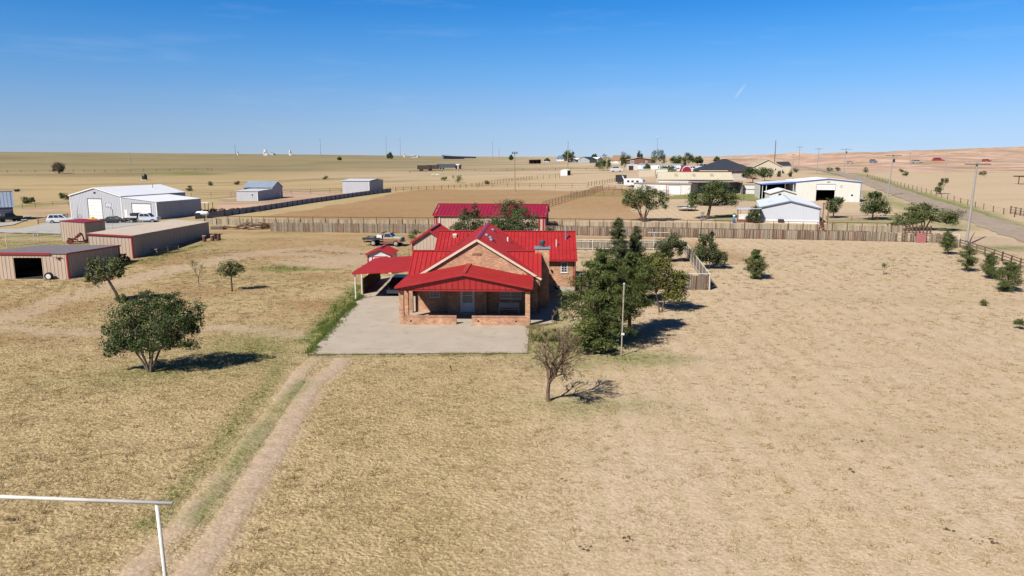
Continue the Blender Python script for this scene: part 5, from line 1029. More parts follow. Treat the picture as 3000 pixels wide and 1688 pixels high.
# open dark shed
os_ = thing('open_pole_shed', 'open-fronted pole shed with rusty roof edge and shaded grey back wall', 'shed', (48.6, 199.6, gz(55, 199) - .1), R(-4))
LS = 13.6
mb = MB(); mb.hexa([(0, -.1, 3.55), (LS, -.1, 3.35), (LS, 6, 3.1), (0, 6, 3.3)], [(0, -.1, 3.68), (LS, -.1, 3.48), (LS, 6, 3.2), (0, 6, 3.4)]); mb.build('roof', mat('rusty_sheet', (.22, .10, .07), .8, var=.3), os_)
wall(os_, (.0, 5.8), (LS, 5.8), -.5, 3.1, mat('grey_sheet', (.38, .39, .41), .6, var=.12, dirt=(.25, .2, .16, .4)), (), .6, .03)
for x in (.1, LS / 2 - .1, LS - .25): mb = MB(); mb.box(x, x + .16, -.05, .11, -.5, 3.4); mb.build('post', RUST, os_)
mb = MB(); mb.box(0, LS, 5.62, 5.7, 1.5, 1.65); mb.build('girt', RUST, os_); wall(os_, (LS, 0), (LS, 5.8), -.5, 3.1, MAT['grey_sheet'], (), .6, .03)
# white sheet fence beside it
wf = thing('white_sheet_fence', 'white sheet-metal windbreak fence with dark rails right of the pole shed', 'fence', (62.4, 200.2, gz(64.5, 199)), R(-6))
for k in range(6): mb = MB(); mb.box(k * .92, k * .92 + .9, 0, .04, -.2, 2.35); mb.build('sheet_panel', WHITE, wf)
for z in (1.15, 2.36): mb = MB(); mb.box(-.05, 5.6, -.06, -.01, z, z + .13); mb.build('rail', RUST, wf)
for x in (-.1, 5.5): mb = MB(); mb.box(x, x + .15, -.08, .08, -.3, 2.6); mb.build('post', RUST, wf)
wt = thing('white_water_tank', 'round white water tank at the end of the white shed', 'water tank', (48.76, 199.93))
mb = MB(); mb.lathe((0, 0, 0), [(.55, 0), (.62, .1), (.62, .9), (.45, 1.15), (.12, 1.25)], 14); mb.build('tank', WHITE, wt, True); mb = MB(); mb.lathe((0, 0, 1.24), [(.13, 0), (.13, .08)], 10); mb.build('cap', DARK, wt)
# hip roofed brick house
o_h = (68.3, 268.0); zh = gz(78, 268)
hh = thing('hip_roof_house', 'pink brick house with dark charcoal hipped roof and wide garage door', 'house', (*o_h, zh), R(-3))
HWd, HD = 19.0, 14.0
for a, b in (((0, 0), (HWd, 0)), ((HWd, 0), (HWd, HD)), ((HWd, HD), (0, HD)), ((0, HD), (0, 0))): wall(hh, a, b, -.8, 3.2, BRICKP)
mb = MB(); mb.add([(-.5, -.5, 3.2), (HWd + .5, -.5, 3.2), (HWd + .5, HD + .5, 3.2), (-.5, HD + .5, 3.2), (9.2, 7, 7.3), (10.6, 7, 7.3)], [(0, 1, 5, 4), (1, 2, 5), (2, 3, 4, 5), (3, 0, 4), (3, 2, 1, 0)]); rf = mb.build('roof', SHINGLE, hh)
mb = MB(); mb.add([(9.5, -1.0, 3.22), (19.9, -1.0, 3.22), (14.7, -1.0 + 2.6, 5.4), (14.7, 7, 5.4), (19.9, 7, 3.22), (9.5, 7, 3.22)], [(0, 1, 2), (1, 4, 3, 2), (0, 2, 3, 5), (5, 3, 4)]); mb.build('front_hip', SHINGLE, rf)
mb = MB(); mb.box(-.55, HWd + .55, -.56, -.48, 2.98, 3.2); mb.build('fascia', CREAM, hh); rolldoor(hh, (0, 0), (HWd, 0), 11.6, 16.8, 0, 2.4, mat('grey_door', (.55, .50, .46), .6), 4, .06); window(hh, (0, 0), (HWd, 0), 4, 6, 1, 2.4, WHITE, GLASS, 2, 2, .12)
# tan gabled house
th_, W = gable('tan_gable_house', 'pale tan house with broad low gable below the pink hills', 'house', (104.63, 321.25), (116.82, 320.51), 12.0, 3.0, 3.0, mat('pale_tan_stucco', (.62, .54, .40), .8), mat('tan_shingle', (.46, .38, .28), .8), CREAM, 'depth', .4)
window(th_, (0, 0), (W, 0), W - 3.2, W - 2.3, 1.2, 2.2, WHITE, GLASS, 1, 2, .12)
mb = MB(); mb.obox((W + 2.2, 5.2, 4.1), (5.5, 4.5, .16), rx=.35); mb.build('dark_side_roof', SHINGLE, th_); mb = MB(); mb.box(W + .1, W + 4.8, 3.4, 8, -.5, 3.1); mb.build('side_wing', MAT['pale_tan_stucco'], th_)
# two storey brick and white house
o2 = (58.85, 377.68); d2 = o2[1]
t2 = thing('two_storey_house', 'two-storey house, dark red brick above and white below', 'house', (o2[0], o2[1], gz(*o2)), R(-5))
W8 = 11.8
for zz0, zz1, mm in ((-.8, 3.0, OFFW), (3.001, 6.0, BRICKD)):
    tp = zz1 if mm is OFFW else [(0, 5.2), (W8 * .45, 6.3), (W8, 5.4)]
    wall(t2, (0, 0), (W8, 0), zz0, tp, mm); wall(t2, (W8, 0), (W8, 8), zz0, zz1 if mm is OFFW else 5.4, mm); wall(t2, (0, 8), (0, 0), zz0, zz1 if mm is OFFW else 5.2, mm)
roof(t2, (-.4, 8.2, 5.2), (-.4, -.5, 5.2), (W8 * .45, 8.2, 6.5), (W8 * .45, -.5, 6.5), CREAMR, 2, 0, joined=True); roof(t2, (W8 + .6, -.5, 5.45), (W8 + .6, 8.2, 5.45), (W8 * .45, -.5, 6.5), (W8 * .45, 8.2, 6.5), CREAMR, 2, 0, joined=True)
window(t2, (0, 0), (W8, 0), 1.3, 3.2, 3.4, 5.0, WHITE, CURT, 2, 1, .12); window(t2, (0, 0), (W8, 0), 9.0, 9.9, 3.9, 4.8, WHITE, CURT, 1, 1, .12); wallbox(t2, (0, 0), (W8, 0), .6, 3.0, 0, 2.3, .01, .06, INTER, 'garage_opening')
# long white mobile home
lm, W = gable('long_white_trailer_home', 'long white trailer home with pale blue end panels', 'mobile home', (62.41, 367.84), (80.94, 355.42), 5.0, 2.9, .5, WHITE, mat('dull_trailer_roof', (.42, .38, .33), .7), None, 'width', .2)
for k, (a, b) in enumerate(((1.5, 4.8), (12.2, 14.5), (17.4, 20.0))): wallbox(lm, (0, 0), (W, 0), a, b, .4, 2.7, .01, .05, mat('pale_blue_panel', (.45, .60, .74), .5) if k == 0 else MAT['pale_blue_panel'], 'wall_panel')
for a in (6.2, 10.6, 15.8): window(lm, (0, 0), (W, 0), a, a + .8, 1.2, 2.2, WHITE, GLASS, 1, 1, .1)
# tan low wall building
tb = thing('tan_block_shed', 'low tan block shed wall with lighter right section', 'shed', (*(51.26, 300.08), gz(*(51.26, 300.08))), R(-4))
W9 = 9.2
wall(tb, (0, 0), (6.8, 0), -.6, 2.6, mat('tan_block', (.60, .50, .38), .85, var=.1)); wall(tb, (6.83, -.05), (W9 + 2.5, -.05), -.6, 2.85, IVORY); wall(tb, (W9 + 2.5, -.05), (W9 + 2.5, 5), -.6, 2.8, IVORY); wall(tb, (0, 5), (0, 0), -.6, 2.6, MAT['tan_block'])
mb = MB(); mb.hexa([(-.1, -.15, 2.62), (W9 + 2.6, -.15, 2.87), (W9 + 2.6, 5, 3.0), (-.1, 5, 2.8)], [(-.1, -.15, 2.72), (W9 + 2.6, -.15, 2.97), (W9 + 2.6, 5, 3.1), (-.1, 5, 2.9)]); mb.build('roof', CREAMR, tb); mb = MB(); mb.box(6.7, 6.95, -.16, -.052, -.3, 2.7); mb.build('post', PINKT, tb)
# far houses along the skyline
def far_house(name, label, px0, px1, h, rise, wm, rm, ridge='width', dep=8):
    r_, W_ = gable(name, label, 'house', px0, px1, dep, h, rise, wm, rm, None, ridge, .4)
    window(r_, (0, 0), (W_, 0), W_ * .2, W_ * .2 + 1.2, 1, 2.2, WHITE, GLASS, 1, 1, .12); window(r_, (0, 0), (W_, 0), W_ * .65, W_ * .65 + 1.2, 1, 2.2, WHITE, GLASS, 1, 1, .12)
    return r_
far_house('brown_roofed_house', 'house with wide brown shingle roof among dark trees', (73.87, 561.16), (82.53, 550.03), 2.6, 3.6, OFFW, BRNROOF, 'width', 9)
far_house('grey_gable_house', 'far grey house with dark hip-like gable near the skyline', (56.96, 641.41), (65.83, 630.22), 2.8, 2.2, mat('sage_grey_siding', (.34, .38, .38), .7), SHINGLE, 'depth', 9)
far_house('slate_roofed_house', 'far house with low slate blue roof behind the dark tree', (46.70, 780.94), (54.16, 774.59), 2.5, 3.0, OFFW, mat('slate_blue', (.13, .17, .25), .7), 'width', 8)
far_house('white_carport_house', 'far low house with pale roof and shaded carport', (50.39, 671.81), (57.97, 663.08), 2.6, 1.5, INTER, WROOF, 'depth', 8)
far_house('pale_far_house', 'far pale-roofed house right of the grey gable house', (75.58, 717.42), (81.52, 708.84), 2.4, 1.6, OFFW, WROOF, 'width', 7)
# red arched barn
ab = thing('red_arched_shed', 'small red shed with white arched roof edge behind the cream barn', 'shed', (*(74.71, 325.24), gz(*(74.71, 325.24))), R(0))
arc = [(0, 0)] + [(2.1 - 2.1 * math.cos(t * math.pi / 10), 1.0 + 2.1 * math.sin(t * math.pi / 10)) for t in range(11)] + [(4.2, 0)]
mb = MB(); mb.prism([(x, z - .3) for x, z in arc], 0, 5, 'Y'); mb.build('wall', REDB, ab); mb = MB(); mb.tube([(x, -.05, z - .25) for x, z in arc[1:-1]], .16, 6); mb.build('arch_trim', WHITE, ab)
# white small shed, far pens, trailers
wsd, W = gable('white_tool_shed', 'tiny white gabled shed alone in the middle pasture', 'shed', (21.74, 331.78), (24.66, 329.82), 3.0, 2.3, .6, WHITE, CREAM, None, 'depth', .15)
wallbox(wsd, (W, 0), (W, 3), .3, 2.7, .0, 2.1, .005, .03, INTER, 'dark_door')  # door panel on the side wall in the dark interior colour
os2 = thing('far_pole_barn', 'far dark open pole barn on the pale pasture near the skyline', 'barn', (*(14.30, 621.21), gz(*(14.30, 621.21))))
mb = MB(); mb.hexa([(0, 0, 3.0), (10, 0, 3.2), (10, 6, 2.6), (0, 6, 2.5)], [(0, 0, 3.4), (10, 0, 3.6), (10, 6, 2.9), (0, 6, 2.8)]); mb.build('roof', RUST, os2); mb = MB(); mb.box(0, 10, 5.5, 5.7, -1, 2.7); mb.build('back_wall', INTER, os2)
for x in (.1, 3.2, 6.5, 9.7): mb = MB(); mb.box(x, x + .2, 0, .2, -1, 3.1); mb.build('post', RUST, os2)
# road mailbox roof at right edge
kb = thing('roadside_shelter', 'dark flat-topped shelter roof at the right edge by the pasture', 'shelter', (*(175.26, 251.78), gz(*(175.26, 251.78))))
mb = MB(); mb.box(-3.2, 4, -2, 2, 2.5, 2.85); mb.build('roof', RUST, kb)
for x in (-2.6, 3.4): mb = MB(); mb.box(x, x + .2, -.1, .1, -.5, 2.5); mb.build('post', RUST, kb)

# ================================================================== FENCES
def run_pts(pts, step):
    """points every step metres along a polyline on the ground, with direction"""
    out = []; carry = 0.0
    for (a, b) in zip(pts[:-1], pts[1:]):
        a, b = Vector((a[0], a[1])), Vector((b[0], b[1])); L_ = (b - a).length; d = (b - a) / L_; t = carry
        while t < L_: out.append((a + d * t, d)); t += step
        carry = t - L_
    return out
def rails(root, name, pts, heights, m, w=.06, h=.06, step=6.0, off=0.0, joined=False, r=None):
    for z in heights:
        mb = MB() if not joined else joined
        st = run_pts(pts, step) + [(Vector(pts[-1][:2]), None)]
        for (p, _), (q, _) in zip(st[:-1], st[1:]):
            d = (q - p).normalized(); n = Vector((d.y, -d.x)) * off; p, q = p + n, q + n
            mb.beam((p.x, p.y, gz(p.x, p.y) + z), (q.x, q.y, gz(q.x, q.y) + z), w, h)
        if not joined: mb.build(name, m, root)
def fence_root(name, label, pts, group=None): return thing(name, label, 'fence', (pts[0][0], pts[0][1], 0.0), 0, group)
def local(root, pts): return pts
def pickets(root, pts, width, h, mats, seed, gap=.0, vary=.12, th=.035, missing=0.0, limit=300, wvary=.3):
    """each board a mesh object; boards past the limit joined"""
    rr = random.Random(seed); ox, oy = root.location.x, root.location.y; n = 0; rest = MB()
    meshes = {}
    t = 0.0; segs = []
    tot = []
    for (a, b) in zip(pts[:-1], pts[1:]):
        a, b = Vector((a[0], a[1])), Vector((b[0], b[1])); L_ = (b - a).length; d = (b - a) / L_; t = 0
        while t < L_ - width * .5:
            w = width * rr.uniform(1 - wvary, 1 + wvary)
            if rr.random() > missing:
                p = a + d * (t + w / 2); hh_ = h * rr.uniform(1 - vary, 1 + vary * .4); m = rr.choice(mats); yaw = math.atan2(d.y, d.x) + rr.uniform(-.03, .03); lean = rr.uniform(-.025, .025)
                if n < limit:
                    key = (round(w, 1), m.name)
                    if key not in meshes:
                        mb = MB(); ww = round(w, 1) if round(w, 1) > 0 else w; ww = max(ww, .08) * .94
                        mb.hexa([(-ww / 2, -th / 2, -.15), (ww / 2, -th / 2, -.15), (ww / 2, th / 2, -.15), (-ww / 2, th / 2, -.15)], [(-ww / 2, -th / 2, 1.0), (ww / 2 * .9, -th / 2, .985), (ww / 2 * .9, th / 2, .985), (-ww / 2, th / 2, 1.0)])
                        o = mb.build('picket', m, root); meshes[key] = o.data
                    else: o = bpy.data.objects.new('picket', meshes[key]); COL.objects.link(o); o.parent = root
                    o.location = (p.x - ox, p.y - oy, gz(p.x, p.y) + 0.0); o.rotation_euler = (0, lean, yaw); o.scale = (1, 1, hh_); n += 1
                else: rest.obox((p.x - ox, p.y - oy, gz(p.x, p.y) + hh_ / 2), (w * .94, th, hh_), yaw)
            t += w + gap
    if rest.v: tag(rest.build('pickets', mats[0], root), kind='stuff')
def shift(pts, root): return [(p[0] - root.location.x, p[1] - root.location.y) for p in pts]
class Off:
    """mesh builder that works in world metres but stores coordinates relative to a thing"""
    def __init__(s, root): s.r = root; s.mb = MB()
    def beam(s, p, q, w, h): o = s.r.location; s.mb.beam((p[0] - o.x, p[1] - o.y, p[2] - o.z), (q[0] - o.x, q[1] - o.y, q[2] - o.z), w, h)
    def tube(s, p, q, r, n=6): o = s.r.location; s.mb.tube([(p[0] - o.x, p[1] - o.y, p[2] - o.z), (q[0] - o.x, q[1] - o.y, q[2] - o.z)], r, n)
    def build(s, name, m): return s.mb.build(name, m, s.r)
def post_rail(name, label, pts, post_step, ph, rail_z, m, pr=.05, rr_=.03, group=None, each=True, wood=False, lean=0.0, seed=1, rail_m=None, rstep=None):
    root = fence_root(name, label, pts, group); rg = random.Random(seed)
    st = run_pts(pts, post_step) + [(Vector(pts[-1][:2]), None)]; big = Off(root)
    for p, _ in st:
        b = Off(root) if each else big; z = gz(p.x, p.y); dx, dy = rg.uniform(-lean, lean), rg.uniform(-lean, lean); hh_ = ph * rg.uniform(.94, 1.04)
        if wood: b.beam((p.x, p.y, z - .2), (p.x + dx, p.y + dy, z + hh_), 2 * pr, 2 * pr)
        else: b.tube((p.x, p.y, z - .2), (p.x + dx, p.y + dy, z + hh_), pr, 5)
        if each: b.build('post', m)
    if not each: tag(big.build('posts', m), kind='stuff')
    for rz_ in rail_z:
        b = Off(root); s2 = st if rstep is None else run_pts(pts, rstep) + [(Vector(pts[-1][:2]), None)]
        for (p, _), (q, _) in zip(s2[:-1], s2[1:]):
            P, Q = (p.x, p.y, gz(p.x, p.y) + rz_), (q.x, q.y, gz(q.x, q.y) + rz_)
            if (q - p).length < .05: continue
            if wood: b.beam(P, Q, rr_ * .7, rr_ * 2)
            else: b.tube(P, Q, rr_, 4)
        b.build('rail', rail_m or m)
    return root
# near plank fence: left run (grey slabs) and right run (brown slabs)
PL = [(-42.04, 127.11), (-29.24, 124.97), (-12.96, 123.02)]
f1 = fence_root('slab_board_fence', 'weathered grey slab-board fence running left of the crimson barn', PL); pickets(f1, PL, .24, 1.62, [WOODG, WOODG, WOODG, WOODB, WOODR], 3, .015, .10)
b = Off(f1); [b.beam((*PL[i], gz(*PL[i]) + 1.0), (*PL[i + 1], gz(*PL[i + 1]) + 1.0), .05, .1) for i in range(2)]; b.build('rail', WOODB)
PR = [(5.58, 121.65), (16.80, 119.59), (32.95, 117.20), (48.67, 115.36), (58.71, 113.80)]
f2 = fence_root('slab_board_fence', 'brown split-slab fence running right of the crimson barn to the utility pole', PR); pickets(f2, PR, .27, 1.5, [WOODB, WOODB, WOODG, WOODR, WOODG], 4, .015, .06, wvary=.4)
rails(f2, 'top_rail', shift(PR, f2), [], RUST)
b = Off(f2); st = run_pts(PR, 3.0)
for (p, _), (q, _) in zip(st[:-1], st[1:]): b.tube((p.x, p.y + .06, gz(p.x, p.y) + 1.53), (q.x, q.y + .06, gz(q.x, q.y) + 1.53), .035, 5)
b.build('top_rail', RUST)
# last gappy run of the fence to the corner
PR2 = [(58.71, 113.80), (67.09, 112.61)]
f3 = fence_root('gappy_board_fence', 'gappy run of slab boards near the pink sheet at the fence end', PR2); pickets(f3, PR2, .30, 1.45, [WOODB, WOODG, WOODB], 14, .03, .08, missing=.22, wvary=.35)
b = Off(f3); b.beam((*PR2[0], gz(*PR2[0]) + .5), (*PR2[1], gz(*PR2[1]) + .5), .05, .1); b.beam((*PR2[0], gz(*PR2[0]) + 1.1), (*PR2[1], gz(*PR2[1]) + 1.1), .05, .1); b.build('rail', WOODG)
# far pipe fence with pale pickets behind it
PF = [(-58.78, 139.85), (-38.24, 136.45), (-13.73, 133.60), (6.14, 131.37), (30.04, 128.52), (52.87, 125.58), (66.59, 124.28)]
f4 = fence_root('pipe_and_picket_fence', 'rusty pipe-rail fence with pale pickets running right across behind the slab fence', PF)
WOODP = mat('pale_picket_wood', (0.27, 0.215, 0.15), .9, .15, col2=(.42, .35, .25), scale=2.2, stretch=(4, 4, .6), island=.3)
pickets(f4, PF, .21, 1.18, [WOODP], 5, .02, .08, limit=0)
for p, _ in run_pts(PF, 2.44): b = Off(f4); z = gz(p.x, p.y); b.tube((p.x, p.y - .08, z - .2), (p.x, p.y - .08, z + 1.62), .05, 5); b.build('post', RUST)
b = Off(f4); st = run_pts(PF, 2.44)
for (p, _), (q, _) in zip(st[:-1], st[1:]): b.tube((p.x, p.y - .08, gz(p.x, p.y) + 1.6), (q.x, q.y - .08, gz(q.x, q.y) + 1.6), .05, 5)
b.build('top_rail', RUST)
# back yard pen: white pipe with boards
PA_, PB_, PC_, PD_ = (6.35, 76.2), (20.9, 76.1), (24.4, 104.0), (8.7, 104.8)
def pen(label, pts, h, mats, seed, rails_z, width=.2, vary=.05):
    r_ = fence_root('white_pipe_board_fence', label, pts); pickets(r_, pts, width, h - .08, mats, seed, .015, vary, wvary=.3)
    for p, _ in run_pts(pts, 2.9) + [(Vector(pts[-1]), None)]: b = Off(r_); z = gz(p.x, p.y); b.tube((p.x, p.y - .05, z - .2), (p.x, p.y - .05, z + h), .05, 6); b.build('post', WHITEP)
    for z_ in rails_z:
        b = Off(r_)
        for (a, c) in zip(pts[:-1], pts[1:]): b.tube((a[0], a[1] - .06, gz(*a) + z_), (c[0], c[1] - .06, gz(*c) + z_), .045, 6)
        b.build('rail', WHITEP)
    return r_
pen('front board fence of the yard pen with white top pipe, by the pines', [PA_, PB_], 1.72, [WOODB, WOODG, WOODB, WOODR], 21, [1.72], .26, .10)
pen('side board fence of the yard pen receding from the white corner post', [PB_, PC_], 1.65, [WOODG], 22, [.25, 1.65])
pen('back board fence of the yard pen with three white pipes', [PD_, PC_], 1.45, [WOODG], 23, [.2, 1.15, 1.45])
# white pipe gate frame in the pen
gf = thing('pipe_gate_frame', 'tall white pipe gate frame behind the pen', 'gate', (20.67, 106.01))
for p, q in (((0, 0, -.2), (0, 0, 2.35)), ((-.95, 0, 2.35), (2.3, 0, 2.3)), ((0, 0, .6), (2.4, 0, .6)), ((0, 0, 1.1), (2.4, 0, 1.1)), ((2.3, 0, -.2), (2.3, 0, 2.3))): mb = MB(); mb.tube([p, q], .05, 6); mb.build('pipe', WHITEP, gf)
# sheet metal fence at left
PS = [(-65.67, 151.73), (-62.51, 155.92), (-58.41, 169.54), (-53.27, 191.07), (-46.65, 213.93), (-42.10, 227.03), (-37.72, 236.62)]
f5 = fence_root('sheet_metal_fence', 'blue-grey sheet-metal fence with dark posts slanting across the pasture', PS)
SHEET = mat('blue_grey_sheet', (.20, .235, .29), .5, .4, var=.10, scale=.8, dirt=(.30, .25, .2, .3))
st = run_pts(PS, 2.44)
for (p, _), (q, _) in zip(st[:-1], st[1:]):
    z0, z1 = gz(p.x, p.y), gz(q.x, q.y); mb = MB(); o = f5.location; d = (q - p).normalized(); n = Vector((d.y, -d.x)) * .03
    mb.hexa([(p.x - o.x - n.x, p.y - o.y - n.y, z0 - .1), (q.x - o.x - n.x, q.y - o.y - n.y, z1 - .1), (q.x - o.x + n.x, q.y - o.y + n.y, z1 - .1), (p.x - o.x + n.x, p.y - o.y + n.y, z0 - .1)], [(p.x - o.x - n.x, p.y - o.y - n.y, z0 + 1.15), (q.x - o.x - n.x, q.y - o.y - n.y, z1 + 1.15), (q.x - o.x + n.x, q.y - o.y + n.y, z1 + 1.15), (p.x - o.x + n.x, p.y - o.y + n.y, z0 + 1.15)])
    mb.build('sheet_panel', SHEET, f5); b = Off(f5); b.beam((p.x + n.x * 3, p.y + n.y * 3, z0 - .2), (p.x + n.x * 3, p.y + n.y * 3, z0 + 1.35), .10, .10); b.build('post', RUST)
b = Off(f5)
for (p, _), (q, _) in zip(st[:-1], st[1:]): b.tube((p.x, p.y, gz(p.x, p.y) + 1.2), (q.x, q.y, gz(q.x, q.y) + 1.2), .04, 4)
b.build('top_rail', RUST)
# white pipe corral at left
WCO = [(-70.56, 104.25), (-72.30, 112.17), (-69.50, 112.50), (-66.91, 115.27), (-66.10, 120.63)]
post_rail('white_pipe_corral', 'thin white pipe corral fence between the tan sheds', [(-75.10, 108.06), (-73.98, 111.02), (-72.90, 113.78), (-70.89, 114.97), (-68.69, 115.74), (-68.15, 117.47)], 5.0, 1.75, [.25, .95, 1.7], WHITEP, .05, .03)
post_rail('white_pipe_fence', 'white pipe fence along the workshop apron behind the red-topped shed', [(-79.30, 112.70), (-76.63, 115.10), (-73.88, 117.64), (-71.58, 122.28), (-69.76, 127.44), (-67.75, 134.21)], 4.5, 1.5, [.7, 1.45], WHITEP, .045, .028)
post_rail('wooden_rail_fence', 'short brown wooden rail fence left of the white car', [(-92.90, 143.33), (-93.11, 147.77), (-92.91, 153.20)], 3.0, 1.3, [.3, .7, 1.1], WOODB, .07, .05, wood=True)
# corner fence at the right: dark wooden rails
post_rail('dark_rail_fence', 'dark three-rail wooden fence running off at the right edge', [(66.53, 107.98), (65.93, 103.88), (65.00, 98.26), (63.79, 92.65), (62.42, 85.75)], 2.6, 1.25, [.35, .75, 1.12], WOODB, .075, .055, wood=True, lean=.05)
post_rail('white_pipe_brace', 'white pipe brace at the corner of the slab fence', [(67.20, 112.62), (68.25, 111.20)], 2.2, 1.5, [1.45], WHITEP, .05, .04)
# picket scraps under the spreading mesquite
post_rail('leaning_picket_fence', 'short dark leaning picket fence under the spreading tree', [(64.34, 125.01), (69.42, 123.60), (70.43, 122.82)], .55, 1.4, [.5, 1.0], WOODD, .09, .04, wood=True, lean=.06)
# pasture fences: pipe, T-post and wood
post_rail('pipe_pasture_fence', 'rusty pipe fence climbing across the brown pasture right of the crimson barn', [(7.02, 167.60), (11.77, 180.93), (18.31, 197.30), (20.67, 202.61), (27.48, 223.92)], 2.6, 1.5, [.4, .8, 1.15, 1.5], RUST, .05, .035, rstep=2.6)
post_rail('pipe_pen_fence', 'rusty pipe pen fence in front of the white camper and shed', [(15.89, 199.17), (18.73, 201.96), (27.15, 201.87), (33.19, 198.80), (41.28, 193.43)], 2.6, 1.55, [.4, .8, 1.15, 1.5], RUST, .05, .03)
post_rail('pipe_pen_fence', 'far rusty pipe pen fence behind the nearer pen', [(27.48, 223.92), (33.00, 215.83), (36.76, 214.45)], 2.8, 1.5, [.4, .8, 1.15, 1.5], RUST, .05, .03, each=False)
post_rail('crooked_post_fence', 'crooked cedar-post fence across the middle pasture', [(-37.54, 238.30), (-21.64, 245.94), (-12.95, 254.33), (-2.58, 278.96), (8.35, 301.21), (19.66, 304.11)], 2.6, 1.4, [.6, 1.1], RUST, .07, .02, each=False, lean=.15, wood=True, rstep=2.6)
post_rail('pipe_pasture_fence', 'thin pipe fence in the pasture beyond the lamp pole', [(-11.38, 245.90), (-1.15, 249.40), (10.98, 237.06), (23.96, 235.29)], 5.2, 1.45, [.8, 1.4], RUST, .06, .03, each=False)
post_rail('crooked_post_fence', 'crooked post fence up to the dark horse trailer', [(25.19, 241.94), (30.24, 251.44), (39.82, 269.24)], 2.4, 1.4, [.6, 1.1], RUST, .07, .02, each=False, lean=.15, wood=True)
post_rail('roadside_fence', 'thin wire fence with posts along the right side of the road', [(100.03, 137.33), (100.63, 145.31), (104.49, 163.95), (111.36, 190.45), (123.32, 233.75), (140.67, 292.92)], 5.0, 1.3, [.5, .85, 1.2], WOODB, .06, .012, each=False, wood=True)
post_rail('cattle_gate_fence', 'short dark plank gate by the roadside fence at the right edge', [(104.57, 153.77), (104.05, 148.82)], 1.8, 1.6, [.4, .9, 1.4], WOODB, .09, .05, wood=True)
post_rail('yard_rail_fence', 'low rail fence in front of the gravel yard of the blue-trimmed shop', [(60.26, 140.40), (68.27, 140.69), (75.57, 142.11)], 5.0, .9, [.45, .85], RUST, .05, .03)
post_rail('far_field_fence', 'far fence line across the left pasture below the bushy tree', [(-334.16, 476.63), (-315.10, 481.12), (-299.93, 490.87), (-260.84, 483.41), (-254.44, 488.29), (-202.82, 499.93)], 8.0, 1.5, [.7, 1.4], RUST, .09, .03, each=False, wood=True, rstep=8)
post_rail('far_field_fence', 'far fence line behind the grey cabin', [(-99.22, 227.51), (-85.93, 228.70), (-68.72, 235.29), (-55.17, 238.09)], 6.0, 1.4, [.7, 1.3], RUST, .06, .03, each=False, rstep=6)
post_rail('far_field_fence', 'far wire fence in front of the green strip in the middle pasture', [(-55.96, 404.32), (-18.99, 411.89), (26.20, 405.94), (50.62, 392.21)], 9.0, 1.4, [.8, 1.3], RUST, .09, .03, each=False, wood=True, rstep=9)
post_rail('creek_side_fence', 'thin fence line left of the workshop in the grass', [(-123.67, 185.36), (-123.59, 192.58), (-119.18, 197.21)], 5.0, 1.3, [.7, 1.2], RUST, .05, .025, each=False, rstep=5)
# white pipe ranch gate in the foreground
rg_ = thing('ranch_gate_frame', 'tall white pipe ranch gate frame in the near left foreground', 'gate', (-8.82, 17.0, gz(-8.82, 17)))
mb = MB(); mb.tube([(0, 0, -.1), (.02, 0, 2.8), (-.04, 0, 5.44)], [.052, .049, .047], 14); mb.build('post', WHITEP, rg_, True); mb = MB(); mb.tube([(-7.4, .3, -.1), (-7.4, .3, 5.5)], [.05, .047], 14); mb.build('post', WHITEP, rg_, True)
mb = MB(); mb.tube([(-7.9, .36, 5.60), (-4, .2, 5.57), (.36, 0, 5.50)], .049, 14); mb.build('crossbar', WHITEP, rg_, True)
# pink board on the fence end
pb = thing('pink_sheet', 'faded pink sheet leaning on the fence below the spreading tree', 'sheet', (*(63.21, 112.67), gz(*(63.21, 112.67))), R(-3))
PINKS = mat('faded_pink', (.38, .14, .14), .7, var=.2)
mb = MB(); mb.obox((0, -.14, .66), (1.5, .05, 1.6), rx=-.04); mb.build('board', PINKS, pb); mb = MB(); mb.obox((0, .28, 1.62), (2.0, .8, .04), rx=-.1); mb.build('top_flap', PINKS, pb)

# ================================================================== TREES
LF = {
 'elm': leafmat('elm_leaf', (0.032, 0.060, 0.014), (0.105, 0.15, 0.034)),
 'olive': leafmat('olive_leaf', (0.052, 0.081, 0.021), (0.149, 0.190, 0.052), (0.253, 0.230, 0.069), 0.15),
 'mesq': leafmat('mesquite_leaf', (0.061, 0.083, 0.022), (0.176, 0.204, 0.066), (0.264, 0.242, 0.099), 0.2),
 'pine': leafmat('pine_needle', (0.065, 0.095, 0.022), (0.20, 0.23, 0.062), trans=.4),
 'pinel': leafmat('light_pine_needle', (0.060, 0.084, 0.019), (0.180, 0.204, 0.054), (0.300, 0.288, 0.072), 0.2),
 'jun': leafmat('juniper', (0.042, 0.062, 0.020), (0.13, 0.15, 0.052), (0.24, 0.22, 0.09), 0.12),
 'yell': leafmat('yellowing_leaf', (0.09, 0.11, 0.02), (0.26, 0.25, 0.045), (0.06, 0.085, 0.02), 0.4),
 'rose': leafmat('dark_hedge_leaf', (0.037, 0.073, 0.020), (0.106, 0.163, 0.050), (0.237, 0.138, 0.088), 0.10),
 'dead': leafmat('dry_leaf', (0.10, 0.075, 0.045), (0.20, 0.16, 0.10)),
}
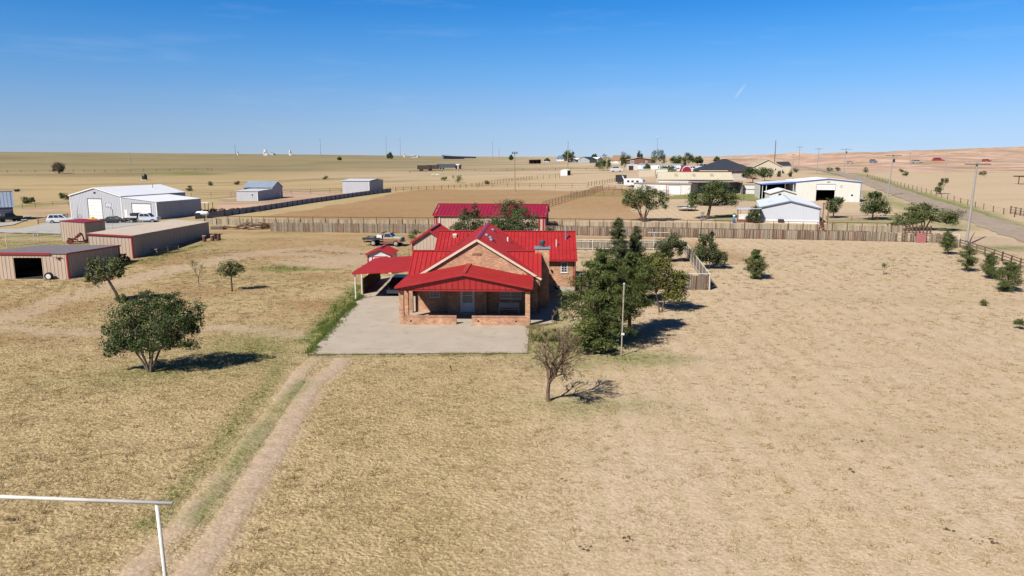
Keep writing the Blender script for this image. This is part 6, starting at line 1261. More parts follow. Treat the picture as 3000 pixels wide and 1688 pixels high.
def leafcloud(pos, size, rg, elong=1.0, outward=None, up=0.35, var=0.5, wide=0.30):
    n = len(pos); nr = rg.normal(size=(n, 3)); nr[:, 2] += up * 2
    if outward is not None: nr += outward * 1.1
    nr /= np.linalg.norm(nr, axis=1, keepdims=True) + 1e-9
    a = np.cross(nr, rg.normal(size=(n, 3))); a /= np.linalg.norm(a, axis=1, keepdims=True) + 1e-9; b = np.cross(nr, a)
    s = size * (1 - var + 2 * var * rg.random(n))[:, None]; a = a * s * 0.5 * elong; b = b * s * wide
    V = np.stack([pos - a, pos - b * 1.0, pos + a, pos + b * 1.0], 1).reshape(-1, 3)
    return V, np.arange(len(V)).reshape(-1, 4)
def clumped(blobs, n, rg, clump=0.30, nsub=14, flat=0.9):
    """leaf positions gathered in sub-clumps through ellipsoid blobs; returns positions, outward, clump centres"""
    vol = np.array([(b[3] * b[4] * b[5]) ** (2 / 3) for b in blobs]); vol /= vol.sum(); P, O, Cn = [], [], []
    for b, f in zip(blobs, vol):
        m = max(8, int(n * f)); c = np.array(b[:3]); r = np.array(b[3:6]); k = max(4, int(nsub * (0.5 + f * len(blobs) / 2)))
        d = rg.normal(size=(k, 3)); d /= np.linalg.norm(d, axis=1, keepdims=True); rad = 0.45 + 0.50 * rg.random(k)[:, None] ** 0.7
        cc = c + d * r * rad; w = rg.random(k) + 0.4; w /= w.sum()
        idx = rg.choice(k, m, p=w); rs = clump * (0.6 + 0.8 * rg.random(k))
        g = rg.normal(size=(m, 3)) * 0.62; far_ = np.linalg.norm(g, axis=1); g[far_ > 1.5] *= .6
        p = cc[idx] + g * r * rs[idx][:, None] * 1.15
        loose = rg.random(m) < 0.12; q = rg.normal(size=(m, 3)); q /= np.linalg.norm(q, axis=1, keepdims=True); p[loose] = (c + q * r * (0.35 + 0.65 * rg.random(m)[:, None] ** .6))[loose]
        P.append(p); o = (p - c) / r; O.append(o / (np.linalg.norm(o, axis=1, keepdims=True) + 1e-6)); Cn.append(cc)
    return np.concatenate(P), np.concatenate(O), Cn
def tree(name, label, base, s, blobs, leaf='elm', n=3000, ls=0.14, tr=0.14, trunks=1, fork=0.35, bark=None, seed=1, clump=0.30, nsub=14, group=None, lean=0.0, elong=1.0, cat='tree', limbs=True, depth=0.95, spread=0.25):
    """blobs relative to the base: (dx, up, rx, rz) in units of s metres"""
    rg = np.random.default_rng(seed); rr = random.Random(seed); root = thing(name, label, cat, base, 0, group)
    B = [(x * s, rr.uniform(-.15, .15) * rx * s, u * s, rx * s, rx * s * depth, rz * s) for x, u, rx, rz in blobs]
    P, O, Cn = clumped(B, n, rg, clump, nsub); k = P[:, 2] > 0.05; V, F_ = leafcloud(P[k], ls, rg, elong, O[k])
    fromnp('crown', V, F_, LF[leaf], root)
    top = max(b[2] for b in B); fz = fork * top; mb = MB()
    forks = []
    for t in range(trunks):
        a = 2 * math.pi * t / max(trunks, 1) + rr.uniform(-.4, .4); q = (lean * fz + (spread * fz * math.cos(a) if trunks > 1 else 0), spread * .7 * fz * math.sin(a) if trunks > 1 else 0, fz * rr.uniform(.9, 1.15))
        r0 = tr if trunks == 1 else tr * rr.uniform(.45, .7); off = tr * .55 if trunks > 1 else 0
        mb.tube([(off * math.cos(a), off * math.sin(a), -.15), (q[0] * .35 + off * math.cos(a), q[1] * .35 + off * math.sin(a), q[2] * .4), q], [r0 * 1.25, r0, r0 * .78], 7); forks.append((Vector(q), r0 * .75))
    if limbs:
        for b, cc in zip(B, Cn):
            for c in cc[rg.permutation(len(cc))[:max(3, int(len(cc) * .6))]]:
                f, r0 = min(forks, key=lambda q: (q[0] - Vector(c)).length + rr.uniform(0, .4)); c = Vector(c); m1 = f.lerp(c, .45) + Vector((rr.uniform(-.1, .1), rr.uniform(-.1, .1), -.06)) * (c - f).length
                mb.tube([f, m1, c], [r0 * .55, r0 * .34, r0 * .10], 5, False)
    mb.build('trunk', bark or BARK, root)
    return root
def conifer(name, label, base, h, w, leaf='pine', n=5000, ls=0.22, tr=0.12, seed=1, taper=0.8, low=0.12, gap=0.25, group=None, lean=(0, 0), tiers=15, belly=0.25, bark=None, elong=1.5):
    rg = np.random.default_rng(seed); rr = random.Random(seed); root = thing(name, label, 'tree', base, 0, group); mb = MB()
    mb.tube([(0, 0, -.2), (lean[0] * .5, lean[1] * .5, h * .5), (lean[0], lean[1], h * .97)], [tr, tr * .62, tr * .08], 7)
    P, O = [], []; wts = []
    br = []
    for i in range(tiers):
        f = low + (0.985 - low) * (i + rr.random() * .6) / tiers
        prof = min(1.0, (f - low + .05) / max(belly, .01)) ** .6 * max(0.04, (1 - f)) ** taper / ((1 - belly) ** taper)
        for j in range(rr.randint(4, 7)):
            if rr.random() < gap * .6: continue
            a = rr.uniform(0, 6.283); L_ = w / 2 * prof * rr.uniform(.55, 1.12); z = f * h + rr.uniform(-.04, .04) * h; br.append((a, L_, z, f))
    tot = sum(b[1] + .12 for b in br)
    for a, L_, z, f in br:
        cx, cy = lean[0] * f, lean[1] * f; e = np.array([cx + math.cos(a) * L_, cy + math.sin(a) * L_, z + L_ * rr.uniform(-.12, .28)]); st = np.array([cx, cy, z])
        m = max(6, int(n * (L_ + .12) / tot)); t = rg.random(m) ** .65; p = st + (e - st) * t[:, None]
        sp = (0.10 + 0.22 * L_ * (1 - .5 * t))[:, None]; p = p + rg.normal(size=(m, 3)) * sp * np.array([.55, .55, .42]); P.append(p)
        o = p - st; o[:, 2] += .3; O.append(o / (np.linalg.norm(o, axis=1, keepdims=True) + 1e-6))
        mb.tube([tuple(st), tuple(st * .5 + e * .5 - np.array([0, 0, .03])), tuple(e)], [tr * .3, tr * .18, tr * .05], 4, False)
    P = np.concatenate(P); O = np.concatenate(O); k = P[:, 2] > .04; V, F_ = leafcloud(P[k], ls, rg, elong, O[k], .2, wide=.13)
    fromnp('crown', V, F_, LF[leaf], root); mb.build('trunk', bark or BARK, root); return root
def bare_tree(name, label, base, h, seed=5, spread=0.55, tr=.15, lean=(0.0, 0.0), leaf=None, nleaf=0, depth=6, trunk_h=.28, cat='tree', group=None, up=.16, bark=None, rmin=0.0):
    rr = random.Random(seed); rg = np.random.default_rng(seed); root = thing(name, label, cat, base, 0, group); mb = MB(); tips = []
    def grow(p, d, L_, r, k):
        q = p + d * L_; mid_ = p.lerp(q, .5) + Vector((rr.uniform(-1, 1), rr.uniform(-1, 1), rr.uniform(-.5, .5))) * L_ * .07
        r = max(r, rmin); mb.tube([p, mid_, q], [r, r * .85, r * .7], 6 if k < 2 else (4 if k < 4 else 3), False)
        if k >= depth: tips.append(q); return
        for i in range(5 if k == 0 and depth > 6 else (rr.choice((2, 3, 3)) if k < depth - 1 else 2)):
            a = rr.uniform(0, 6.283); t = spread * rr.uniform(.5, 1.15) * (1.45 if k == 0 and depth > 6 else 1); perp = d.orthogonal().normalized(); perp = Matrix.Rotation(a, 3, d) @ perp
            nd = (d * math.cos(t) + perp * math.sin(t) + Vector((lean[0], lean[1], up)) * .5).normalized(); grow(q if i else p.lerp(q, .85), nd, L_ * rr.uniform(.62, .86) * (1.0 if k or depth < 7 else 1.05), r * (.66 if k else .55), k + 1)
    grow(Vector((0, 0, -.1)), Vector((lean[0] * .3, 0, 1)).normalized(), h * trunk_h, tr, 0)
    mb.build('trunk', bark or BARK, root)
    if nleaf:
        T = np.array([tuple(t) for t in tips]); i = rg.integers(0, len(T), nleaf); P = T[i] + rg.normal(size=(nleaf, 3)) * .10; V, F_ = leafcloud(P, .10, rg); fromnp('crown', V, F_, LF[leaf], root)
    return root
TWIG = mat('twig_brown', (.13, .080, .058), .95, .1, col2=(.22, .145, .105), scale=5)
# --- the near yard
tree('elm_tree', 'dense dark green elm with several trunks left of the driveway', (-23.93, 46.62), 0.02, [(-60, 120, 84, 60), (55, 165, 100, 70), (-45, 190, 92, 58), (115, 195, 72, 50), (130, 125, 62, 44), (-95, 95, 50, 44), (30, 110, 85, 42), (60, 230, 80, 30), (-10, 225, 70, 26), (165, 165, 36, 34), (-70, 243, 26, 16), (10, 262, 30, 13), (95, 258, 34, 15), (178, 215, 22, 20), (-128, 140, 24, 24), (-130, 70, 22, 18)], 'elm', 22000, .12, .12, 7, .30, BARKL, 11, .22, 22, spread=.6)
tree('leaning_mesquite', 'small leaning tree with dark crooked trunk beside the open shed', (-38.27, 70.05), 0.03, [(-72, 92, 32, 42), (-30, 110, 42, 32), (-8, 118, 34, 26), (-75, 120, 26, 22), (8, 100, 22, 24)], 'mesq', 5200, .16, .15, 1, .62, BARK, 12, .30, 10, lean=-.42)
bare_tree('leafless_sapling', 'thin half-bare sapling with a twiggy base in the left yard', (-34.26, 78.83), 2.9, 3, .42, .05, (.02, 0), 'olive', 260, 4, .30)
tree('young_oak', 'young slender tree with small airy crown in the left yard', (-29.37, 75.46), 0.04, [(-6, 60, 26, 20), (12, 52, 20, 16), (-20, 48, 16, 13), (4, 74, 16, 12), (24, 62, 12, 10)], 'olive', 2600, .13, .085, 1, .5, BARK, 14, .32, 9)
bare_tree('bare_tree', 'leafless tree with fine twisting twigs in front of the pines', (2.13, 40.78), 5.6, 8, .56, .15, (.03, .0), 'mesq', 420, 7, .215, bark=TWIG, up=.14, rmin=.011)
# pine group right of the house
conifer('tall_pine', 'largest dark pine of the group right of the house', (6.92, 53.26), 7.3, 6.6, 'pine', 22000, .20, .17, 21, .50, .08, .50, lean=(-.2, .2), tiers=24, belly=.34, elong=1.5)
conifer('trunked_pine', 'dark pine with bare lower trunk casting a broad shadow', (9.38, 57.01), 6.6, 5.6, 'pine', 16000, .20, .16, 22, .42, .32, .5, tiers=17, belly=.2, elong=1.5)
conifer('juniper_spire', 'pointed juniper spire rising behind the pines', (9.76, 66.94), 8.5, 3.2, 'jun', 18000, .17, .12, 23, .55, .12, .1, tiers=34, belly=.3)
conifer('juniper_spire', 'second, shorter juniper spire behind the pines', (11.80, 69.25), 7.4, 3.2, 'jun', 15000, .17, .12, 24, .5, .12, .1, tiers=32, belly=.35)
tree('yellowing_tree', 'spreading tree with yellow-green patches at the right of the pines', (13.59, 65.46), 0.03, [(-10, 120, 52, 44), (35, 70, 46, 36), (-45, 140, 42, 40), (52, 105, 32, 26), (-10, 165, 32, 22)], 'yell', 8500, .17, .12, 2, .35, BARK, 25, .30, 12)
tree('low_yellow_bush', 'low loose yellow-green bush below the pines beside the bare tree', (5.76, 50.85), 0.02, [(-30, 60, 50, 42), (25, 45, 48, 36), (-15, 105, 36, 26)], 'pinel', 5200, .15, .07, 4, .3, BARK, 26, .30, 10, cat='bush')
tree('green_shrub', 'light green shrub at the corner of the driveway', (2.11, 54.81), 0.03, [(0, 12, 24, 14), (28, 16, 22, 16)], 'yell', 1500, .12, .04, 3, .2, BARK, 27, .3, 8, cat='bush')
bare_tree('grey_bare_bush', 'small grey leafless bush on the path right of the porch', (3.46, 61.31), 1.8, 31, .42, .05, (0, 0), None, 0, 5, .22, 'bush', bark=BARKL)
bare_tree('dry_sprig', 'small dry bush in the grass before the driveway', (-4.03, 46.78), .85, 32, .5, .035, (0, 0), None, 0, 4, .25, 'bush')
# pen and right-hand yard
tree('windswept_juniper', 'dark rounded juniper leaning inside the yard pen', (20.37, 93.98), 0.04, [(-22, 48, 32, 34), (12, 66, 38, 28), (30, 52, 22, 26), (-8, 25, 26, 16)], 'jun', 7000, .17, .13, 3, .3, BARKL, 41, .28, 12)
tree('dark_juniper', 'dark bushy juniper with yellow side growth outside the pen', (24.14, 88.95), 0.04, [(-8, 75, 32, 34), (-22, 48, 34, 28), (12, 42, 30, 28), (36, 30, 22, 24), (4, 100, 18, 14)], 'jun', 8000, .17, .12, 2, .25, BARK, 42, .27, 12)
conifer('young_pine', 'young yellow-green pine alone in the pale grass right of the pen', (27.65, 82.28), 3.5, 2.9, 'pinel', 9424, .15, .09, 43, .38, .08, .5, tiers=20, belly=.35)
conifer('young_pine', 'young pine nearest the utility pole at the right fence', (60.53, 100.92), 3.3, 2.9, 'pine', 5890, .15, .08, 44, .4, .16, .5, tiers=18, belly=.3, group='young pines along the right fence')
conifer('young_pine', 'second young pine from the utility pole along the right fence', (54.89, 87.36), 3.1, 2.6, 'pine', 5890, .14, .08, 45, .4, .12, .5, tiers=18, belly=.3, group='young pines along the right fence')
conifer('young_pine', 'third young pine from the utility pole along the right fence', (54.69, 82.66), 2.9, 2.5, 'pine', 5890, .14, .08, 46, .4, .14, .5, tiers=17, belly=.3, group='young pines along the right fence')
conifer('young_pine', 'rightmost and broadest young pine along the right fence', (51.78, 75.22), 3.2, 3.2, 'pine', 8246, .14, .09, 47, .4, .08, .5, tiers=18, belly=.3, group='young pines along the right fence')
bare_tree('thin_sapling', 'thin pale sapling alone in the pale grass at right', (43.65, 84.94), 1.5, 48, .5, .035, (0, 0), 'mesq', 260, 4, .3, bark=BARKL)
bare_tree('dry_weed_bush', 'small dry bush in the pale grass near the right edge', (44.93, 68.34), .9, 49, .6, .03, (0, 0), 'mesq', 500, 5, .2, 'bush', bark=BARKL)
bare_tree('dry_weed_bush', 'dry bush cut by the right edge of the view', (41.82, 58.78), 1.4, 50, .6, .04, (0, 0), 'mesq', 800, 5, .2, 'bush', bark=BARKL)
# behind the house
tree('dark_cedar', 'dark cedar left of the large shrub before the crimson barn', (-6.87, 114.42), 1.14 * 0.05, [(0, 50, 36, 34), (-26, 28, 26, 24), (18, 78, 18, 22), (26, 34, 26, 28), (-6, 72, 20, 18)], 'jun', 6500, .20, .12, 2, .3, BARK, 61, .28, 12)
tree('large_shrub_tree', 'broad green shrub-like tree covering the middle of the crimson barn', (-0.27, 114.01), 1.14 * 0.05, [(-22, 62, 42, 40), (30, 58, 46, 38), (10, 92, 30, 26), (-40, 38, 28, 26), (60, 44, 24, 28), (-5, 40, 40, 26)], 'rose', 12000, .20, .14, 4, .3, BARK, 62, .26, 14)
tree('low_green_bush', 'low green bush at the right end of the crimson barn', (6.34, 117.59), 0.06, [(-6, 12, 16, 14), (10, 10, 14, 12)], 'rose', 1600, .18, .05, 2, .2, BARK, 63, .3, 8, cat='bush')
tree('thin_shrub', 'thin olive shrub before the fence left of the tan garage', (-15.14, 113.27), 0.05, [(-4, 22, 14, 14), (8, 32, 10, 10)], 'olive', 700, .16, .05, 2, .3, BARK, 64, .34, 7, cat='bush')
tree('weed_shrub', 'yellow-green shrub at the corner of the tan long shed', (-50.21, 93.60), 0.04, [(-4, 16, 16, 12), (12, 12, 12, 10)], 'yell', 900, .16, .05, 2, .3, BARK, 65, .34, 7, cat='bush')
# neighbours' trees
tree('vase_tree', 'many-trunked olive tree with round crown just behind the fence', (25.09, 139.65), 0.07, [(-25, 66, 36, 28), (28, 62, 38, 28), (0, 82, 34, 20), (-42, 54, 20, 18), (52, 52, 18, 18)], 'mesq', 8500, .24, .22, 5, .42, BARK, 71, .27, 13, spread=.5)
tree('spreading_oak', 'broad spreading olive tree with stout trunk by the small wire panel', (38.22, 143.25), 0.07, [(-20, 62, 38, 26), (32, 78, 44, 28), (60, 58, 34, 22), (-45, 48, 22, 16), (10, 92, 30, 16)], 'olive', 9500, .24, .30, 1, .38, BARK, 72, .27, 14, lean=.2)
tree('porch_cedar', 'dark cedar bush against the left wall of the mobile home', (45.53, 136.98), 0.06, [(0, 28, 20, 26), (-8, 16, 18, 16), (6, 42, 12, 12)], 'jun', 3600, .22, .10, 2, .25, BARK, 73, .3, 9)
tree('small_round_tree', 'small green tree in front of the blue-trimmed shop', (63.01, 143.59), 0.07, [(0, 38, 24, 20), (10, 48, 16, 14), (-10, 30, 14, 14)], 'elm', 2600, .24, .12, 1, .4, BARK, 74, .3, 9)
tree('round_yard_tree', 'dark round tree in the yard right of the blue-trimmed shop', (69.59, 141.26), 0.07, [(6, 50, 32, 26), (-14, 38, 24, 22), (28, 36, 22, 20), (4, 70, 18, 12)], 'elm', 5200, .24, .14, 1, .35, BARK, 75, .28, 11)
tree('wide_mesquite', 'wide flat-topped mesquite at the end of the fence by the road', (71.59, 127.02), 0.06, [(-55, 36, 40, 20), (-10, 52, 48, 24), (45, 46, 46, 22), (75, 30, 28, 16), (-20, 68, 34, 12), (-75, 22, 20, 10)], 'mesq', 11000, .22, .22, 3, .42, BARK, 76, .27, 14, spread=.6)
tree('roadside_tree', 'slim leaning tree across the road in the pale pasture', (117.99, 202.94), 0.09, [(0, 22, 11, 16), (8, 38, 10, 12), (-8, 12, 9, 8)], 'mesq', 1700, .30, .14, 2, .3, BARK, 77, .32, 8)
tree('driveway_tree', 'round dark tree in front of the hip-roofed house', (79.99, 245.38), 0.11, [(-6, 28, 24, 16), (20, 34, 22, 14), (-22, 24, 12, 10)], 'elm', 3000, .34, .16, 1, .4, BARK, 78, .3, 10)
tree('driveway_tree', 'smaller round dark tree right of the one by the hip-roofed house', (88.16, 257.78), 0.12, [(4, 22, 18, 14), (-10, 28, 12, 10)], 'elm', 1800, .34, .14, 1, .4, BARK, 79, .3, 8)
for k, (q, lb) in enumerate((((103.83, 287.93), 'left of two small egg-shaped shrubs below the tan gable house'), ((108.56, 288.83), 'right of two small egg-shaped shrubs below the tan gable house'))):
    tree('egg_shrub', lb, q, 0.13, [(0, 9, 6.5, 9)], 'jun', 600, .35, .1, 1, .2, BARK, 80 + k, .4, 7, cat='bush', group='egg-shaped shrubs')
tree('dark_field_tree', 'bushy dark tree alone on the far left pasture', (-284.67, 465.02), 0.21, [(0, 20, 17, 15), (10, 16, 10, 10), (-9, 15, 9, 10)], 'dead', 2200, .55, .35, 3, .3, BARK, 83, .34, 10)
tree('creek_bush', 'green bush right of the blue-roofed house', (-135.93, 205.71), 0.10, [(0, 10, 13, 9), (13, 12, 10, 8)], 'mesq', 1200, .3, .1, 3, .2, BARK, 84, .34, 8, cat='bush')
tree('creek_bush', 'green bush at the left wall of the grey workshop', (-136.73, 225.18), 0.10, [(0, 12, 14, 10)], 'mesq', 900, .3, .1, 3, .2, BARK, 85, .34, 8, cat='bush')
for k, (q, w, lb, lf) in enumerate((
  ((-21.10, 285.25), 16, 'pale yellow-green round bush in the middle pasture', 'yell'), ((-27.91, 304.97), 8, 'small pale bush left of the round pasture bush', 'yell'), ((-9.12, 270.04), 8, 'small dark bush along the crooked fence', 'olive'),
  ((-86.96, 343.46), 9, 'sparse bush above the white-roofed store', 'mesq'), ((-125.22, 305.79), 8, 'thin bush right of the workshop roof', 'mesq'), ((-117.24, 267.79), 10, 'low bush behind the workshop', 'mesq'), ((-115.28, 309.56), 8, 'thin bush above the grey cabin', 'mesq'),
  ((129.18, 337.46), 8, 'narrow dark evergreen behind the blue-trimmed shop', 'jun'), ((149.98, 349.73), 8, 'round bush left of the road at the foot of the hills', 'olive'), ((158.02, 358.88), 8, 'bush beside the far bend of the road', 'olive'),
  ((165.03, 345.71), 9, 'dry bush right of the road below the hills', 'mesq'), ((167.09, 313.40), 8, 'small dry bush in the pale pasture below the hills', 'mesq'), ((203.63, 319.67), 10, 'dry bush at the foot of the right hill', 'mesq'), ((183.74, 349.45), 6, 'tiny bush on the lower hill slope', 'mesq'), ((-187.72, 279.40), 6, 'low dark bush behind the blue-roofed house', 'jun'))):
    tree('pasture_bush', lb, q, q[1] / 2142.0, [(0, w * .75, w, w * .7)], lf, 500, .32, .08, 3, .2, BARK, 100 + k, .4, 7, cat='bush', group='scattered pasture bushes')
# skyline trees around the far houses
for k, (px, w, h, lb, lf) in enumerate((
  ((47.22, 382.15), 26, 34, 'dark round tree left of the brown-roofed house', 'elm'), ((67.06, 441.16), 22, 30, 'dark tree between the brown-roofed and two-storey houses', 'elm'), ((97.43, 566.08), 10, 26, 'pointed skyline tree above the two-storey house', 'jun'), ((86.81, 441.43), 24, 38, 'tallest dark tree of the skyline below the mast', 'elm'),
  ((99.99, 452.34), 20, 24, 'left of the dark tree pair behind the white trailer home', 'elm'), ((98.18, 414.66), 22, 30, 'right of the dark tree pair behind the white trailer home', 'elm'), ((116.51, 463.45), 16, 20, 'dark tree left of the hip-roofed house', 'elm'), ((150.86, 546.43), 10, 12, 'small tree beyond the hip-roofed house ridge', 'olive'),
  ((51.83, 670.45), 22, 28, 'dark tree on the skyline by the slate roof', 'elm'), ((106.05, 953.15), 9, 10, 'small far tree behind the grey gable house', 'elm'), ((-0.79, 861.21), 7, 10, 'small dark tree beside the lamp pole on the skyline', 'elm'), ((-155.02, 944.48), 11, 13, 'lone tree on the left skyline', 'jun'), ((-195.54, 841.94), 6, 7, 'small dark far bush on the left skyline', 'jun'),
  ((34.85, 735.49), 9, 8, 'pale far bush left of the slate roof', 'mesq'), ((66.31, 364.13), 10, 14, 'light bush in front of the white trailer home', 'olive'), ((72.97, 344.01), 34, 14, 'wide olive hedge behind the cream barn', 'olive'))):
    tree('skyline_tree', lb, px, px[1] / 2142.0, [(0, h * .85, w * .66, h * .52), (w * .45, h * .6, w * .46, h * .42), (-w * .45, h * .58, w * .46, h * .42)], lf, 2000, max(.4, px[1] / 2142.0 * 2.6), .16, 2, .25, BARK, 130 + k, .36, 8, group='trees around the far houses')

# ================================================================== VEHICLES (forward is local +x)
CHROME = mat('chrome', (.55, .56, .58), .2, .6, metal=.8, var=.05)
LAMP = mat('headlamp_glass', (.70, .72, .74), .15, .6, var=.05); TAIL = mat('tail_lamp', (.35, .02, .02), .3, .5, var=.1)
def quadp(mb, a, b, c, d, off):
    a, b, c, d = map(Vector, (a, b, c, d)); n = (b - a).cross(d - a).normalized() * off; mb.hexa([a, b, c, d], [a + n, b + n, c + n, d + n])
def wheel(root, x, y, r, w, rim):
    mb = MB(); mb.lathe((x, y, r), [(r * .62, -w / 2), (r * .95, -w / 2), (r, -w * .3), (r, w * .3), (r * .95, w / 2), (r * .62, w / 2)], 18, 'Y'); t = mb.build('wheel', BLACKR, root)
    s = 1 if y > 0 else -1
    mb = MB(); mb.lathe((x, y + s * (w / 2 - .01), r), [(r * .64, -.01 * s), (r * .62, .02 * s), (r * .28, .04 * s), (r * .12, .035 * s)], 14, 'Y'); mb.build('rim', rim, t)
def cabin(root, xb0, xb1, xt0, xt1, zb, zt, wb, wt, paint, glass, pillars=(), nm='cabin', front=True, rear=True):
    """tapered greenhouse: xb = bottom rear/front, xt = roof rear/front"""
    mb = MB(); mb.hexa([(xb0, -wb, zb), (xb1, -wb, zb), (xb1, wb, zb), (xb0, wb, zb)], [(xt0, -wt, zt), (xt1, -wt, zt), (xt1, wt, zt), (xt0, wt, zt)]); cb = mb.build(nm, paint, root)
    def pt(s, fx, fz):
        xb = xb0 + (xb1 - xb0) * fx; xt = xt0 + (xt1 - xt0) * fx; return (xb + (xt - xb) * fz, s * (wb + (wt - wb) * fz), zb + (zt - zb) * fz)
    cuts = [.06] + list(pillars) + [.95]
    for s in (-1, 1):
        for a, b in zip(cuts[:-1], cuts[1:]):
            mb = MB(); q = [pt(s, a + .015, .10), pt(s, b - .015, .10), pt(s, b - .015, .86), pt(s, a + .015, .86)]
            quadp(mb, *(q if s < 0 else q[::-1]), .012); mb.build('side_window', glass, cb)
    def fr(x_b, x_t, nm_):
        mb = MB(); w0, w1 = wb * .88, wt * .9; f0, f1 = .08, .9
        q = [(x_b + (x_t - x_b) * f0, -w0, zb + (zt - zb) * f0), (x_b + (x_t - x_b) * f0, w0, zb + (zt - zb) * f0), (x_b + (x_t - x_b) * f1, w1, zb + (zt - zb) * f1), (x_b + (x_t - x_b) * f1, -w1, zb + (zt - zb) * f1)]
        quadp(mb, *(q if nm_ == 'windshield' else q[::-1]), .012); mb.build(nm_, glass, cb)
    if front: fr(xb1, xt1, 'windshield')
    if rear: fr(xb0, xt0, 'rear_window')
    return cb
def shell(root, prof, w, paint, tuck=.06, nm='body'):
    """body from a side profile, slightly narrower at sill and top edge"""
    zs = [p[1] for p in prof]; z0, z1 = min(zs), max(zs); mb = MB()
    def wd(z): f = (z - z0) / (z1 - z0 + 1e-6); return w / 2 - tuck * (abs(f - .5) * 2) ** 2.2
    mb.hexa([(x, -wd(z), z) for x, z in prof], [(x, wd(z), z) for x, z in prof]); return mb.build(nm, paint, root)
def lights(root, xf, xr, z, w, zr=None):
    for s in (-1, 1):
        mb = MB(); mb.box(xf - .04, xf + .015, s * w * .40 - .16, s * w * .40 + .16, z - .07, z + .07); mb.build('headlight', LAMP, root)
        mb = MB(); mb.box(xr - .015, xr + .04, s * w * .43 - .09, s * w * .43 + .09, (zr or z) - .12, (zr or z) + .12); mb.build('tail_light', TAIL, root)
def paint(name, c, rough=.28, coat=.6): return mat(name, c, rough, .5, var=.04, scale=1.5, coat=coat, dirt=(c[0] * .8 + .06, c[1] * .8 + .05, c[2] * .8 + .035, .3))
# --- white SUV
v = thing('white_suv', 'white sport utility car parked at the left of the grey workshop', 'car', (-89.20, 144.96), R(14)); p_ = paint('suv_white', (.74, .74, .75))
shell(v, [(-2.45, .45), (-2.5, .75), (-2.42, 1.12), (.95, 1.12), (2.2, 1.0), (2.42, .85), (2.42, .45), (2.0, .34), (-2.1, .34)], 1.95, p_); cabin(v, -2.38, 1.15, -2.0, .25, 1.10, 1.80, .93, .76, p_, GLASS, (.36, .66))
for x in (-1.42, 1.48):
    for y in (-.86, .86): wheel(v, x, y, .38, .26, CHROME)
lights(v, 2.42, -2.48, .85, 1.95, 1.05); mb = MB(); mb.box(-2.56, -2.46, -.85, .85, .45, .62); mb.build('bumper', p_, v); mb = MB(); mb.box(-2.525, -2.49, -.26, .26, .78, .92); mb.build('licence_plate', CREAM, v)
# --- black sedan
v = thing('black_sedan', 'low black saloon car parked between the workshop doors', 'car', (-78.32, 144.12), R(6)); p_ = paint('sedan_black', (.010, .010, .011), .45, .1)
shell(v, [(-2.3, .36), (-2.36, .6), (-2.25, .92), (-1.2, .95), (1.0, .90), (2.15, .74), (2.3, .55), (2.25, .32), (-2.2, .30)], 1.82, p_); cabin(v, -1.75, 1.15, -.95, .30, .92, 1.40, .84, .64, p_, GLASS, (.48,))
for x in (-1.35, 1.42):
    for y in (-.80, .80): wheel(v, x, y, .33, .23, CHROME)
lights(v, 2.24, -2.33, .68, 1.82, .78); mb = MB(); mb.box(-2.375, -2.35, -.25, .25, .55, .67); mb.build('licence_plate', CREAM, v)
# --- white flatbed pickup
v = thing('white_flatbed_pickup', 'white crew-cab pickup with black flatbed before the lean-to door', 'truck', (-73.05, 144.62), R(5)); p_ = paint('pickup_white', (.62, .64, .68))
shell(v, [(-.4, .55), (-.4, 1.25), (1.9, 1.22), (3.0, 1.15), (3.15, .9), (3.15, .55)], 1.95, p_); cabin(v, -.38, 2.05, -.25, 1.35, 1.24, 1.92, .92, .76, p_, GLASS, (.48,))
mb = MB(); mb.box(-3.1, -.45, -1.1, 1.1, .82, 1.0); bd = mb.build('flatbed', DARK, v); mb = MB(); mb.box(-3.1, -.6, -1.1, -1.05, 1.0, 1.1); mb.build('side_rail', DARK, bd)
mb = MB(); mb.box(-.6, -.48, -1.0, 1.0, 1.0, 1.95); mb.build('headache_rack', DARK, v); mb = MB(); mb.box(-1.9, -.65, -.95, .95, 1.45, 1.95); mb.build('canopy_rack', DARK, v); mb = MB(); mb.box(-2.6, -.7, -.9, .9, 1.002, 1.42); mb.build('tool_box', WHITE, v); mb = MB(); mb.box(-3.0, 2.9, -.4, .4, .42, .6); mb.build('chassis', DARK, v)
for x in (-1.75, 2.25):
    for y in (-.86, .86): wheel(v, x, y, .42, .28, CHROME)
lights(v, 3.15, -3.11, 1.0, 1.9, .85); mb = MB(); mb.box(3.1, 3.25, -.95, .95, .5, .72); mb.build('bumper', CHROME, v)
RIMT = mat('dusty_wheel', (.34, .31, .27), .6)
# --- old flatbed farm truck by the house
v = thing('old_flatbed_truck', 'old rust-orange and cream farm truck with black flatbed behind the house', 'truck', (-19.18, 108.96), R(-9)); br_ = paint('rust_orange', (.30, .10, .038), .5, .1); cr2 = paint('aged_cream', (.36, .27, .185), .6, .0); hd = paint('faded_green_hood', (.34, .38, .29), .6, .0)
shell(v, [(.2, .62), (.2, 1.10), (2.85, 1.02), (2.9, .62)], 1.92, br_, .03); shell(v, [(.2, 1.102), (.2, 1.30), (1.5, 1.30), (2.92, 1.24), (2.95, 1.022)], 1.90, cr2, .03, 'upper_body'); mb = MB(); mb.box(.3, 2.7, -.965, .965, .76, .83); mb.build('side_stripe', cr2, v)
mb = MB(); mb.hexa([(1.5, -.85, 1.30), (2.95, -.82, 1.22), (2.95, .82, 1.22), (1.5, .85, 1.30)], [(1.55, -.80, 1.40), (2.85, -.76, 1.31), (2.85, .76, 1.31), (1.55, .80, 1.40)]); mb.build('hood', hd, v)
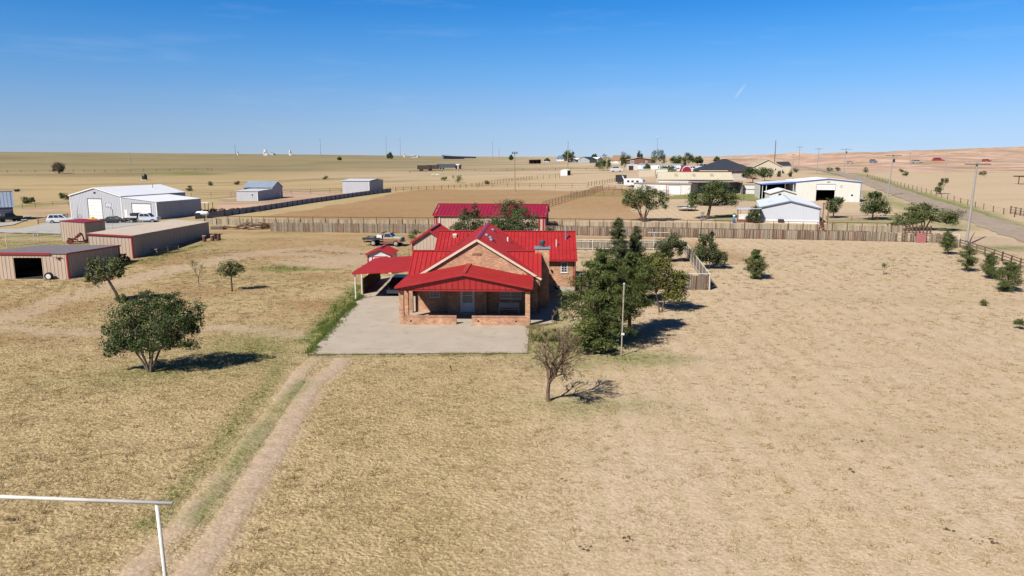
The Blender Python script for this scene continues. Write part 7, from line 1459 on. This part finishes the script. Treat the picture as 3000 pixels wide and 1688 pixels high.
cabin(v, .22, 1.62, .32, 1.18, 1.30, 1.95, .90, .76, cr2, GLASS, (.12,)); mb = MB(); mb.box(2.93, 2.99, -.85, .85, .78, 1.16); gr_ = mb.build('grille', DARK, v)
for s in (-1, 1): mb = MB(); mb.lathe((2.99, s * .66, .98), [(.12, -.01), (.12, .03), (.06, .05)], 12, 'X'); mb.build('headlight', LAMP, gr_)
mb = MB(); mb.box(2.95, 3.12, -.98, .98, .58, .76); mb.build('bumper', CHROME, v); mb = MB(); mb.box(-2.8, 2.8, -.42, .42, .48, .64); mb.build('chassis', DARK, v)
mb = MB(); mb.box(-2.95, .12, -1.15, 1.15, .95, 1.10); bd = mb.build('flatbed', DARK, v); mb = MB(); mb.box(-2.95, -.1, -1.15, -1.09, 1.10, 1.28); mb.build('side_rail', DARK, bd); mb = MB(); mb.box(-2.95, -.1, 1.09, 1.15, 1.10, 1.28); mb.build('side_rail', DARK, bd)
mb = MB()
for y in (-1.0, -.35, .35, .95): mb.box(.02, .10, y, y + .07, 1.10, 1.95)
mb.box(.02, .10, -1.0, 1.02, 1.95, 2.03); mb.build('headache_rack', DARK, v); mb = MB(); mb.box(-.95, -.15, -.5, .5, 1.105, 1.62); tk = mb.build('water_tank', WHITE, v); mb = MB(); mb.lathe((-.55, 0, 1.62), [(.14, 0), (.14, .07)], 10); mb.build('cap', DARK, tk); mb = MB(); mb.box(-2.2, -1.4, -.5, .4, 1.105, 1.3); mb.build('tool_tray', GREYD, v); mb = MB(); mb.tube([(-2.9, 0, 1.2), (-3.1, 0, .7), (-3.05, 0, .35)], .06, 6); mb.build('hitch', DARK, v)
for x in (-1.35, 2.15):
    for y in (-.86, .86): wheel(v, x, y, .44, .28, RIMT)
mb = MB(); mb.box(1.55, 1.6, -1.15, -1.0, 1.45, 1.65); mb.build('mirror', CHROME, v)
# --- dark SUV under the carport (front towards the camera)
v = thing('dark_carport_suv', 'dark blue-grey car parked nose out under the red carport', 'car', (-11.75, 74.9, .07), R(-92)); p_ = paint('dark_slate_paint', (.025, .032, .042), .4, .2); fb = paint('silver_blue_front', (.22, .27, .34), .25, .6)
shell(v, [(-2.3, .42), (-2.35, .7), (-2.25, 1.05), (1.0, 1.03), (2.05, .92), (2.28, .78), (2.28, .40), (-2.1, .32)], 1.86, p_); cabin(v, -2.2, 1.15, -1.8, .25, 1.02, 1.66, .88, .68, p_, GLASS, (.36, .66)); mb = MB(); mb.hexa([(2.20, -.92, .36), (2.36, -.78, .36), (2.36, .78, .36), (2.20, .92, .36)], [(2.12, -.90, .72), (2.33, -.74, .70), (2.33, .74, .70), (2.12, .90, .72)]); mb.build('bumper', fb, v); mb = MB(); mb.box(2.25, 2.33, -.55, .55, .72, .86); mb.build('grille', DARK, v)
for s in (-1, 1): mb = MB(); mb.hexa([(2.0, s * .88, .74), (2.30, s * .56, .74), (2.30, s * .56, .76), (2.0, s * .88, .76)], [(1.9, s * .88, .92), (2.22, s * .56, .88), (2.22, s * .56, .9), (1.9, s * .88, .94)]); mb.build('headlight', LAMP, v); mb = MB(); mb.box(.75, .95, s * .98 - .09, s * .98 + .09, 1.02, 1.16); mb.build('mirror', p_, v)
for x in (-1.4, 1.4):
    for y in (-.82, .82): wheel(v, x, y, .35, .24, CHROME)
# --- dark truck at left
v = thing('dark_old_truck', 'black old truck parked before the blue-roofed house at the left edge', 'truck', (-101.89, 148.10), R(62)); p_ = paint('truck_black', (.015, .015, .014), .4, .2)
shell(v, [(-2.4, .6), (-2.4, 1.2), (1.3, 1.25), (2.3, 1.15), (2.35, .6)], 1.9, p_); cabin(v, -1.0, 1.1, -.9, .6, 1.24, 1.9, .88, .75, p_, GLASS, (.5,))
for x in (-1.5, 1.5):
    for y in (-.84, .84): wheel(v, x, y, .4, .26, DARK)
lights(v, 2.34, -2.41, .95, 1.85)
# --- horse trailer with white V nose
v = thing('dark_horse_trailer', 'dark livestock trailer with a white V on its front in the pasture', 'trailer', (37.43, 252.12), R(-60)); 
mb = MB(); mb.hexa([(-2.0, -1.1, .5), (1.4, -1.1, .5), (2.2, 0, .5), (1.4, 1.1, .5), (-2, 1.1, .5)], [(-2.0, -1.1, 2.9), (1.2, -1.1, 2.9), (1.9, 0, 2.9), (1.2, 1.1, 2.9), (-2, 1.1, 2.9)]); bd = mb.build('body', DARK, v)
for s in (-1, 1): mb = MB(); mb.hexa([(2.22, s * .02, .7), (2.0, s * .3, .7), (2.02, s * .3, .7), (2.24, s * .02, .7)], [(1.30, s * .98, 2.7), (1.45, s * .7, 2.7), (1.48, s * .7, 2.72), (1.33, s * .98, 2.72)]); mb.build('white_chevron', WHITE, bd); 
for x in (-.5, .4):
    for y in (-1.05, 1.05): wheel(v, x, y, .38, .22, CHROME)
mb = MB(); mb.tube([(2.2, 0, .5), (3.3, 0, .5)], .06, 6); mb.build('hitch', DARK, v)
# --- white camper by the off-white shed
v = thing('white_camper', 'white camper trailer with dark windows at the end of the white shed', 'camper', (38.54, 232.60), R(-28)); p_ = paint('camper_white', (.74, .74, .72))
shell(v, [(-3.0, .6), (-3.1, 1.6), (-2.9, 2.6), (2.3, 2.7), (3.0, 2.3), (3.2, 1.5), (3.0, .6)], 2.4, p_, .1)
for x in (-2.0, -.6, 1.0):
    for y in (-1.22, 1.22): mb = MB(); mb.box(x, x + .8, y - .03, y + .03, 1.5, 2.1); mb.build('window', GLASS, v)
mb = MB(); mb.box(-3.11, -3.04, -.7, .7, 1.4, 2.1); mb.build('rear_window', GLASS, v)
for x in (-.5, .4):
    for y in (-1.05, 1.05): wheel(v, x, y, .36, .22, CHROME)
# far parked vehicles, small in the view
def far_car(label, base, yaw, c, kind='car', L_=4.6, H_=1.6, name='parked_car', group='vehicles far away'):
    v = thing(name, label, kind, base, yaw, group); p_ = paint('paint_' + label[:18].replace(' ', '_'), c)
    shell(v, [(-L_ / 2, .4), (-L_ / 2, H_ * .62), (L_ * .22, H_ * .62), (L_ * .48, H_ * .55), (L_ / 2, .4)], 1.85, p_); cabin(v, -L_ * .42, L_ * .26, -L_ * .34, L_ * .1, H_ * .62, H_, .85, .7, p_, GLASS, (.5,))
    for x in (-L_ * .3, L_ * .3):
        for y in (-.8, .8): wheel(v, x, y, .34, .22, CHROME)
    return v
far_car('small white car on the skyline left of the grey gable house', (40.31, 658.65), R(10), (.72, .72, .72)); far_car('far white pickup left of the slate-roofed house', (30.71, 667.34), R(170), (.70, .70, .70), 'truck', 5.4); far_car('silver car before the far white-roofed carport', (52.92, 624.91), R(5), (.45, .47, .50))
far_car('dark far car right of the grey gable house', (63.97, 591.50), R(0), (.05, .05, .06)); far_car('blue-grey van on the pink hill left of the others', (231.71, 475.94), R(5), (.18, .22, .30), 'van', 5.0, 2.2); far_car('olive-white flatbed truck on the middle of the pink hill', (250.77, 459.46), R(0), (.40, .40, .34), 'truck', 8.0, 2.0)
far_car('red truck on the pink hill', (271.88, 473.52), R(0), (.42, .02, .03), 'truck', 7.5, 2.6); far_car('small red car at the right of the pink hill', (300.10, 469.30), R(0), (.40, .04, .05), 'car', 5.5, 1.7); far_car('tiny pale car at the far left of the pink hill', (213.97, 469.62), R(0), (.55, .40, .40))
far_car('white van among the trees left of the two-storey house', (50.94, 361.03), R(10), (.74, .74, .74), 'van', 6.0, 2.6); far_car('white motorhome behind the cream barn by the hip-roofed house', (92.61, 357.48), R(10), (.76, .76, .76), 'van', 8.0, 3.2); far_car('white and blue boat-like van beside the red arched shed', (82.43, 339.83), R(-50), (.60, .64, .72), 'van', 6.0, 2.4); far_car('dark car left of the motorhome by the far trees', (85.18, 339.54), R(10), (.06, .06, .07))

# ================================================================== POLES, TANKS, PILES, SMALL THINGS
def upole(label, base, h, r=.16, arm=3.0, trans=False, lean=0.0, yaw=0.0, m=None, group='utility poles along the road', armz=.35, second=False):
    p = thing('utility_pole', label, 'utility pole', base, yaw, group)
    mb = MB(); mb.tube([(0, 0, -.3), (lean * .5, 0, h * .5), (lean, 0, h)], [r, r * .82, r * .62], 9); mb.build('post', m or POLE, p)
    if arm:
        mb = MB(); mb.box(lean - arm / 2, lean + arm / 2, -r - .06, -r + .06, h - armz - .16, h - armz); a = mb.build('crossarm', WOODB, p)
        for x in (-.46, -.22, .22, .46): mb = MB(); mb.lathe((lean + arm * x, -r, h - armz), [(.05, 0), (.07, .08), (.03, .2)], 7); mb.build('insulator', GREY, a)
    if trans: mb = MB(); mb.lathe((lean * .8 + .38, -.1, h * .80), [(.22, 0), (.26, .1), (.26, .75), (.18, .9)], 12); mb.build('transformer', DARK, p)
    return p
upole('nearest and tallest grey utility pole at the end of the slab fence', (68.76, 110.14), 12.7, .20, 4.0, False, .35, R(4), armz=.5)
upole('utility pole with transformer right of the blue-trimmed shop', (99.01, 194.04), 11.0, .18, 4.4, True, .6, R(6)); upole('utility pole with transformer at the far bend of the road', (148.56, 331.65), 11.0, .18, 5.0, True, .3, R(4)); upole('far utility pole left of the road bend', (138.39, 335.99), 11.0, .18, 3.4, False, .2); upole('farther utility pole above the narrow evergreen', (150.04, 388.09), 11.5, .2, 3.5, False, 0); upole('thin far pole left of the narrow evergreen', (150.96, 398.61), 7.5, .15, 2.4)
lp = thing('yard_light_pole', 'lone wooden pole with floodlights in the middle of the brown pasture', 'light pole', (0.94, 224.27)); mb = MB(); mb.tube([(0, 0, -.3), (-.1, 0, 6), (-.15, 0, 12.0)], [.16, .13, .10], 8); mb.build('post', mat('tan_pole', (.34, .25, .14), .9), lp); mb = MB(); mb.box(-.95, .65, -.1, .1, 11.3, 11.5); mb.build('crossarm', GREYD, lp)
for x in (-.8, -.15, .5): mb = MB(); mb.lathe((x, -.1, 11.5), [(.10, 0), (.26, .2), (.26, .4), (.1, .5)], 9); mb.build('floodlight', GREYD, lp)
upole('tall brown pole beside the tiny white shed', (25.40, 337.61), 15.0, .2, 0, False, 0, m=MAT['tan_pole'], group='far poles'); upole('far thin pole at the left of the pasture', (-316.65, 615.65), 11, .25, 0, group='far poles'); upole('far thin pole above the grey cabin', (-285.64, 767.54), 17, .35, 0, group='far poles'); upole('far thin pole right of the white elevators', (-246.17, 956.29), 24, .35, 2.5, group='far poles'); upole('tall far pole left of the lone skyline tree', (-182.80, 1080.86), 30, .35, 0, group='far poles'); upole('far pole right of the lone skyline tree', (-164.70, 1095.94), 26, .35, 2.5, group='far poles'); upole('far pole above the dark cattle pens', (-25.88, 987.63), 22, .3, 2.5, group='far poles'); upole('second far pole above the dark cattle pens', (-17.28, 989.18), 16, .3, 0, group='far poles'); upole('dark thick pole above the tan gable house', (140.82, 397.97), 14.5, .3, 0, m=WOODB, group='far poles'); upole('thin pole on the pink hill below the red truck', (200.06, 342.00), 10, .15, 0, group='far poles'); upole('thin pole on the pink hill left of the flatbed truck', (236.45, 441.26), 7, .15, 1.6, group='far poles')
ms = thing('radio_mast', 'very thin tall lattice mast above the skyline trees', 'mast', (135.91, 696.99)); hm = 66 / 2142 * (135.91, 696.99)[1]
for a in (0, 2.09, 4.19): mb = MB(); mb.tube([(.3 * math.cos(a), .3 * math.sin(a), -1), (.22 * math.cos(a), .22 * math.sin(a), hm)], .07, 4); mb.build('leg', STEEL, ms)
mb = MB()
for k in range(int(hm / 1.2)): z = k * 1.2; mb.tube([(.3, 0, z), (-.15, .26, z + .6)], .03, 3); mb.tube([(-.15, .26, z + .6), (-.15, -.26, z + 1.2)], .03, 3)
mb.build('lattice', STEEL, ms); mb = MB(); mb.lathe((0, 0, hm), [(.3, 0), (.3, .6), (.1, .9)], 8); mb.build('beacon', WHITE, ms)
fp = thing('yard_pole', 'thin pale pole standing in front of the tall pine', 'pole', (7.81, 50.58)); mb = MB(); mb.tube([(0, 0, -.2), (.02, 0, 1.6), (.05, 0, 3.9)], [.052, .05, .046], 9); mb.build('lower_pole', mat('pale_pole', (.38, .33, .26), .7, dirt=(.25, .2, .15, .5)), fp); mb = MB(); mb.tube([(.05, 0, 3.85), (.07, 0, 5.2)], [.07, .065], 9); mb.build('upper_sleeve', mat('pole_sleeve', (.34, .30, .22), .8), fp); mb = MB(); mb.lathe((.07, 0, 5.2), [(.08, 0), (.08, .06), (.03, .1)], 9); mb.build('cap', GREY, fp); mb = MB(); mb.box(-.06, .16, -.12, -.06, 1.55, 1.7); mb.build('cleat', WHITE, fp)
# trampoline
tp = thing('trampoline', 'black round trampoline on the lawn behind the fence', 'trampoline', (37.89, 158.97)); mb = MB(); mb.lathe((0, 0, .78), [(2.1, 0), (2.1, .03)], 28); mb.build('mat', mat('trampoline_mat', (.02, .03, .05), .6), tp); mb = MB(); mb.tube([(2.15 * math.cos(k * .2244), 2.15 * math.sin(k * .2244), .80) for k in range(29)], .06, 6); mb.build('rim', STEEL, tp)
for k in range(6): a = k * 1.047 + .3; mb = MB(); mb.tube([(2.1 * math.cos(a), 2.1 * math.sin(a), .78), (2.0 * math.cos(a), 2.0 * math.sin(a), -.05)], .035, 5); mb.build('leg', STEEL, tp)
# wire dog panel
wp = thing('wire_panel', 'small grey wire kennel panel at the foot of the spreading tree', 'panel', (36.08, 140.09), R(62))
for k in range(9): mb = MB(); mb.tube([(k * .36, 0, -.05), (k * .36, 0, 1.6)], .025, 4); mb.build('bar', GREYD, wp)
for z in (.1, .85, 1.58): mb = MB(); mb.tube([(0, 0, z), (2.88, 0, z)], .03, 4); mb.build('rail', GREYD, wp)
# timber pile by the fence
lp_ = thing('timber_pile', 'heap of old reddish poles and timber at the left end of the slab fence', 'timber pile', (-46.69, 130.53)); rr = random.Random(5); WD = [WOODR, WOODB, RUST]
for k in range(34):
    x, y, z = rr.uniform(-3.6, 3.2), rr.uniform(-1.2, 1.2), rr.uniform(.1, 1.15) * (1 - abs(k % 7 - 3) * .05); L_ = rr.uniform(1.6, 3.4); a = rr.gauss(0, .35); t = rr.gauss(0, .16)
    mb = MB(); d = Vector((math.cos(a) * math.cos(t), math.sin(a), math.sin(t))) * L_ / 2; mb.tube([Vector((x, y, z)) - d, Vector((x, y, z)) + d], [rr.uniform(.06, .12), rr.uniform(.05, .1)], 6); mb.build('log', WD[k % 3], lp_)
lp2 = thing('log_stack', 'low stack of grey posts right of the tan long shed', 'timber pile', (-52.63, 130.28))
for k in range(12): mb = MB(); z = .1 + (k // 4) * .24; y = (k % 4) * .3; mb.tube([(-1.2 + rr.uniform(-.2, .2), y, z), (1.2 + rr.uniform(-.2, .2), y, z)], .11, 6); mb.build('log', WOODB if k % 2 else WOODG, lp2)
jp = thing('firewood_heap', 'long brown heap of logs and scrap behind the sheet-metal fence', 'wood heap', (-64.63, 166.00)); 
for k in range(70):
    x = rr.uniform(-6.0, 6.5); y = rr.uniform(-1, 1) + x * .22; z = rr.uniform(.1, .95); L_ = rr.uniform(.5, 1.2); a = rr.uniform(0, 3.14)
    mb = MB(); d = Vector((math.cos(a), math.sin(a), rr.uniform(-.3, .3))) * L_ / 2; mb.tube([Vector((x, y, z)) - d, Vector((x, y, z)) + d], rr.uniform(.12, .24), 6); mb.build('log', WOODR if k % 3 else WOODD, jp)
# red farm implement in the corral
im = thing('red_farm_implement', 'rusty red farm implement with wheels inside the white corral', 'implement', (-66.95, 111.65), R(20)); IR = mat('implement_red', (.22, .045, .035), .7, var=.3)
for p, q in (((-1.2, 0, .3), (1.0, 0, 1.4)), ((1.0, 0, 1.4), (1.2, 0, .4)), ((-1.2, 0, .3), (1.4, 0, .3)), ((-.4, -.4, .5), (.9, -.4, 1.5)), ((-.4, .4, .5), (.9, .4, 1.5)), ((-.9, -.4, .9), (.3, .4, .5))): mb = MB(); mb.beam(p, q, .16, .18); mb.build('frame_bar', IR, im)
for y in (-.5, .5): mb = MB(); mb.lathe((-.7, y, .4), [(.40, -.08), (.40, .08)], 14, 'Y'); mb.build('wheel', IR, im)
mb = MB(); mb.obox((.5, 0, 1.25), (.9, .7, .4), ry=-.7); mb.build('hopper', IR, im)
for k in range(3): mb = MB(); mb.lathe((1.5 + k * .35, 0, .3), [(.3, -.04), (.3, .04)], 12, 'Y'); mb.build('disc', RUST, im)
# red windmill-like pump on the fence
wm = thing('red_scrap_stand', 'rusty red scrap machine leaning on the pipe fence right of the mobile home', 'scrap', (52.60, 124.34)); 
for p, q in (((-.3, 0, 0), (-.1, 0, 1.9)), ((.3, 0, 0), (.0, 0, 1.9)), ((-.4, 0, .6), (.5, 0, 1.1)), ((.0, 0, 1.7), (.5, 0, 1.3)), ((.6, 0, 0), (.35, 0, 1.5))): mb = MB(); mb.beam(p, q, .13, .13); mb.build('bar', IR, wm)
mb = MB(); mb.lathe((.15, -.05, 1.35), [(.32, -.05), (.32, .05)], 12, 'Y'); mb.build('wheel', RUST, wm)
# brown pergola post frame by the shop
pg = thing('timber_gate_frame', 'tall brown timber gate frame right of the mobile home', 'gate', (56.28, 132.67)); 
for x in (0, .9): mb = MB(); mb.box(x, x + .16, 0, .16, -.2, 4.0); mb.build('post', WOODR, pg)
mb = MB(); mb.box(-.1, 1.2, 0, .16, 4.0, 4.16); mb.build('lintel', WOODR, pg)
# fallen limb by the pole
fl = thing('fallen_branch', 'dark bare fallen branch arching beside the nearest utility pole', 'branch', (68.53, 109.09), R(12)); mb = MB(); mb.tube([(0, 0, .2), (.7, .5, .95), (1.7, 1.2, 1.5), (2.8, 2.0, 1.9)], [.12, .10, .07, .03], 6); mb.build('limb', BARK, fl); mb = MB(); mb.tube([(.2, .1, .4), (-.4, .2, .9), (-.6, .2, .2)], [.08, .05, .03], 5); mb.build('side_limb', BARK, fl); mb = MB(); mb.tube([(.5, .3, .7), (.3, .0, .0)], [.07, .04], 5); mb.build('side_limb', BARK, fl)
# far trailers and sheds, grain elevators, pens
for k, (q, L_, c, lb) in enumerate((((-52.41, 442.27), 8.0, (.05, .03, .025), 'leftmost dark boxcar-like trailer in the far pasture'), ((-47.74, 446.30), 7.0, (.06, .04, .035), 'middle dark trailer in the far pasture'), ((-41.92, 471.33), 12.0, (.07, .08, .10), 'long slate-grey trailer in the far pasture'))):
    t = thing('stock_trailer', lb, 'trailer', q, R(-4), 'trailers in the far pasture'); mb = MB(); mb.box(-L_ / 2, L_ / 2, -1.2, 1.2, .9, 3.3); mb.build('box', mat('trailer_%d' % k, c, .7, var=.2), t)
    for x in (-L_ * .3, -L_ * .15): 
        for y in (-1.1, 1.1): mb = MB(); mb.lathe((x, y, .45), [(.45, -.12), (.45, .12)], 10, 'Y'); mb.build('wheel', BLACKR, t)
ss, W = gable('loafing_shed', 'tiny white and red shed right of the far slate trailer', 'shed', (-37.41, 480.38), (-34.41, 478.67), 3.0, 2.4, .5, mat('pinkish_wall', (.55, .30, .28), .7), WROOF, None, 'width', .3, front=[(.8, 2.2, -.8, 2.0)])
tkn = thing('dark_field_tank', 'dark barrel-shaped tank on a white base in the far left pasture', 'water tank', (-186.35, 374.81)); mb = MB(); mb.lathe((0, 0, .3), [(1.1, 0), (1.25, .3), (1.25, 2.0), (.9, 2.6), (.3, 2.8)], 14); mb.build('tank', DARK, tkn); mb = MB(); mb.box(-1.8, 1.2, -1, 1, -.3, .3); mb.build('base', WHITE, tkn)
for k, (px, w, h, lb) in enumerate((((-373.02, 1126.22), 14, 17, 'tall white grain elevator head house on the skyline'), ((-341.26, 1144.63), 8, 15, 'single white elevator tower right of the larger one'), ((-418.76, 1135.32), 3, 11, 'thin white silo tower at the left of the elevators'), ((-159.33, 1100.64), 3, 14, 'thin white tower on the skyline right of the lone tree'))):
    sc = px[1] / 2142.0; t = thing('grain_elevator', lb, 'grain elevator', px, 0, 'grain elevators on the skyline'); mb = MB(); n_ = max(1, int(w / 4))
    for i in range(n_): mb.lathe(((i - n_ / 2 + .5) * 4 * sc, 0, -2), [(2.1 * sc, 0), (2.1 * sc, h * sc * .62 + 2)], 10)
    mb.build('silos', WHITE, t); mb = MB(); mb.box(-w * .32 * sc, w * .1 * sc, -2, 2, h * sc * .6, h * sc); mb.build('head_house', WHITE, t)
gd = thing('low_grain_store', 'low pale grain store right of the tall elevator on the skyline', 'store building', (-378.08, 1159.29)); sc = (-378.08, 1159.29)[1] / 2142; mb = MB(); mb.hexa([(0, 0, 0), (12 * sc, 0, 0), (12 * sc, 9, 0), (0, 9, 0)], [(2 * sc, 0, 8 * sc), (10 * sc, 0, 5 * sc), (10 * sc, 9, 5 * sc), (2 * sc, 9, 8 * sc)]); mb.build('hall', GREY, gd); mb = MB(); mb.box(4 * sc, 5 * sc, 2, 4, 6 * sc, 9 * sc); mb.build('vent', GREYD, gd)
fb_ = thing('far_metal_building', 'far low white metal building on the skyline left of the pens', 'building', (-145.58, 1073.77)); sc = (-145.58, 1073.77)[1] / 2142; mb = MB(); mb.box(0, 20 * sc, 0, 12, -2, 5.5 * sc); mb.build('wall', GREY, fb_); mb = MB(); mb.box(-1, 12 * sc, -1, 13, 5.5 * sc, 7 * sc); mb.build('roof', WROOF, fb_)
pn = thing('far_cattle_pens', 'dark grey cattle-pen windbreak on the skyline', 'fence', (-91.82, 969.52)); sc = (-91.82, 969.52)[1] / 2142; mb = MB(); mb.box(0, 6 * sc, 0, 1, -2, 12 * sc); mb.build('end_panel', GREYD, pn)
for k in range(20): mb = MB(); hk = (11 - k * .35) * sc; mb.box((5 + k * 4.6) * sc, (5.7 + k * 4.6) * sc, k * 3, k * 3 + .6, -2, hk + 1); mb.build('post', GREYD, pn)
for z in (5, 8): mb = MB(); mb.beam((5 * sc, .5, z * sc), (93 * sc, 57, (z * .62) * sc), .6, 2.2 * sc); mb.build('rail', GREYD, pn)
mb = MB(); mb.hexa([(6 * sc, 1, -1), (60 * sc, 38, -1), (60 * sc, 39, -1), (6 * sc, 2, -1)], [(6 * sc, 1, 10 * sc), (60 * sc, 38, 6 * sc), (60 * sc, 39, 6 * sc), (6 * sc, 2, 10 * sc)]); mb.build('windbreak_sheet', GREYD, pn)
# two pale cows
COWM = mat('pale_hide', (.62, .55, .42), .9, var=.15)
for k, (q, lb, yw) in enumerate((((-37.18, 350.14), 'left of two pale grazing cows in the middle pasture', 10), ((-35.11, 347.19), 'right of two pale grazing cows in the middle pasture', -12))):
    c = thing('grazing_cow', lb, 'cow', q, R(yw), 'pale grazing cows'); me = bpy.data.meshes.new('body'); 
    vs_ = [(-.75, 0, 1.05), (-.2, 0, 1.08), (.4, 0, 1.1), (.8, 0, 1.15), (1.15, 0, .75), (1.4, 0, .40)] + [(-.7, .2, .9), (-.78, .2, .45), (-.72, .2, .03), (-.7, -.2, .9), (-.78, -.2, .45), (-.72, -.2, .03), (.6, .2, .85), (.6, .2, .42), (.6, .2, .03), (.6, -.2, .85), (.6, -.2, .42), (.6, -.2, .03), (-1.0, 0, 1.0), (-1.08, 0, .5)]
    es = [(0, 1), (1, 2), (2, 3), (3, 4), (4, 5), (0, 6), (6, 7), (7, 8), (0, 9), (9, 10), (10, 11), (2, 12), (12, 13), (13, 14), (2, 15), (15, 16), (16, 17), (0, 18), (18, 19)]
    me.from_pydata(vs_, es, []); o = bpy.data.objects.new('body', me); COL.objects.link(o); o.parent = c; md = o.modifiers.new('skin', 'SKIN'); rad = [.34, .40, .38, .24, .18, .12] + [.16, .09, .06] * 2 + [.14, .08, .06] * 2 + [.05, .03]
    for i, r_ in enumerate(rad): me.skin_vertices[0].data[i].radius = (r_, r_)
    me.skin_vertices[0].data[0].use_root = True; o.modifiers.new('sub', 'SUBSURF').levels = 1; me.materials.append(COWM)
# litter stones and bare clods in the near grass
CLOD = mat('dark_clod', (.10, .065, .04), .95, var=.3)
for k, (q, r_, lb) in enumerate((((-19.69, 26.63), .20, 'dark clod of earth near the left edge below the white crossbar'), ((2.68, 24.59), .17, 'dark clod nearest the bottom edge, left of the middle of the pale grass'), ((4.28, 25.08), .15, 'dark clod just right of the bottommost one'), ((-1.16, 32.03), .12, 'small dark clod in front of the house, left of the bare tree shadow'), ((15.40, 31.21), .17, 'lower of two dark clods in the middle of the right field'), ((17.33, 34.69), .16, 'upper of two dark clods in the middle of the right field'), ((16.68, 25.78), .15, 'single dark clod low in the right field'), ((17.23, 25.03), .14, 'left of two dark clods by the lower right corner'), ((17.75, 24.98), .17, 'right of two dark clods by the lower right corner'), ((18.11, 45.55), .14, 'left of two dark specks in the upper right field'), ((21.14, 44.82), .13, 'right of two dark specks in the upper right field'), ((10.47, 32.38), .13, 'dark speck in the grass below the pine shadow'), ((2.28, 30.10), .14, 'dark clod below the bare tree'))):
    t = thing('earth_clod', lb, 'clod', q, k, 'earth clods in the grass'); rr2 = random.Random(k)
    for j in range(7): mb = MB(); rj = r_ * rr2.uniform(.18, .5); mb.lathe((rr2.uniform(-.2, .2), rr2.uniform(-.2, .2), -.01), [(rj * .9, 0), (rj, rj * .25), (rj * .6, rj * .55), (rj * .15, rj * .7)], 6); mb.build('lump', CLOD, t)
